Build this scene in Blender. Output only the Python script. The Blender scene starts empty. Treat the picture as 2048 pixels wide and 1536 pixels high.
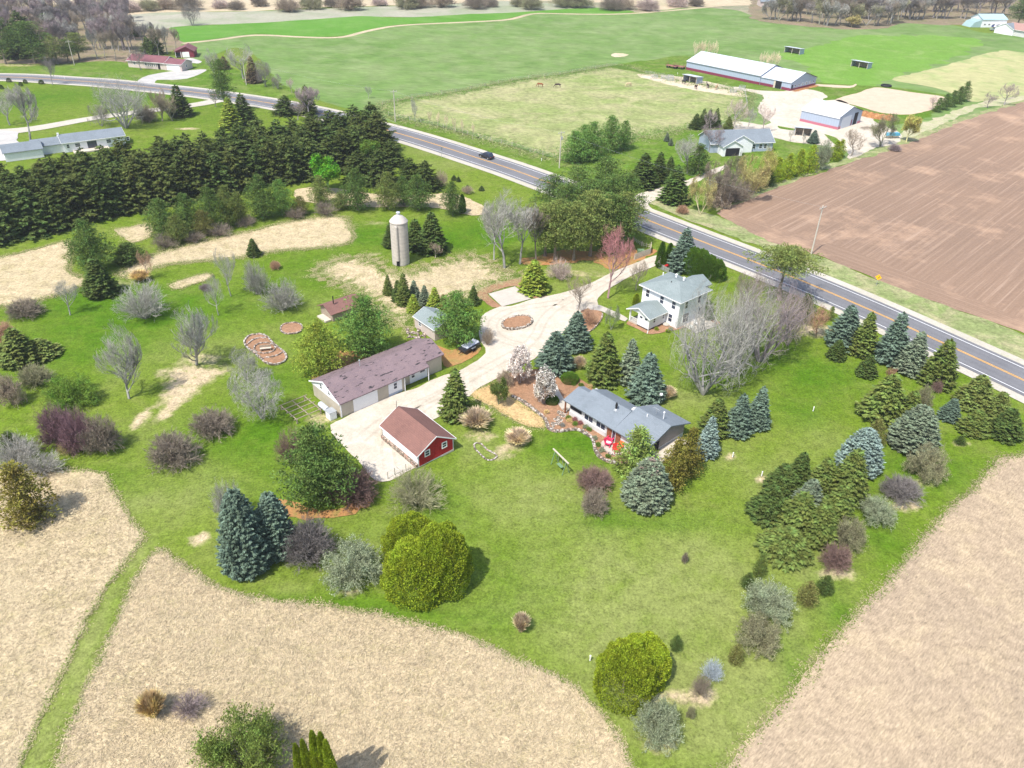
import bpy, math, random
import numpy as np
from mathutils import Vector, Matrix
from mathutils.geometry import tessellate_polygon
R = math.radians
SC = bpy.context.scene
COL = SC.collection

# ------------------------------------------------------------------ camera
CAM_H, CAM_F, PITCH, ROLL = 65.0, 1548.3, 0.57551, -0.0266
cam_d = bpy.data.cameras.new('camera')
cam = bpy.data.objects.new('camera', cam_d); COL.objects.link(cam)
cam_d.sensor_width = 36.0
cam_d.lens = CAM_F / 2048.0 * 36.0
cam_d.clip_start = 0.5; cam_d.clip_end = 9000
cam.location = (0, 0, CAM_H)
cam.rotation_mode = 'QUATERNION'
cam.rotation_quaternion = (Matrix.Rotation(R(90) - PITCH, 3, 'X') @ Matrix.Rotation(-ROLL, 3, 'Z')).to_quaternion()
SC.camera = cam

# ------------------------------------------------------------------ sky, sun, exposure
SUN_EL, SUN_AZ = 58.0, -128.0          # azimuth measured from +X
w = bpy.data.worlds.new('World'); SC.world = w; w.use_nodes = True
nt = w.node_tree; nt.nodes.clear()
sky = nt.nodes.new('ShaderNodeTexSky'); sky.sky_type = 'NISHITA'; sky.sun_disc = False
sky.sun_elevation = R(SUN_EL); sky.sun_rotation = R(90 - SUN_AZ)
sky.air_density = 1.0; sky.dust_density = 2.0; sky.ozone_density = 1.0
bg = nt.nodes.new('ShaderNodeBackground'); bg.inputs['Strength'].default_value = 0.15
wo = nt.nodes.new('ShaderNodeOutputWorld')
nt.links.new(sky.outputs[0], bg.inputs[0]); nt.links.new(bg.outputs[0], wo.inputs[0])
sd = bpy.data.lights.new('sun', 'SUN'); sd.energy = 3.6; sd.angle = R(0.6); sd.color = (1.0, 0.955, 0.88)
sun = bpy.data.objects.new('sun', sd); COL.objects.link(sun)
sun.location = (0, 0, 200)
_s = Vector((math.cos(R(SUN_AZ)) * math.cos(R(SUN_EL)), math.sin(R(SUN_AZ)) * math.cos(R(SUN_EL)), math.sin(R(SUN_EL))))
sun.rotation_mode = 'QUATERNION'; sun.rotation_quaternion = _s.to_track_quat('Z', 'Y')
SC.view_settings.view_transform = 'Standard'; SC.view_settings.look = 'None'
SC.view_settings.exposure = 0.66; SC.view_settings.gamma = 1.0
SC.cycles.max_bounces = 5; SC.cycles.diffuse_bounces = 3; SC.cycles.glossy_bounces = 2
SC.cycles.transparent_max_bounces = 6

# ------------------------------------------------------------------ survey: photo point -> place on the land
def P(x, y, z=0.0):
    u = (x - 1024) / CAM_F; v = -(y - 768) / CAM_F
    c, s = math.cos(ROLL), math.sin(ROLL)
    u, v = u * c + v * s, -u * s + v * c
    c, s = math.cos(PITCH), math.sin(PITCH)
    dy = c + v * s; dz = -s + v * c
    t = -(CAM_H - z) / dz
    return (u * t, dy * t)
def depth(g, z=0.0):
    return g[1] * math.cos(PITCH) + (CAM_H - z) * math.sin(PITCH)
def pix(X, Y, Z):
    Z -= CAM_H; c, s = math.cos(PITCH), math.sin(PITCH)
    d = Y * c - Z * s; u = Y * s + Z * c
    a, b = X / d, u / d
    c, s = math.cos(ROLL), math.sin(ROLL)
    return 1024 + CAM_F * (a * c - b * s), 768 - CAM_F * (a * s + b * c)
def top_height(g, ty):
    lo, hi = 0.05, 45.0
    for _ in range(30):
        m = (lo + hi) / 2
        if pix(g[0], g[1], m)[1] > ty: lo = m
        else: hi = m
    return lo
def ang(a, b): return math.atan2(b[1] - a[1], b[0] - a[0])

# ------------------------------------------------------------------ materials
def newmat(name):
    m = bpy.data.materials.new(name); m.use_nodes = True
    n = m.node_tree; n.nodes.clear()
    o = n.nodes.new('ShaderNodeOutputMaterial'); b = n.nodes.new('ShaderNodeBsdfPrincipled')
    n.links.new(b.outputs[0], o.inputs[0])
    b.inputs['Roughness'].default_value = 0.85
    b.inputs['Specular IOR Level'].default_value = 0.2
    return m, n, b
def N(n, t, **k):
    x = n.nodes.new(t)
    for a, v in k.items(): setattr(x, a, v)
    return x
def noise(n, vec, scale, detail=3, rough=0.55, dist=0.0):
    x = N(n, 'ShaderNodeTexNoise'); x.inputs['Scale'].default_value = scale
    x.inputs['Detail'].default_value = detail; x.inputs['Roughness'].default_value = rough
    x.inputs['Distortion'].default_value = dist
    n.links.new(vec, x.inputs['Vector']); return x.outputs['Fac']
def ramp(n, fac, a, b, va=0.0, vb=1.0):
    x = N(n, 'ShaderNodeMapRange'); x.inputs[1].default_value = a; x.inputs[2].default_value = b
    x.inputs[3].default_value = va; x.inputs[4].default_value = vb
    n.links.new(fac, x.inputs[0]); return x.outputs[0]
def mix(n, fac, a, b, mode='MIX'):
    x = N(n, 'ShaderNodeMix', data_type='RGBA', blend_type=mode)
    for i, v in ((0, fac), (6, a), (7, b)):
        if isinstance(v, (int, float)): x.inputs[i].default_value = v
        elif isinstance(v, tuple): x.inputs[i].default_value = (*v, 1)
        else: n.links.new(v, x.inputs[i])
    return x.outputs[2]
def math_(n, op, a, b=None):
    x = N(n, 'ShaderNodeMath', operation=op)
    for i, v in ((0, a), (1, b)):
        if v is None: continue
        if isinstance(v, (int, float)): x.inputs[i].default_value = v
        else: n.links.new(v, x.inputs[i])
    return x.outputs[0]
def hsvv(n, col, val):
    x = N(n, 'ShaderNodeHueSaturation'); n.links.new(col, x.inputs['Color']); n.links.new(val, x.inputs['Value'])
    return x.outputs[0]
def bumpn(n, b, h, strength, dist):
    x = N(n, 'ShaderNodeBump'); x.inputs['Strength'].default_value = strength; x.inputs['Distance'].default_value = dist
    n.links.new(h, x.inputs['Height']); n.links.new(x.outputs[0], b.inputs['Normal'])
def mapping(n, vec, rot=0, sc=(1, 1, 1)):
    if rot:
        r_ = N(n, 'ShaderNodeMapping'); r_.inputs['Rotation'].default_value = (0, 0, rot); n.links.new(vec, r_.inputs[0]); vec = r_.outputs[0]
    x = N(n, 'ShaderNodeMapping'); x.inputs['Scale'].default_value = sc
    n.links.new(vec, x.inputs[0]); return x.outputs[0]

def groundmat(name, c1, c2, c3, big=0.03, mid=0.35, fine=4.0, var=0.35, midf=(0.45, 0.7), bump=0.5, attr=None, stretch=None):
    m, n, b = newmat(name)
    g = N(n, 'ShaderNodeNewGeometry').outputs['Position']
    fb = ramp(n, noise(n, g, big, 4, 0.6), 0.35, 0.65)
    col = mix(n, fb, c1, c2)
    fm = ramp(n, noise(n, g, mid, 5, 0.65, 0.6), midf[0], midf[1])
    col = mix(n, fm, col, c3)
    if attr:
        a = N(n, 'ShaderNodeAttribute', attribute_name=attr[0]); 
        fa = math_(n, 'MULTIPLY', a.outputs['Fac'], ramp(n, noise(n, g, 0.22, 6, 0.7), 0.3, 0.6, 0.35, 1.25))
        fa = ramp(n, fa, 0.0, 1.0)
        col = mix(n, fa, col, attr[1])
        a2 = N(n, 'ShaderNodeAttribute', attribute_name='bare')
        f2 = math_(n, 'MULTIPLY', a2.outputs['Fac'], ramp(n, noise(n, g, 0.5, 6, 0.75), 0.32, 0.62, 0.3, 1.5))
        col = mix(n, ramp(n, f2, 0.25, 0.8), col, attr[2])
        a3 = N(n, 'ShaderNodeAttribute', attribute_name='lush')
        f3 = math_(n, 'MULTIPLY', a3.outputs['Fac'], ramp(n, noise(n, g, 0.2, 6, 0.7), 0.3, 0.6, 0.4, 1.2))
        col = mix(n, ramp(n, f3, 0.0, 1.0), col, attr[3])
    gv = mapping(n, g, stretch[0], stretch[1]) if stretch else g
    ff = noise(n, gv, fine, 6, 0.75, 0.5)
    f2 = noise(n, g, fine * 0.23, 5, 0.7)
    s = math_(n, 'ADD', math_(n, 'MULTIPLY', ff, 0.66), math_(n, 'MULTIPLY', f2, 0.34))
    val = ramp(n, s, 0.36, 0.64, 1 - var, 1 + var)
    col = hsvv(n, col, val)
    n.links.new(col, b.inputs['Base Color'])
    b.inputs['Roughness'].default_value = 0.95; b.inputs['Specular IOR Level'].default_value = 0.05
    if bump: bumpn(n, b, s, bump, 0.25)
    return m

M = {}
M['lawn'] = groundmat('lawn_grass', (0.112, 0.180, 0.014), (0.138, 0.197, 0.023), (0.182, 0.215, 0.048), 0.035, 0.25, 3.4, 0.5, (0.45, 0.78),
                      0.6, ('dry', (0.205, 0.238, 0.068), (0.50, 0.40, 0.26), (0.070, 0.152, 0.008)))
M['land'] = groundmat('far_land', (0.20, 0.21, 0.12), (0.26, 0.25, 0.17), (0.34, 0.29, 0.2), 0.012, 0.05, 0.6, 0.25)
M['meadow'] = groundmat('dry_meadow', (0.50, 0.405, 0.255), (0.455, 0.375, 0.235), (0.34, 0.29, 0.15), 0.05, 0.35, 2.6, 0.5, (0.5, 0.75), 0.9)
M['stubble'] = groundmat('bare_field', (0.405, 0.315, 0.215), (0.345, 0.27, 0.19), (0.47, 0.37, 0.24), 0.035, 0.18, 4.0, 0.42, (0.48, 0.75), 0.7, None, (-ang(P(1536, 1432), P(1998, 920)), (0.35, 1.5, 1)))
M['field'] = groundmat('winter_wheat', (0.112, 0.200, 0.044), (0.158, 0.240, 0.074), (0.200, 0.258, 0.105), 0.012, 0.06, 0.5, 0.32, (0.42, 0.72), 0.3, None, (0.25, (0.3, 1.6, 1)))
M['bright'] = groundmat('rye_green', (0.085, 0.22, 0.022), (0.11, 0.25, 0.035), (0.15, 0.27, 0.06), 0.012, 0.06, 0.8, 0.15, (0.45, 0.75), 0.3)
M['verge'] = groundmat('verge_grass', (0.088, 0.168, 0.013), (0.115, 0.182, 0.025), (0.18, 0.21, 0.065), 0.03, 0.15, 1.0, 0.42, (0.48, 0.72), 0.4)
M['roadside'] = groundmat('roadside_grass', (0.19, 0.245, 0.085), (0.26, 0.28, 0.13), (0.36, 0.32, 0.19), 0.05, 0.2, 1.4, 0.45, (0.45, 0.7), 0.4)
M['pasture'] = groundmat('grazed_pasture', (0.275, 0.29, 0.125), (0.205, 0.265, 0.08), (0.35, 0.325, 0.175), 0.018, 0.07, 0.6, 0.4, (0.42, 0.68), 0.4)
M['grayfield'] = groundmat('gray_stubble', (0.30, 0.31, 0.22), (0.36, 0.34, 0.27), (0.24, 0.28, 0.17), 0.008, 0.04, 0.4, 0.15)
M['marsh'] = groundmat('tan_marsh', (0.52, 0.42, 0.29), (0.45, 0.37, 0.25), (0.36, 0.32, 0.2), 0.01, 0.05, 0.5, 0.2)
M['sand'] = groundmat('arena_sand', (0.53, 0.42, 0.31), (0.49, 0.385, 0.285), (0.56, 0.45, 0.34), 0.06, 0.3, 3.0, 0.1, (0.4, 0.7), 0.2)
M['gravel'] = groundmat('pale_gravel', (0.53, 0.475, 0.395), (0.46, 0.405, 0.32), (0.58, 0.525, 0.44), 0.09, 0.5, 4.0, 0.2, (0.45, 0.7), 0.4)
M['graygravel'] = groundmat('gray_gravel', (0.46, 0.44, 0.42), (0.40, 0.39, 0.37), (0.52, 0.49, 0.45), 0.06, 0.3, 4.0, 0.15, (0.45, 0.7), 0.3)
M['shoulder'] = groundmat('gravel_shoulder', (0.50, 0.46, 0.40), (0.44, 0.41, 0.34), (0.42, 0.42, 0.28), 0.08, 0.4, 5.0, 0.2, (0.55, 0.75), 0.3)
M['concrete'] = groundmat('concrete', (0.47, 0.43, 0.375), (0.44, 0.405, 0.35), (0.50, 0.46, 0.40), 0.1, 0.6, 6.0, 0.1, (0.45, 0.7), 0.2)
M['mulch'] = groundmat('wood_mulch', (0.34, 0.19, 0.11), (0.40, 0.235, 0.145), (0.28, 0.17, 0.10), 0.15, 1.2, 9.0, 0.4, (0.45, 0.7), 0.8)
M['needles'] = groundmat('fallen_needles', (0.40, 0.19, 0.075), (0.36, 0.22, 0.09), (0.25, 0.24, 0.07), 0.2, 0.6, 7.0, 0.3, (0.5, 0.7), 0.5)
M['straw'] = groundmat('straw_cover', (0.50, 0.34, 0.16), (0.54, 0.39, 0.20), (0.38, 0.28, 0.13), 0.2, 0.7, 3.0, 0.45, (0.5, 0.75), 0.6)
M['dirtlane'] = groundmat('dirt_lane', (0.46, 0.41, 0.28), (0.40, 0.38, 0.24), (0.30, 0.34, 0.16), 0.03, 0.2, 2.0, 0.25)
M['lotsand'] = groundmat('dry_lot', (0.60, 0.50, 0.38), (0.52, 0.43, 0.3), (0.42, 0.39, 0.24), 0.03, 0.15, 2.0, 0.18, (0.5, 0.7), 0.3)
M['forest'] = groundmat('leaf_litter', (0.25, 0.19, 0.13), (0.20, 0.17, 0.11), (0.17, 0.18, 0.07), 0.04, 0.15, 1.0, 0.4, (0.5, 0.75), 0.5)
M['compost'] = groundmat('manure_heap', (0.36, 0.17, 0.07), (0.28, 0.13, 0.06), (0.45, 0.26, 0.12), 0.2, 0.6, 3.0, 0.4, (0.5, 0.7), 0.8)

def asphaltmat():
    m, n, b = newmat('asphalt')
    g = N(n, 'ShaderNodeNewGeometry').outputs['Position']
    c = mix(n, ramp(n, noise(n, g, 0.15, 5, 0.7), 0.35, 0.65), (0.175, 0.175, 0.185), (0.145, 0.145, 0.155))
    u = N(n, 'ShaderNodeAttribute', attribute_name='across').outputs['Fac']     # worn wheel paths
    t = math_(n, 'ABSOLUTE', math_(n, 'SUBTRACT', math_(n, 'ABSOLUTE', u), 1.8))
    t = ramp(n, math_(n, 'ABSOLUTE', math_(n, 'SUBTRACT', t, 0.85)), 0.0, 0.6, 0.28, 0.0)
    c = mix(n, t, c, (0.215, 0.215, 0.222))
    c = hsvv(n, c, ramp(n, noise(n, g, 5, 4, 0.8), 0.3, 0.7, 0.85, 1.15))
    n.links.new(c, b.inputs['Base Color']); b.inputs['Roughness'].default_value = 0.8
    return m
M['asphalt'] = asphaltmat()

def ploughmat(name, rot, spacing, amp=0.5):
    m, n, b = newmat(name)
    g = N(n, 'ShaderNodeNewGeometry').outputs['Position']
    c = mix(n, ramp(n, noise(n, g, 0.014, 5, 0.65), 0.36, 0.64), (0.275, 0.185, 0.130), (0.235, 0.162, 0.118))
    c = mix(n, ramp(n, noise(n, g, 0.045, 5, 0.7), 0.52, 0.72), c, (0.46, 0.31, 0.21))
    v = mapping(n, g, rot, (1, 1, 1))
    st = noise(n, mapping(n, g, rot, (0.006, 0.8, 1)), 1.0, 5, 0.8)
    st2 = noise(n, mapping(n, g, rot, (0.02, 2.0 / spacing, 1)), 1.0, 4, 0.75)
    c = mix(n, ramp(n, st, 0.50, 0.68, 0, 0.35), c, (0.35, 0.25, 0.175))
    c = mix(n, ramp(n, st2, 0.54, 0.70, 0, amp), c, (0.38, 0.28, 0.21))
    h = math_(n, 'ADD', math_(n, 'MULTIPLY', st2, 0.65), math_(n, 'MULTIPLY', noise(n, g, 1.6, 5, 0.8), 0.6))
    c = hsvv(n, c, ramp(n, h, 0.42, 0.85, 0.80, 1.20))
    n.links.new(c, b.inputs['Base Color']); bumpn(n, b, h, 0.5, 0.2)
    b.inputs['Roughness'].default_value = 0.95; b.inputs['Specular IOR Level'].default_value = 0.05
    return m

def plain(name, col, rough=0.7, var=0.08, scale=2.0, metal=0.0, spec=0.3):
    m, n, b = newmat(name)
    g = N(n, 'ShaderNodeTexCoord').outputs['Object']
    c = mix(n, 1.0, tuple(col), tuple(col))
    c = hsvv(n, c, ramp(n, noise(n, g, scale, 5, 0.7), 0.3, 0.7, 1 - var, 1 + var))
    n.links.new(c, b.inputs['Base Color']); b.inputs['Roughness'].default_value = rough
    b.inputs['Metallic'].default_value = metal; b.inputs['Specular IOR Level'].default_value = spec
    return m
def sidingmat(name, col, pitch=0.15, axis='Z', depthv=0.25, dirt=0.08):
    m, n, b = newmat(name)
    g = N(n, 'ShaderNodeTexCoord').outputs['Object']
    wv = N(n, 'ShaderNodeTexWave', wave_type='BANDS', bands_direction=axis, wave_profile='SAW')
    wv.inputs['Scale'].default_value = 0.31416 / pitch; n.links.new(g, wv.inputs[0])
    c = mix(n, 1.0, tuple(col), tuple(col))
    v = math_(n, 'ADD', ramp(n, wv.outputs['Fac'], 0, 1, 1 - depthv * 0.35, 1.0), ramp(n, noise(n, g, 0.8, 5, 0.75), 0.3, 0.7, -dirt, dirt))
    n.links.new(hsvv(n, c, v), b.inputs['Base Color']); bumpn(n, b, wv.outputs['Fac'], 0.25, 0.02)
    b.inputs['Roughness'].default_value = 0.6
    return m
def shinglemat(name, c1, c2, stain=None):
    m, n, b = newmat(name)
    g = N(n, 'ShaderNodeTexCoord').outputs['Object']
    br = N(n, 'ShaderNodeTexBrick'); br.inputs['Scale'].default_value = 1.0
    br.inputs['Color1'].default_value = (*c1, 1); br.inputs['Color2'].default_value = (*c2, 1)
    br.inputs['Mortar'].default_value = (*[x * 0.55 for x in c1], 1); br.inputs['Mortar Size'].default_value = 0.012
    br.inputs['Brick Width'].default_value = 0.5; br.inputs['Row Height'].default_value = 0.22
    n.links.new(g, br.inputs['Vector'])
    c = mix(n, ramp(n, noise(n, g, 0.35, 4, 0.6), 0.35, 0.65, 0, 0.5), br.outputs[0], tuple(x * 1.15 for x in c1))
    if stain: c = mix(n, ramp(n, noise(n, mapping(n, g, 0, (1.6, 5, 1)), 0.55, 3, 0.6), 0.60, 0.64), c, stain)
    c = hsvv(n, c, ramp(n, noise(n, g, 7, 4, 0.8), 0.3, 0.7, 0.82, 1.18))
    n.links.new(c, b.inputs['Base Color']); b.inputs['Roughness'].default_value = 0.9
    return m
def stonemat(name, cols, scale):
    m, n, b = newmat(name)
    g = N(n, 'ShaderNodeTexCoord').outputs['Object']
    vo = N(n, 'ShaderNodeTexVoronoi'); vo.inputs['Scale'].default_value = scale; n.links.new(g, vo.inputs[0])
    sep = N(n, 'ShaderNodeSeparateColor'); n.links.new(vo.outputs['Color'], sep.inputs[0])
    c = mix(n, sep.outputs[0], cols[0], cols[1]); c = mix(n, ramp(n, sep.outputs[1], 0.6, 0.8), c, cols[2])
    c = mix(n, ramp(n, vo.outputs['Distance'], 0.35, 0.6), c, (0.16, 0.13, 0.1))
    n.links.new(c, b.inputs['Base Color'])
    return m
M['white'] = sidingmat('white_siding', (0.80, 0.81, 0.83), 0.16)
M['trim'] = plain('white_trim', (0.82, 0.82, 0.82), 0.5, 0.04)
M['glass'] = plain('window_glass', (0.035, 0.045, 0.075), 0.12, 0.2, 1.0, 0, 0.7)
M['grayshingle'] = shinglemat('gray_green_shingles', (0.235, 0.275, 0.275), (0.20, 0.245, 0.245))
M['bluegrayshingle'] = shinglemat('slate_gray_shingles', (0.20, 0.23, 0.26), (0.17, 0.20, 0.225))
M['purpleshingle'] = shinglemat('weathered_brown_shingles', (0.225, 0.165, 0.17), (0.185, 0.14, 0.155), (0.045, 0.04, 0.045))
M['brownshingle'] = shinglemat('brown_shingles', (0.22, 0.115, 0.095), (0.18, 0.097, 0.083))
M['maroonshingle'] = shinglemat('maroon_shingles', (0.21, 0.09, 0.10), (0.17, 0.075, 0.09))
M['block'] = sidingmat('tan_block_wall', (0.47, 0.42, 0.34), 0.2, 'Z', 0.2, 0.12)
M['redwood'] = sidingmat('red_barn_boards', (0.42, 0.022, 0.03), 0.28, 'Y', 0.5, 0.3)
M['pinkwall'] = sidingmat('pale_pink_siding', (0.58, 0.49, 0.45), 0.2, 'Z', 0.3)
M['grayhousewall'] = sidingmat('pale_gray_siding', (0.62, 0.61, 0.60), 0.2, 'Z', 0.3)
M['taupewall'] = sidingmat('taupe_siding', (0.30, 0.27, 0.26), 0.3, 'Y', 0.3)
M['metalwall'] = sidingmat('ribbed_metal_wall', (0.36, 0.42, 0.52), 0.9, 'X', 0.25, 0.03)
M['metalroof'] = sidingmat('ribbed_metal_roof', (0.52, 0.56, 0.62), 0.9, 'X', 0.12, 0.04)
M['maroon'] = plain('maroon_metal', (0.20, 0.035, 0.07), 0.5, 0.08)
M['redpaint'] = plain('red_paint', (0.55, 0.03, 0.03), 0.4, 0.05)
M['pinkpaint'] = plain('rose_paint', (0.72, 0.05, 0.13), 0.4, 0.05)
M['orangepaint'] = plain('orange_paint', (0.75, 0.13, 0.03), 0.4, 0.05)
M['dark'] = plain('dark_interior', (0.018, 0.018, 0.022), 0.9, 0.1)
M['silo'] = sidingmat('silo_concrete', (0.50, 0.46, 0.405), 0.75, 'Z', 0.35, 0.12)
M['silocap'] = sidingmat('silo_dome_metal', (0.52, 0.47, 0.42), 1.2, 'X', 0.2, 0.1)
M['wood'] = plain('weathered_wood', (0.33, 0.27, 0.21), 0.9, 0.3, 3)
M['palewood'] = plain('pale_wood', (0.55, 0.49, 0.40), 0.9, 0.2, 3)
M['browndoor'] = plain('stained_wood_door', (0.24, 0.09, 0.045), 0.5, 0.2, 3)
M['pole'] = plain('utility_pole_wood', (0.48, 0.44, 0.38), 0.9, 0.15, 2)
M['steel'] = plain('galvanised_steel', (0.50, 0.52, 0.54), 0.45, 0.08, 2, 0.5)
M['black'] = plain('black_rubber', (0.02, 0.02, 0.022), 0.7, 0.1)
M['yellowline'] = plain('yellow_road_paint', (0.85, 0.44, 0.07), 0.7, 0.15, 1)
M['whiteline'] = plain('white_road_paint', (0.80, 0.80, 0.80), 0.7, 0.12, 1)
M['signyellow'] = plain('sign_yellow', (0.85, 0.45, 0.01), 0.5, 0.03)
M['stone'] = stonemat('field_stone', ((0.62, 0.58, 0.52), (0.45, 0.4, 0.36), (0.5, 0.36, 0.3)), 2.6)
M['rubble'] = stonemat('rubble_foundation', ((0.52, 0.45, 0.38), (0.3, 0.24, 0.2), (0.42, 0.25, 0.2)), 3.2)
M['blockedge'] = stonemat('retaining_block', ((0.60, 0.55, 0.47), (0.54, 0.48, 0.42), (0.5, 0.44, 0.4)), 3)
M['carblack'] = plain('dark_car_paint', (0.03, 0.035, 0.045), 0.25, 0.03, 1, 0.2, 0.6)
M['carblue'] = plain('blue_car_paint', (0.02, 0.045, 0.30), 0.25, 0.03, 1, 0.2, 0.6)
M['carwhite'] = plain('white_car_paint', (0.78, 0.78, 0.78), 0.25, 0.03, 1, 0.0, 0.6)
M['cargreen'] = plain('silver_green_car_paint', (0.35, 0.42, 0.38), 0.25, 0.03, 1, 0.3, 0.6)
M['tarpblue'] = plain('blue_tarp', (0.08, 0.30, 0.42), 0.6, 0.15)
M['tarpgray'] = plain('pale_trailer_bed', (0.52, 0.55, 0.62), 0.4, 0.05)
M['greenpaint'] = plain('green_stained_wood', (0.16, 0.26, 0.14), 0.8, 0.15)

def coatmat():
    m, n, b = newmat('horse_coat')
    o = N(n, 'ShaderNodeObjectInfo'); n.links.new(o.outputs['Color'], b.inputs['Base Color']); return m
M['coat'] = coatmat()

def leafmat(name, var=0.5, trans=0.25, hue=0.03, clump=(0.62, 1.42)):
    m = bpy.data.materials.new(name); m.use_nodes = True; n = m.node_tree; n.nodes.clear()
    o = n.nodes.new('ShaderNodeOutputMaterial')
    oi = N(n, 'ShaderNodeObjectInfo'); ge = N(n, 'ShaderNodeNewGeometry'); tc = N(n, 'ShaderNodeTexCoord')
    h = N(n, 'ShaderNodeHueSaturation'); n.links.new(oi.outputs['Color'], h.inputs['Color'])
    nz = noise(n, tc.outputs['Object'], 0.95, 3, 0.6)
    v = math_(n, 'MULTIPLY', ramp(n, ge.outputs['Random Per Island'], 0, 1, 1 - var, 1 + var), ramp(n, nz, 0.34, 0.66, *clump))
    v = math_(n, 'MULTIPLY', v, ramp(n, oi.outputs['Random'], 0, 1, 0.88, 1.12))
    n.links.new(v, h.inputs['Value'])
    n.links.new(ramp(n, noise(n, tc.outputs['Object'], 0.9, 3, 0.6), 0.3, 0.7, 0.5 - hue, 0.5 + hue), h.inputs['Hue'])
    d = N(n, 'ShaderNodeBsdfDiffuse'); n.links.new(h.outputs[0], d.inputs[0])
    if trans:
        t = N(n, 'ShaderNodeBsdfTranslucent'); n.links.new(h.outputs[0], t.inputs[0])
        mx = N(n, 'ShaderNodeMixShader'); mx.inputs[0].default_value = trans
        n.links.new(d.outputs[0], mx.inputs[1]); n.links.new(t.outputs[0], mx.inputs[2]); n.links.new(mx.outputs[0], o.inputs[0])
    else: n.links.new(d.outputs[0], o.inputs[0])
    return m
M['needle'] = leafmat('conifer_needles', 0.42, 0.2)
M['leaf'] = leafmat('small_leaves', 0.5, 0.35)
M['twig'] = leafmat('twigs', 0.4, 0.0, 0.01, (.8, 1.2))
M['blade'] = leafmat('dry_blades', 0.42, 0.2, 0.005, (.92, 1.08))
M['sprig'] = leafmat('dense_sprigs', 0.42, 0.25, 0.012, (.8, 1.2))
M['bark'] = plain('bark', (0.20, 0.165, 0.13), 0.95, 0.3, 4)

# ------------------------------------------------------------------ mesh helpers
class MB:
    def __init__(s): s.v = []; s.f = []
    def quad(s, *p):
        i = len(s.v); s.v += [tuple(q) for q in p]; s.f.append(tuple(range(i, i + len(p))))
    def box(s, x0, x1, y0, y1, z0, z1):
        i = len(s.v)
        s.v += [(x, y, z) for z in (z0, z1) for x, y in ((x0, y0), (x1, y0), (x1, y1), (x0, y1))]
        s.f += [tuple(i + k for k in q) for q in ((3, 2, 1, 0), (4, 5, 6, 7), (0, 1, 5, 4), (1, 2, 6, 5), (2, 3, 7, 6), (3, 0, 4, 7))]
        return s
    def prism(s, pts, d):              # closed outline extruded by vector d
        n = len(pts); i = len(s.v); d = Vector(d)
        s.v += [tuple(p) for p in pts] + [tuple(Vector(p) + d) for p in pts]
        s.f.append(tuple(range(i + n - 1, i - 1, -1))); s.f.append(tuple(range(i + n, i + 2 * n)))
        for k in range(n): s.f.append((i + k, i + (k + 1) % n, i + n + (k + 1) % n, i + n + k))
        return s
    def bar(s, a, b, r0, r1=None, n=6):
        a = Vector(a); b = Vector(b); r1 = r0 if r1 is None else r1
        d = (b - a).normalized(); u = d.orthogonal().normalized(); w_ = d.cross(u); i = len(s.v)
        for c, r in ((a, r0), (b, r1)):
            for k in range(n):
                t = 2 * math.pi * k / n; s.v.append(tuple(c + (u * math.cos(t) + w_ * math.sin(t)) * r))
        for k in range(n): s.f.append((i + k, i + (k + 1) % n, i + n + (k + 1) % n, i + n + k))
        s.f.append(tuple(range(i + n - 1, i - 1, -1))); s.f.append(tuple(range(i + n, i + 2 * n)))
        return s
    def lathe(s, prof, n=24, c=(0, 0)):
        i = len(s.v)
        for r, z in prof:
            for k in range(n):
                t = 2 * math.pi * k / n; s.v.append((c[0] + r * math.cos(t), c[1] + r * math.sin(t), z))
        for j in range(len(prof) - 1):
            for k in range(n): s.f.append((i + j * n + k, i + j * n + (k + 1) % n, i + (j + 1) * n + (k + 1) % n, i + (j + 1) * n + k))
        s.f.append(tuple(range(i + (len(prof) - 1) * n, i + len(prof) * n)))
        return s
    def build(s, name, mat, parent=None, bevel=0):
        me = bpy.data.meshes.new(name); me.from_pydata(s.v, [], s.f); me.update()
        o = bpy.data.objects.new(name, me); COL.objects.link(o); me.materials.append(M[mat] if isinstance(mat, str) else mat)
        if parent: o.parent = parent
        if bevel:
            b = o.modifiers.new('bevel', 'BEVEL'); b.width = bevel; b.segments = 2
        return o
def tag(o, label=None, cat=None, group=None, kind=None):
    for k, v in (('label', label), ('category', cat), ('group', group), ('kind', kind)):
        if v: o[k] = v
    return o
def empty(name, x, y, rz=0, z=0, label=None, cat=None, group=None):
    o = bpy.data.objects.new(name, None); COL.objects.link(o); o.empty_display_size = 0.5
    o.location = (x, y, z); o.rotation_euler = (0, 0, rz); return tag(o, label, cat, group)
def copy_tree(o, parent=None):
    c = o.copy(); COL.objects.link(c); c.parent = parent
    for ch in [q for q in o.children]: copy_tree(ch, c)
    return c

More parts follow.
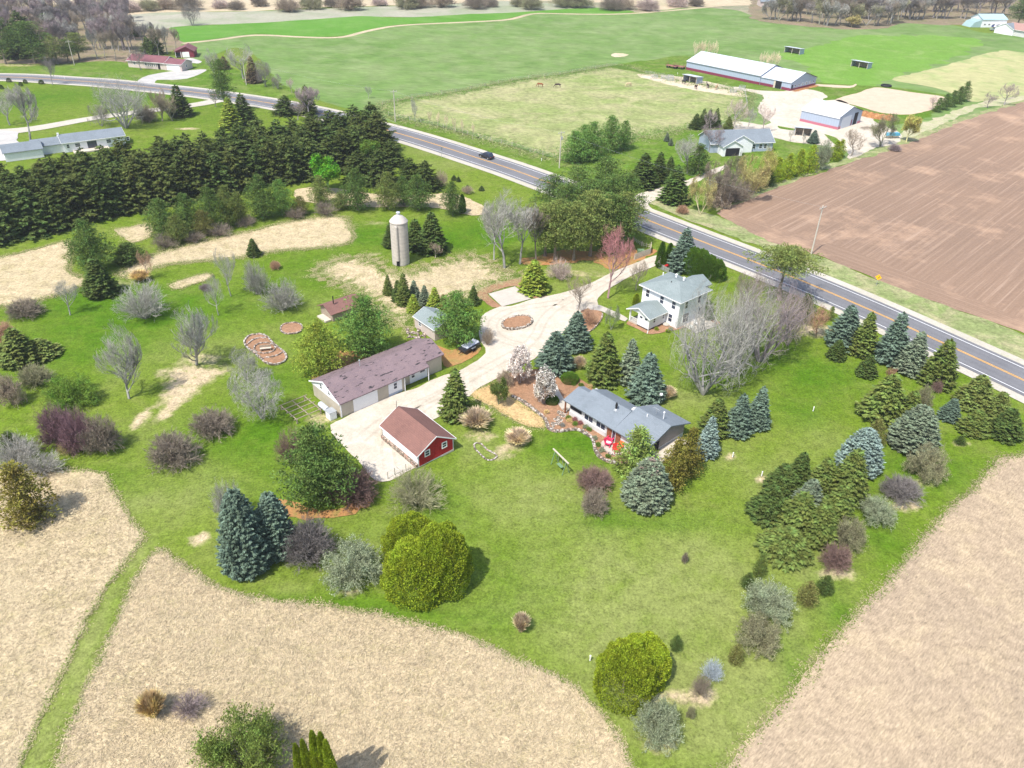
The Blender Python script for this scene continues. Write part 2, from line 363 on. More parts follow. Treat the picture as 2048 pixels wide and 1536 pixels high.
# ------------------------------------------------------------------ ground sheets
rs = np.random.RandomState(7)
def smooth_closed(pts, seg=1.2, jag=0.25):
    pts = [np.array(p, float) for p in pts]; n = len(pts); out = []
    for i in range(n):                     # Catmull-Rom through the surveyed corners
        p0, p1, p2, p3 = pts[i - 1], pts[i], pts[(i + 1) % n], pts[(i + 2) % n]
        L = np.linalg.norm(p2 - p1); k = int(min(max(1, L / seg), 120))
        for j in range(k):
            t = j / k
            q = p1 + (p2 - p1) * t
            if L < 60 * 3:
                m1 = (p2 - p0) * 0.5; m2 = (p3 - p1) * 0.5
                lim = L * 0.8
                for m_ in (m1, m2):
                    l = np.linalg.norm(m_)
                    if l > lim: m_ *= lim / l
                q = (2*t**3-3*t**2+1)*p1 + (t**3-2*t**2+t)*m1 + (-2*t**3+3*t**2)*p2 + (t**3-t**2)*m2
            out.append(q)
    out = np.array(out); m = len(out)
    if jag:
        a = rs.randn(m); b = np.repeat(rs.randn(m // 4 + 1), 4)[:m]
        nrm = np.roll(out, -1, 0) - np.roll(out, 1, 0); nrm = np.stack([-nrm[:, 1], nrm[:, 0]], 1)
        nrm /= np.linalg.norm(nrm, axis=1, keepdims=True) + 1e-6
        out += nrm * ((a * 0.5 + b * 0.5) * jag)[:, None]
    return out
SHEETS = {}
def sheet(name, pts, z, mat, seg=1.2, jag=0.25, straight=False, raw=False, kind='structure', thick=0.0, parent=None):
    g = [P(*p) for p in pts] if not raw else pts
    g = np.array(g) if straight else smooth_closed(g, seg, jag)
    vs = [Vector((p[0], p[1], z)) for p in g]
    tris = tessellate_polygon([vs]); SHEETS[name] = g
    me = bpy.data.meshes.new(name)
    v = [tuple(p) for p in vs]; f = []
    for t in tris:
        a, b_, c = (vs[k] for k in t)
        f.append(tuple(t) if (b_ - a).cross(c - a).z > 0 else tuple(reversed(t)))
    if thick:
        n = len(v); v += [(p[0], p[1], z - thick) for p in v[:n]]
        area = sum(vs[k - 1].x * vs[k].y - vs[k].x * vs[k - 1].y for k in range(n))
        for k in range(n):
            q = (k, k - 1 if k else n - 1, (n + k - 1) if k else 2 * n - 1, n + k)
            f.append(q if area > 0 else tuple(reversed(q)))
    me.from_pydata(v, [], f); me.update()
    o = bpy.data.objects.new(name, me); COL.objects.link(o); me.materials.append(M[mat] if isinstance(mat, str) else mat)
    if kind: o['kind'] = kind
    if parent: o.parent = parent
    return o

# ground: one great sheet to the horizon
MB().box(-5000, 5000, -400, 6000, -1.0, -0.12).build('ground', 'land')['kind'] = 'structure'
# lawn: a fine grid carrying where the turf is dry, bare or lush
def lawn():
    xs = np.arange(-330, 330.1, 1.5); ys = np.arange(10, 520.1, 1.5)
    X, Y = np.meshgrid(xs, ys); nx, ny = len(xs), len(ys)
    v = np.stack([X.ravel(), Y.ravel(), np.full(X.size, -0.06)], 1)
    i = np.arange(nx * ny).reshape(ny, nx)
    f = np.stack([i[:-1, :-1].ravel(), i[:-1, 1:].ravel(), i[1:, 1:].ravel(), i[1:, :-1].ravel()], 1)
    me = bpy.data.meshes.new('lawn'); me.vertices.add(len(v)); me.vertices.foreach_set('co', v.ravel())
    me.loops.add(f.size); me.loops.foreach_set('vertex_index', f.ravel().astype(np.int32))
    me.polygons.add(len(f)); me.polygons.foreach_set('loop_start', np.arange(0, f.size, 4, dtype=np.int32))
    me.update(calc_edges=True)
    def field(L):
        a = np.zeros(X.size)
        for x, y, wx, wy, s in L:
            g = P(x, y); k = depth(g) / CAM_F
            rx = wx * k; ry = wy * k * 1.6
            a += s * np.exp(-(((v[:, 0] - g[0]) / rx) ** 2 + ((v[:, 1] - g[1]) / ry) ** 2))
        return np.clip(a, 0, 1)
    dry = [(1090, 990, 170, 60, .8), (1230, 1160, 190, 90, .8), (1420, 1170, 120, 110, .75), (1240, 1330, 170, 90, .7), (1400, 1450, 150, 90, .8), (1560, 990, 70, 70, .8),
           (1640, 880, 60, 45, .5), (1420, 905, 60, 40, .45), (330, 1010, 90, 50, .5), (420, 960, 110, 50, .5), (268, 1110, 30, 30, 1), (225, 1190, 30, 36, 1), (180, 1280, 30, 40, 1), (145, 1360, 30, 40, 1), (110, 1440, 30, 40, 1), (75, 1520, 34, 44, 1), (470, 1100, 100, 40, .35), (600, 1180, 60, 20, .4),
           (1000, 1230, 120, 40, .35), (740, 1100, 120, 50, .45), (980, 850, 60, 40, .4), (430, 700, 150, 50, .55), (340, 590, 70, 30, .45), (560, 600, 90, 20, .5),
           (1260, 560, 50, 25, .35), (1200, 530, 90, 40, .7), (1150, 580, 60, 30, .5), (1390, 800, 80, 30, .6), (1330, 790, 40, 30, .6), (1610, 1130, 50, 90, .8), (1570, 1280, 50, 70, .8), (1500, 1400, 90, 70, .8),
           (860, 300, 60, 40, .6), (900, 330, 60, 20, .6), (1700, 1150, 30, 60, .3), (250, 1010, 60, 40, .4), (700, 620, 90, 30, .5), (950, 900, 40, 30, .5), (230, 760, 40, 60, .3), (300, 860, 90, 60, .35)]
    bare = [(370, 770, 34, 42, 1.2), (350, 745, 40, 14, .8), (285, 838, 14, 26, .9), (335, 825, 12, 20, .9), (397, 1078, 20, 12, 1.2), (555, 606, 26, 6, .9), (880, 250, 70, 10, .3),
            (675, 517, 16, 4, 1), (748, 508, 14, 6, .8), (750, 446, 46, 8, .5), (400, 715, 60, 12, .6), (437, 745, 30, 16, .6), (1000, 905, 32, 10, .7), (960, 870, 34, 14, .7), (1035, 885, 26, 14, .8), (1010, 912, 12, 6, .6),
            (1368, 1130, 10, 6, .9), (1445, 1112, 8, 5, .8), (1330, 1392, 60, 14, .7), (1404, 1392, 26, 16, .8), (1388, 1438, 12, 7, .9), (1317, 1492, 50, 12, .9), (1674, 1148, 38, 12, .9),
            (1806, 1008, 44, 14, .9), (1850, 965, 44, 12, .7), (1925, 888, 16, 8, .8), (1476, 1330, 12, 6, .8), (1354, 1303, 12, 6, .7), (1700, 955, 28, 14, .9), (1605, 850, 40, 14, 0.0), (1460, 912, 8, 4, .9), (1522, 955, 8, 5, .9),
            (640, 840, 30, 20, .8), (250, 565, 30, 14, .7), (1465, 930, 8, 4, 0), (1190, 700, 16, 6, .7), (375, 257, 24, 6, .9), (1100, 1330, 8, 4, .4), (440, 1150, 0.1, 0.1, 0), (1620, 825, 10, 5, .6), (1570, 1090, 60, 30, .35),
            (700, 1190, 56, 9, .8), (830, 1195, 60, 8, .5), (1225, 550, 70, 14, .35), (1120, 545, 60, 14, .5), (1630, 660, 60, 20, .8), (20, 130, 160, 10, .5), (190, 122, 60, 8, .8), (860, 1010, 30, 14, .5), (160, 705, 10, 6, .3), (1130, 830, 0.1, 0.1, 0), (1340, 420, 60, 20, .3)]
    lush = [(350, 620, 200, 60, .8), (750, 470, 160, 40, .9), (900, 480, 120, 30, .9), (200, 600, 160, 70, .8), (160, 700, 150, 70, .8), (470, 860, 110, 50, .8), (560, 760, 80, 50, .7),
            (660, 1215, 200, 22, .8), (900, 1240, 120, 20, .5), (1160, 890, 110, 40, 1), (880, 1010, 60, 60, .5), (1020, 1180, 80, 90, .35), (1640, 750, 110, 50, .8), (1600, 820, 70, 40, .7), (1850, 940, 130, 50, .8), (1770, 1080, 60, 70, .7),
            (1680, 1220, 40, 60, .7), (1590, 1330, 30, 60, .6), (1290, 1040, 120, 20, .7), (1420, 740, 60, 40, .7), (1190, 1020, 40, 40, .4), (1160, 740, 60, 20, .2), (560, 950, 160, 60, .5), (540, 870, 60, 40, .5), (640, 540, 140, 60, .7),
            (1000, 450, 100, 50, .8), (60, 1040, 60, 40, 0), (230, 960, 90, 30, .5), (1550, 1040, 50, 40, .4), (1560, 700, 80, 60, .4), (300, 190, 200, 50, .8), (60, 200, 80, 60, .8), (600, 150, 100, 20, .8), (1480, 380, 60, 30, .4), (420, 240, 120, 40, .4)]
    for nm, L in (('dry', dry), ('bare', bare), ('lush', lush)):
        at = me.attributes.new(nm, 'FLOAT', 'POINT'); at.data.foreach_set('value', field(L).astype(np.float32))
    o = bpy.data.objects.new('lawn', me); COL.objects.link(o); me.materials.append(M['lawn']); o['kind'] = 'structure'
lawn()
# far fields
sheet('wheat_field', [(360, 90), (395, 120), (470, 95), (510, 112), (545, 150), (590, 185), (640, 200), (770, 240), (900, 275), (1030, 310), (1120, 330), (1300, 300), (1480, 265), (1560, 300), (1700, 330), (1830, 280), (1950, 235), (2060, 195), (2300, 140), (2300, 30), (1980, 66), (1900, 50), (1790, 45), (1700, 58), (1620, 52), (1540, 45), (1470, 20), (1380, 15), (1290, 24), (1200, 29), (1100, 25), (1000, 40), (860, 46), (740, 60), (690, 74), (620, 74), (512, 68), (400, 75), (365, 84)], -0.03, 'field', 4, 0.5)
sheet('marsh', [(-700, 40), (0, 20), (60, 10), (240, 30), (250, 34), (330, 26), (500, 22), (640, 14), (720, 12), (900, 8), (960, 2), (1080, 2), (1250, 8), (1290, 24), (1380, 16), (1450, 12), (1560, 12), (1700, 40), (2100, 40), (2500, -20), (2500, -150), (-700, -150)], -0.04, 'marsh', 8, 2)
sheet('gray_field', [(240, 33), (330, 25), (512, 22), (640, 17), (760, 13), (900, 9), (940, 6), (1000, 2), (1100, 6), (1200, 14), (1262, 24), (1199, 17), (1074, 22), (1024, 27), (940, 29), (830, 34), (724, 34), (620, 40), (512, 47), (400, 50), (350, 53), (300, 60), (250, 50)], -0.015, 'grayfield', 6, 1)
sheet('rye_field', [(340, 55), (400, 51), (512, 46), (620, 39), (724, 32), (790, 35), (860, 33), (940, 28), (1024, 25), (1100, 20), (1199, 15), (1269, 23), (1220, 28), (1120, 26), (1060, 28), (1000, 40), (930, 44), (860, 46), (790, 50), (740, 60), (700, 70), (640, 74), (560, 71), (512, 67), (440, 76), (370, 84), (350, 70)], -0.005, 'bright', 5, 0.5)
def ribbon(name, pts, width, z, mat, raw=False, step=3.0, kind='structure', off=0.0, far=None, parent=None, attr=False):
    g = [np.array(P(*p)) for p in pts] if not raw else [np.array(p) for p in pts]
    out = []
    for i in range(len(g) - 1):
        p0 = g[max(i - 1, 0)]; p1, p2 = g[i], g[i + 1]; p3 = g[min(i + 2, len(g) - 1)]
        k = max(1, int(np.linalg.norm(p2 - p1) / step))
        for j in range(k):
            t = j / k
            out.append(0.5 * ((2 * p1) + (-p0 + p2) * t + (2*p0 - 5*p1 + 4*p2 - p3) * t*t + (-p0 + 3*p1 - 3*p2 + p3) * t**3))
    out.append(g[-1]); out = np.array(out)
    if not raw:
        for _ in range(3): out[1:-1] = (out[:-2] + out[1:-1] * 2 + out[2:]) / 4
    d = np.gradient(out, axis=0); d /= np.linalg.norm(d, axis=1, keepdims=True); nn = np.stack([-d[:, 1], d[:, 0]], 1)
    wv = width if np.ndim(width) else np.full(len(out), width)
    if np.ndim(width): wv = np.interp(np.linspace(0, 1, len(out)), np.linspace(0, 1, len(width)), width)
    a = out + nn * (off + wv / 2)[:, None] if np.ndim(wv) else None; b = out + nn * (off - wv / 2)[:, None]
    cols = 13 if attr else 2
    v = []; vals = []
    for i in range(len(out)):
        for c in range(cols):
            t = c / (cols - 1); q = a[i] * (1 - t) + b[i] * t; v.append((q[0], q[1], z)); vals.append((0.5 - t) * wv[i])
    f = []
    for i in range(len(out) - 1):
        for c in range(cols - 1):
            q = (i * cols + c, i * cols + c + 1, (i + 1) * cols + c + 1, (i + 1) * cols + c); f.append(q)
    me = bpy.data.meshes.new(name); me.from_pydata(v, [], f); me.update()
    if me.polygons[0].normal.z < 0: me.flip_normals()
    if attr:
        at = me.attributes.new('across', 'FLOAT', 'POINT'); at.data.foreach_set('value', np.array(vals, np.float32))
    o = bpy.data.objects.new(name, me); COL.objects.link(o); me.materials.append(M[mat])
    if kind: o['kind'] = kind
    if parent: o.parent = parent
    return o, out
ribbon('field_track', [(365, 87), (440, 79), (512, 70), (600, 74), (680, 75), (730, 63), (790, 52), (870, 47), (980, 42), (1024, 38), (1070, 27), (1140, 28), (1240, 28), (1330, 22), (1440, 12)], 3.5, 0.01, 'marsh')
sheet('pasture', [(765, 210), (824, 197), (912, 185), (960, 176), (1024, 162), (1120, 150), (1236, 131), (1290, 146), (1400, 168), (1489, 184), (1494, 212), (1466, 240), (1440, 252), (1374, 257), (1324, 265), (1264, 278), (1200, 300), (1124, 318), (1060, 303), (1024, 292), (960, 276), (887, 255), (777, 231)], 0.0, 'pasture', 2.5, 0.4)
sheet('dry_lot', [(1276, 148), (1330, 150), (1400, 160), (1490, 183), (1493, 194), (1440, 188), (1370, 176), (1320, 165), (1285, 155)], 0.02, 'lotsand', 2, 0.5)
sheet('bare_spot', [(1222, 110), (1230, 106), (1246, 107), (1259, 109), (1250, 113), (1230, 114)], 0.0, 'lotsand', 2, 0.4)
sheet('striped_field', [(1786, 159), (1850, 172), (1898, 185), (1945, 203), (2100, 175), (2200, 80), (2048, 105), (2006, 100), (1911, 125), (1850, 142)], 0.0, groundmat('mown_strips', (0.36, 0.36, 0.17), (0.42, 0.39, 0.2), (0.26, 0.33, 0.12), 0.02, 0.1, 1.0, 0.3, (0.5, 0.7), 0.3, None, (0.9, (0.12, 1.6, 1))), 3, 0.8)
sheet('lush_field', [(1560, 110), (1620, 95), (1720, 72), (1850, 70), (1960, 78), (1900, 120), (1786, 158), (1760, 175), (1700, 180), (1640, 160), (1600, 130)], -0.012, groundmat('thick_grass', (0.15, 0.28, 0.045), (0.13, 0.25, 0.035), (0.22, 0.31, 0.09), 0.015, 0.06, 0.9, 0.22, (0.5, 0.75), 0.3), 4, 2.5)
sheet('barnyard_grass', [(1225, 133), (1300, 120), (1375, 112), (1640, 165), (1760, 172), (1890, 190), (1900, 205), (1850, 235), (1770, 250), (1700, 215), (1600, 190), (1500, 185), (1400, 165), (1300, 147)], 0.004, 'verge', 2.5, 0.8)
sheet('yard_gravel', [(1468, 174), (1510, 180), (1560, 183), (1600, 178), (1628, 180), (1654, 192), (1642, 202), (1680, 200), (1735, 230), (1765, 250), (1800, 268), (1795, 285), (1740, 300), (1700, 318), (1690, 303), (1640, 290), (1590, 285), (1545, 275), (1470, 262), (1440, 250), (1470, 242), (1530, 250), (1540, 245), (1520, 225), (1519, 205), (1525, 190), (1500, 184), (1470, 179)], 0.03, 'gravel', 2, 0.5)
sheet('yard_grass_strip', [(1556, 252), (1590, 258), (1630, 268), (1600, 263), (1560, 257)], 0.05, 'verge', 1.5, 0.3)
sheet('yard_grass_island', [(1648, 268), (1670, 275), (1688, 290), (1680, 292), (1660, 280)], 0.05, 'verge', 1.5, 0.3)
sheet('riding_arena', [(1671, 200), (1712, 187), (1756, 175), (1820, 184), (1886, 193), (1893, 199), (1861, 220), (1820, 229), (1800, 229), (1761, 225), (1715, 212)], 0.03, 'sand', 2, 0.2)
sheet('walking_path', [(1632, 168), (1700, 172), (1712, 168), (1700, 176), (1634, 172)], 0.03, 'sand', 1.5, 0.3)
sheet('woodland_floor', [(-300, 60), (-40, 125), (60, 128), (150, 131), (240, 128), (300, 112), (350, 100), (362, 80), (330, 50), (262, 40), (240, 22), (150, 10), (0, 5), (-300, 0)], -0.02, 'forest', 3, 1.0)
sheet('woodland_floor', [(1530, 44), (1620, 53), (1700, 59), (1780, 55), (1800, 46), (1880, 50), (1950, 50), (2060, 58), (2300, 60), (2300, -60), (1500, -60), (1500, 30)], -0.01, 'forest', 4, 1.5)
sheet('house_lawn', [(1264, 279), (1324, 266), (1400, 256), (1440, 256), (1545, 276), (1600, 286), (1680, 303), (1690, 312), (1650, 345), (1540, 378), (1450, 405), (1400, 430), (1330, 425), (1290, 395), (1262, 400), (1170, 360), (1118, 338), (1124, 318), (1200, 300)], 0.008, 'verge', 2, 0.4)
sheet('dirt_lane', [(1800, 268), (1850, 245), (1900, 225), (1960, 205), (2048, 190), (2200, 150), (2200, 165), (2048, 202), (1960, 218), (1900, 240), (1840, 268), (1790, 285)], 0.012, 'dirtlane', 2, 0.8)
sheet('field_margin', [(1434, 421), (1480, 400), (1540, 372), (1610, 346), (1700, 314), (1790, 285), (1840, 268), (1900, 243), (1980, 217), (2048, 200), (2200, 162), (2200, 172), (2048, 204), (1911, 248), (1836, 278), (1723, 319), (1636, 346), (1536, 382), (1450, 420)], 0.016, 'roadside', 2, 0.7)
for nm, pts in (('left_verge', [(-900, 100), (-300, 128), (0, 135), (120, 128), (230, 122), (300, 140), (400, 120), (470, 140), (512, 150), (600, 185), (580, 196), (520, 195), (400, 183), (300, 172), (100, 158), (0, 150), (-300, 142), (-900, 130)]),
                ('road_verge', [(777, 232), (887, 256), (960, 277), (1024, 293), (1060, 304), (1124, 320), (1118, 345), (1080, 340), (1024, 322), (930, 285), (800, 250)])):
    sheet(nm, pts, 0.006, 'verge', 2.5, 0.4)
sheet('roadside_strip', [(1280, 395), (1310, 400), (1360, 412), (1434, 432), (1536, 483), (1621, 506), (1761, 562), (1911, 618), (2048, 668), (2200, 735), (2350, 900), (2200, 800), (2048, 725), (1900, 660), (1640, 545), (1500, 488), (1400, 448), (1300, 408)], 0.02, 'roadside', 2, 0.5)
sheet('ploughed_field', [(1434, 427), (1450, 418), (1536, 380), (1636, 345), (1723, 318), (1836, 277), (1911, 247), (1986, 218), (2048, 203), (2400, 110), (2900, 300), (2900, 900), (2350, 800), (2200, 733), (2048, 666), (1911, 616), (1761, 561), (1621, 505), (1536, 482)], 0.012, ploughmat('tilled_soil', -ang(P(1800, 455), P(1960, 355)), 1.6, 0.6), 2.5, 0.5)
sheet('field_headland', [(1440, 428), (1500, 440), (1600, 470), (1700, 500), (1850, 560), (2048, 640), (2250, 730), (2400, 850), (2200, 731), (2048, 664), (1911, 614), (1761, 559), (1621, 503), (1536, 480)], 0.03, ploughmat('headland_soil', -ang(P(1761, 559), P(2048, 664)), 1.1, 0.5), 2.5, 0.6)
# the road
ROADPX = [(-500, 158), (-200, 153), (0, 154), (64, 156), (120, 160), (200, 165), (300, 175), (400, 186), (512, 202), (570, 212), (640, 226), (720, 247), (797, 267), (880, 292), (960, 318), (1024, 339), (1106, 369), (1190, 400), (1271, 431), (1390, 478), (1511, 525), (1621, 569), (1760, 629), (1900, 693), (2048, 761), (2200, 836), (2400, 950)]
ribbon('gravel_shoulder', ROADPX, 13.2, 0.03, 'shoulder', off=0.0)
_, RC = ribbon('road', ROADPX, 9.3, 0.06, 'asphalt', attr=True)
for s, nm in ((0.16, 'yellow_line'), (-0.16, 'yellow_line')):
    ribbon(nm, RC, 0.13, 0.075, 'yellowline', raw=True, off=s)
for s in (3.72, -3.72): ribbon('white_line', RC, 0.15, 0.075, 'whiteline', raw=True, off=s)
# lanes on the left
ribbon('farm_lane', [(-200, 275), (0, 264), (60, 260), (100, 252), (175, 238), (275, 224), (375, 212), (430, 203), (455, 196)], [8, 7, 6, 5, 5, 5, 6], 0.035, 'shoulder')
sheet('parking_area', [(-60, 262), (30, 264), (35, 280), (50, 300), (20, 320), (-80, 320)], 0.045, 'graygravel', 2, 0.3)
sheet('ranch_driveway', [(275, 162), (290, 153), (315, 147), (350, 142), (372, 141), (412, 139), (400, 148), (375, 157), (345, 160), (315, 160), (305, 170), (280, 168)], 0.04, 'graygravel', 2, 0.2)
sheet('garage_apron', [(362, 120), (380, 116), (404, 123), (396, 127), (375, 124)], 0.04, 'graygravel', 2, 0.2)
# meadows
sheet('dry_meadow', [(-350, 1000), (-60, 940), (60, 938), (121, 940), (175, 942), (205, 946), (222, 975), (243, 1008), (266, 1042), (288, 1071), (275, 1092), (247, 1125), (217, 1165), (174, 1240), (143, 1306), (101, 1395), (71, 1460), (38, 1536), (5, 1620), (-60, 1800), (-200, 2300), (-1300, 2300), (-900, 1300)], 0.02, 'meadow', 0.7, 0.16)
sheet('dry_meadow_south', [(322, 1096), (350, 1118), (390, 1146), (430, 1170), (470, 1187), (512, 1196), (604, 1206), (652, 1211), (724, 1223), (762, 1226), (812, 1239), (874, 1257), (937, 1277), (1012, 1309), (1074, 1332), (1124, 1354), (1164, 1389), (1199, 1422), (1229, 1459), (1249, 1497), (1262, 1545), (1272, 1640), (1260, 2300), (-120, 2300), (20, 1800), (84, 1610), (112, 1536), (135, 1460), (177, 1365), (212, 1290), (240, 1225), (268, 1160), (294, 1120), (310, 1102)], 0.02, 'meadow', 0.7, 0.16)
sheet('dry_meadow_west', [(-400, 560), (0, 514), (75, 496), (137, 483), (143, 505), (137, 530), (133, 538), (150, 552), (172, 558), (170, 568), (107, 592), (25, 610), (0, 613), (-400, 680)], 0.02, 'meadow', 1, 0.25)
sheet('dry_meadow_middle', [(228, 459), (260, 455), (293, 447), (305, 470), (285, 480), (262, 484), (248, 474)], 0.02, 'meadow', 1, 0.25)
sheet('dry_meadow_strip', [(237, 545), (262, 530), (285, 518), (320, 504), (360, 493), (400, 484), (455, 471), (512, 459), (575, 443), (640, 434), (682, 432), (697, 440), (703, 462), (705, 478), (687, 489), (640, 494), (612, 497), (560, 501), (524, 507), (470, 515), (425, 519), (375, 524), (307, 536), (280, 548), (250, 556)], 0.02, 'meadow', 1, 0.25)
sheet('dry_meadow_silo', [(632, 540), (655, 530), (667, 524), (705, 514), (737, 519), (765, 535), (785, 544), (812, 546), (842, 540), (875, 526), (912, 516), (957, 511), (975, 524), (990, 540), (1040, 547), (1035, 558), (1000, 566), (960, 580), (947, 598), (902, 602), (880, 596), (830, 612), (826, 634), (822, 650), (790, 640), (765, 615), (727, 592), (685, 568), (650, 556)], 0.02, 'meadow', 1, 0.7)
sheet('dry_meadow_north', [(590, 380), (640, 374), (720, 384), (800, 392), (865, 388), (900, 386), (935, 396), (965, 412), (975, 423), (955, 430), (930, 429), (900, 420), (850, 415), (720, 414), (600, 402)], 0.02, 'meadow', 1, 0.3)
sheet('mown_patch', [(340, 571), (360, 561), (415, 546), (423, 551), (412, 560), (355, 578), (345, 577)], 0.02, 'meadow', 0.8, 0.15)
sheet('bare_field', [(2200, 850), (2048, 908), (1998, 920), (1973, 945), (1941, 980), (1911, 1008), (1861, 1060), (1823, 1103), (1786, 1150), (1721, 1215), (1661, 1285), (1586, 1375), (1536, 1432), (1505, 1465), (1456, 1527), (1430, 1560), (1350, 1700), (1120, 2300), (3200, 2300), (3400, 1500), (2700, 1050)], 0.02, 'stubble', 0.8, 0.18)
# driveway
sheet('driveway', [(1330, 512), (1311, 511), (1274, 525), (1224, 545), (1184, 565), (1144, 580), (1119, 587), (1086, 594), (1062, 599), (1024, 612), (1000, 613), (980, 622), (965, 632), (960, 650), (958, 668), (962, 684), (970, 696), (971, 706), (960, 717), (940, 730), (917, 741), (890, 750), (862, 761), (835, 775), (790, 790), (735, 812), (684, 838), (660, 850), (668, 872), (690, 896), (718, 925), (752, 962), (780, 962), (822, 940), (838, 932), (850, 905), (862, 870), (850, 852), (885, 830), (905, 815), (932, 798), (955, 778), (985, 762), (1012, 744), (1040, 730), (1070, 718), (1085, 700), (1110, 682), (1130, 660), (1145, 640), (1166, 622), (1185, 613), (1196, 612), (1194, 600), (1209, 584), (1236, 566), (1274, 546), (1316, 529)], 0.035, 'gravel', 0.8, 0.08)
M['trackgravel'] = groundmat('worn_gravel', (0.47, 0.415, 0.34), (0.42, 0.365, 0.29), (0.52, 0.465, 0.385), 0.09, 0.5, 4.0, 0.2, (0.45, 0.7), 0.4)
for k_, pts in enumerate(([(1300, 520), (1230, 553), (1170, 585), (1120, 610), (1085, 640), (1075, 668), (1050, 695), (1000, 722), (950, 750), (890, 785), (820, 815), (760, 845), (720, 880)], [(1130, 603), (1070, 612), (1020, 620), (985, 640), (982, 660), (1000, 682), (1040, 690)], [(930, 768), (870, 800), (800, 850), (770, 890), (780, 930)])):
    for s_ in (-.8, .8): ribbon('tyre_track', pts, .42, 0.045, 'trackgravel', off=s_, step=1.5)
sheet('north_entrance', [(1266, 395), (1280, 387), (1310, 378), (1335, 372), (1375, 360), (1410, 345), (1450, 330), (1452, 336), (1415, 354), (1380, 370), (1330, 390), (1310, 400), (1296, 408), (1305, 418), (1330, 430), (1280, 420), (1262, 405)], 0.037, 'gravel', 1.2, 0.2)
sheet('parking_pad', [(977, 588), (1030, 573), (1062, 598), (1004, 613.5)], 0.055, 'concrete', straight=True)
sheet('house_walk', [(1178, 612), (1196, 610), (1215, 617), (1240, 628), (1256, 638), (1250, 643), (1225, 633), (1200, 622), (1178, 619)], 0.05, 'concrete', 0.6, 0.05)
sheet('mulch_bed', [(952, 588), (970, 576), (1000, 566), (1035, 558), (1045, 572), (1062, 590), (1095, 592), (1075, 597), (1062, 596), (1030, 572), (977, 587), (1004, 613), (985, 615), (965, 600)], 0.028, 'mulch', 0.8, 0.15)
sheet('pine_needle_bed', [(872, 690), (900, 700), (955, 690), (966, 698), (950, 712), (915, 728), (895, 735), (880, 712)], 0.03, 'needles', 0.8, 0.25)
sheet('pine_needle_bed', [(560, 1000), (640, 1020), (700, 1010), (760, 985), (735, 1015), (680, 1030), (600, 1040), (560, 1020)], 0.03, 'needles', 0.8, 0.3)
sheet('pine_needle_bed', [(690, 700), (760, 712), (800, 690), (820, 680), (800, 700), (720, 742), (640, 775), (620, 760), (650, 730)], 0.03, 'needles', 0.8, 0.3)
sheet('pine_needle_bed', [(1040, 520), (1140, 500), (1230, 510), (1260, 500), (1310, 500), (1300, 512), (1230, 540), (1180, 520), (1120, 530), (1060, 530)], 0.03, 'needles', 0.8, 0.4)
sheet('straw_patch', [(942, 788), (962, 775), (1000, 765), (1024, 795), (1061, 818), (1084, 836), (1090, 856), (1060, 853), (1024, 838), (985, 815), (958, 802)], 0.03, 'straw', 0.8, 0.2)
sheet('front_mulch', [(1012, 748), (1045, 745), (1080, 738), (1130, 745), (1180, 770), (1190, 800), (1135, 800), (1160, 835), (1230, 880), (1290, 925), (1239, 928), (1214, 923), (1199, 915), (1189, 898), (1186, 880), (1171, 868), (1149, 859), (1114, 864), (1096, 860), (1094, 848), (1084, 833), (1061, 815), (1024, 793), (1008, 765)], 0.032, 'mulch', 0.8, 0.08)
sheet('garden_walk', [(1085, 700), (1100, 730), (1105, 755), (1118, 780), (1130, 800), (1150, 812), (1128, 822), (1112, 800), (1096, 765), (1085, 735), (1076, 712)], 0.045, 'concrete', 0.6, 0.05)
sheet('side_mulch', [(1164, 621), (1188, 619), (1206, 626), (1203, 638), (1186, 659), (1168, 669), (1150, 672), (1155, 645)], 0.045, 'mulch', 0.6, 0.08)
sheet('house_mulch', [(1252, 648), (1270, 656), (1296, 668), (1330, 664), (1352, 660), (1370, 655), (1400, 650), (1440, 648), (1430, 640), (1330, 620), (1260, 640)], 0.03, 'mulch', 0.6, 0.1)
sheet('house_patio', [(1364, 650), (1392, 667), (1434, 652), (1405, 628)], 0.055, 'concrete', straight=True)
sheet('patio', [(1222, 875), (1212, 878), (1203, 884), (1202, 893), (1208, 902), (1220, 909), (1236, 912), (1252, 909), (1262, 890), (1245, 876)], 0.06, 'concrete', 0.5, 0.0)
sheet('concrete_slab', [(747, 925), (771, 909), (775, 913), (751, 927)], 0.05, 'palewood', straight=True)
sheet('far_yard', [(1944, 47), (1990, 56), (2036, 64), (2100, 72), (2100, 50), (1960, 46)], 0.03, 'gravel', 3, 0.3)

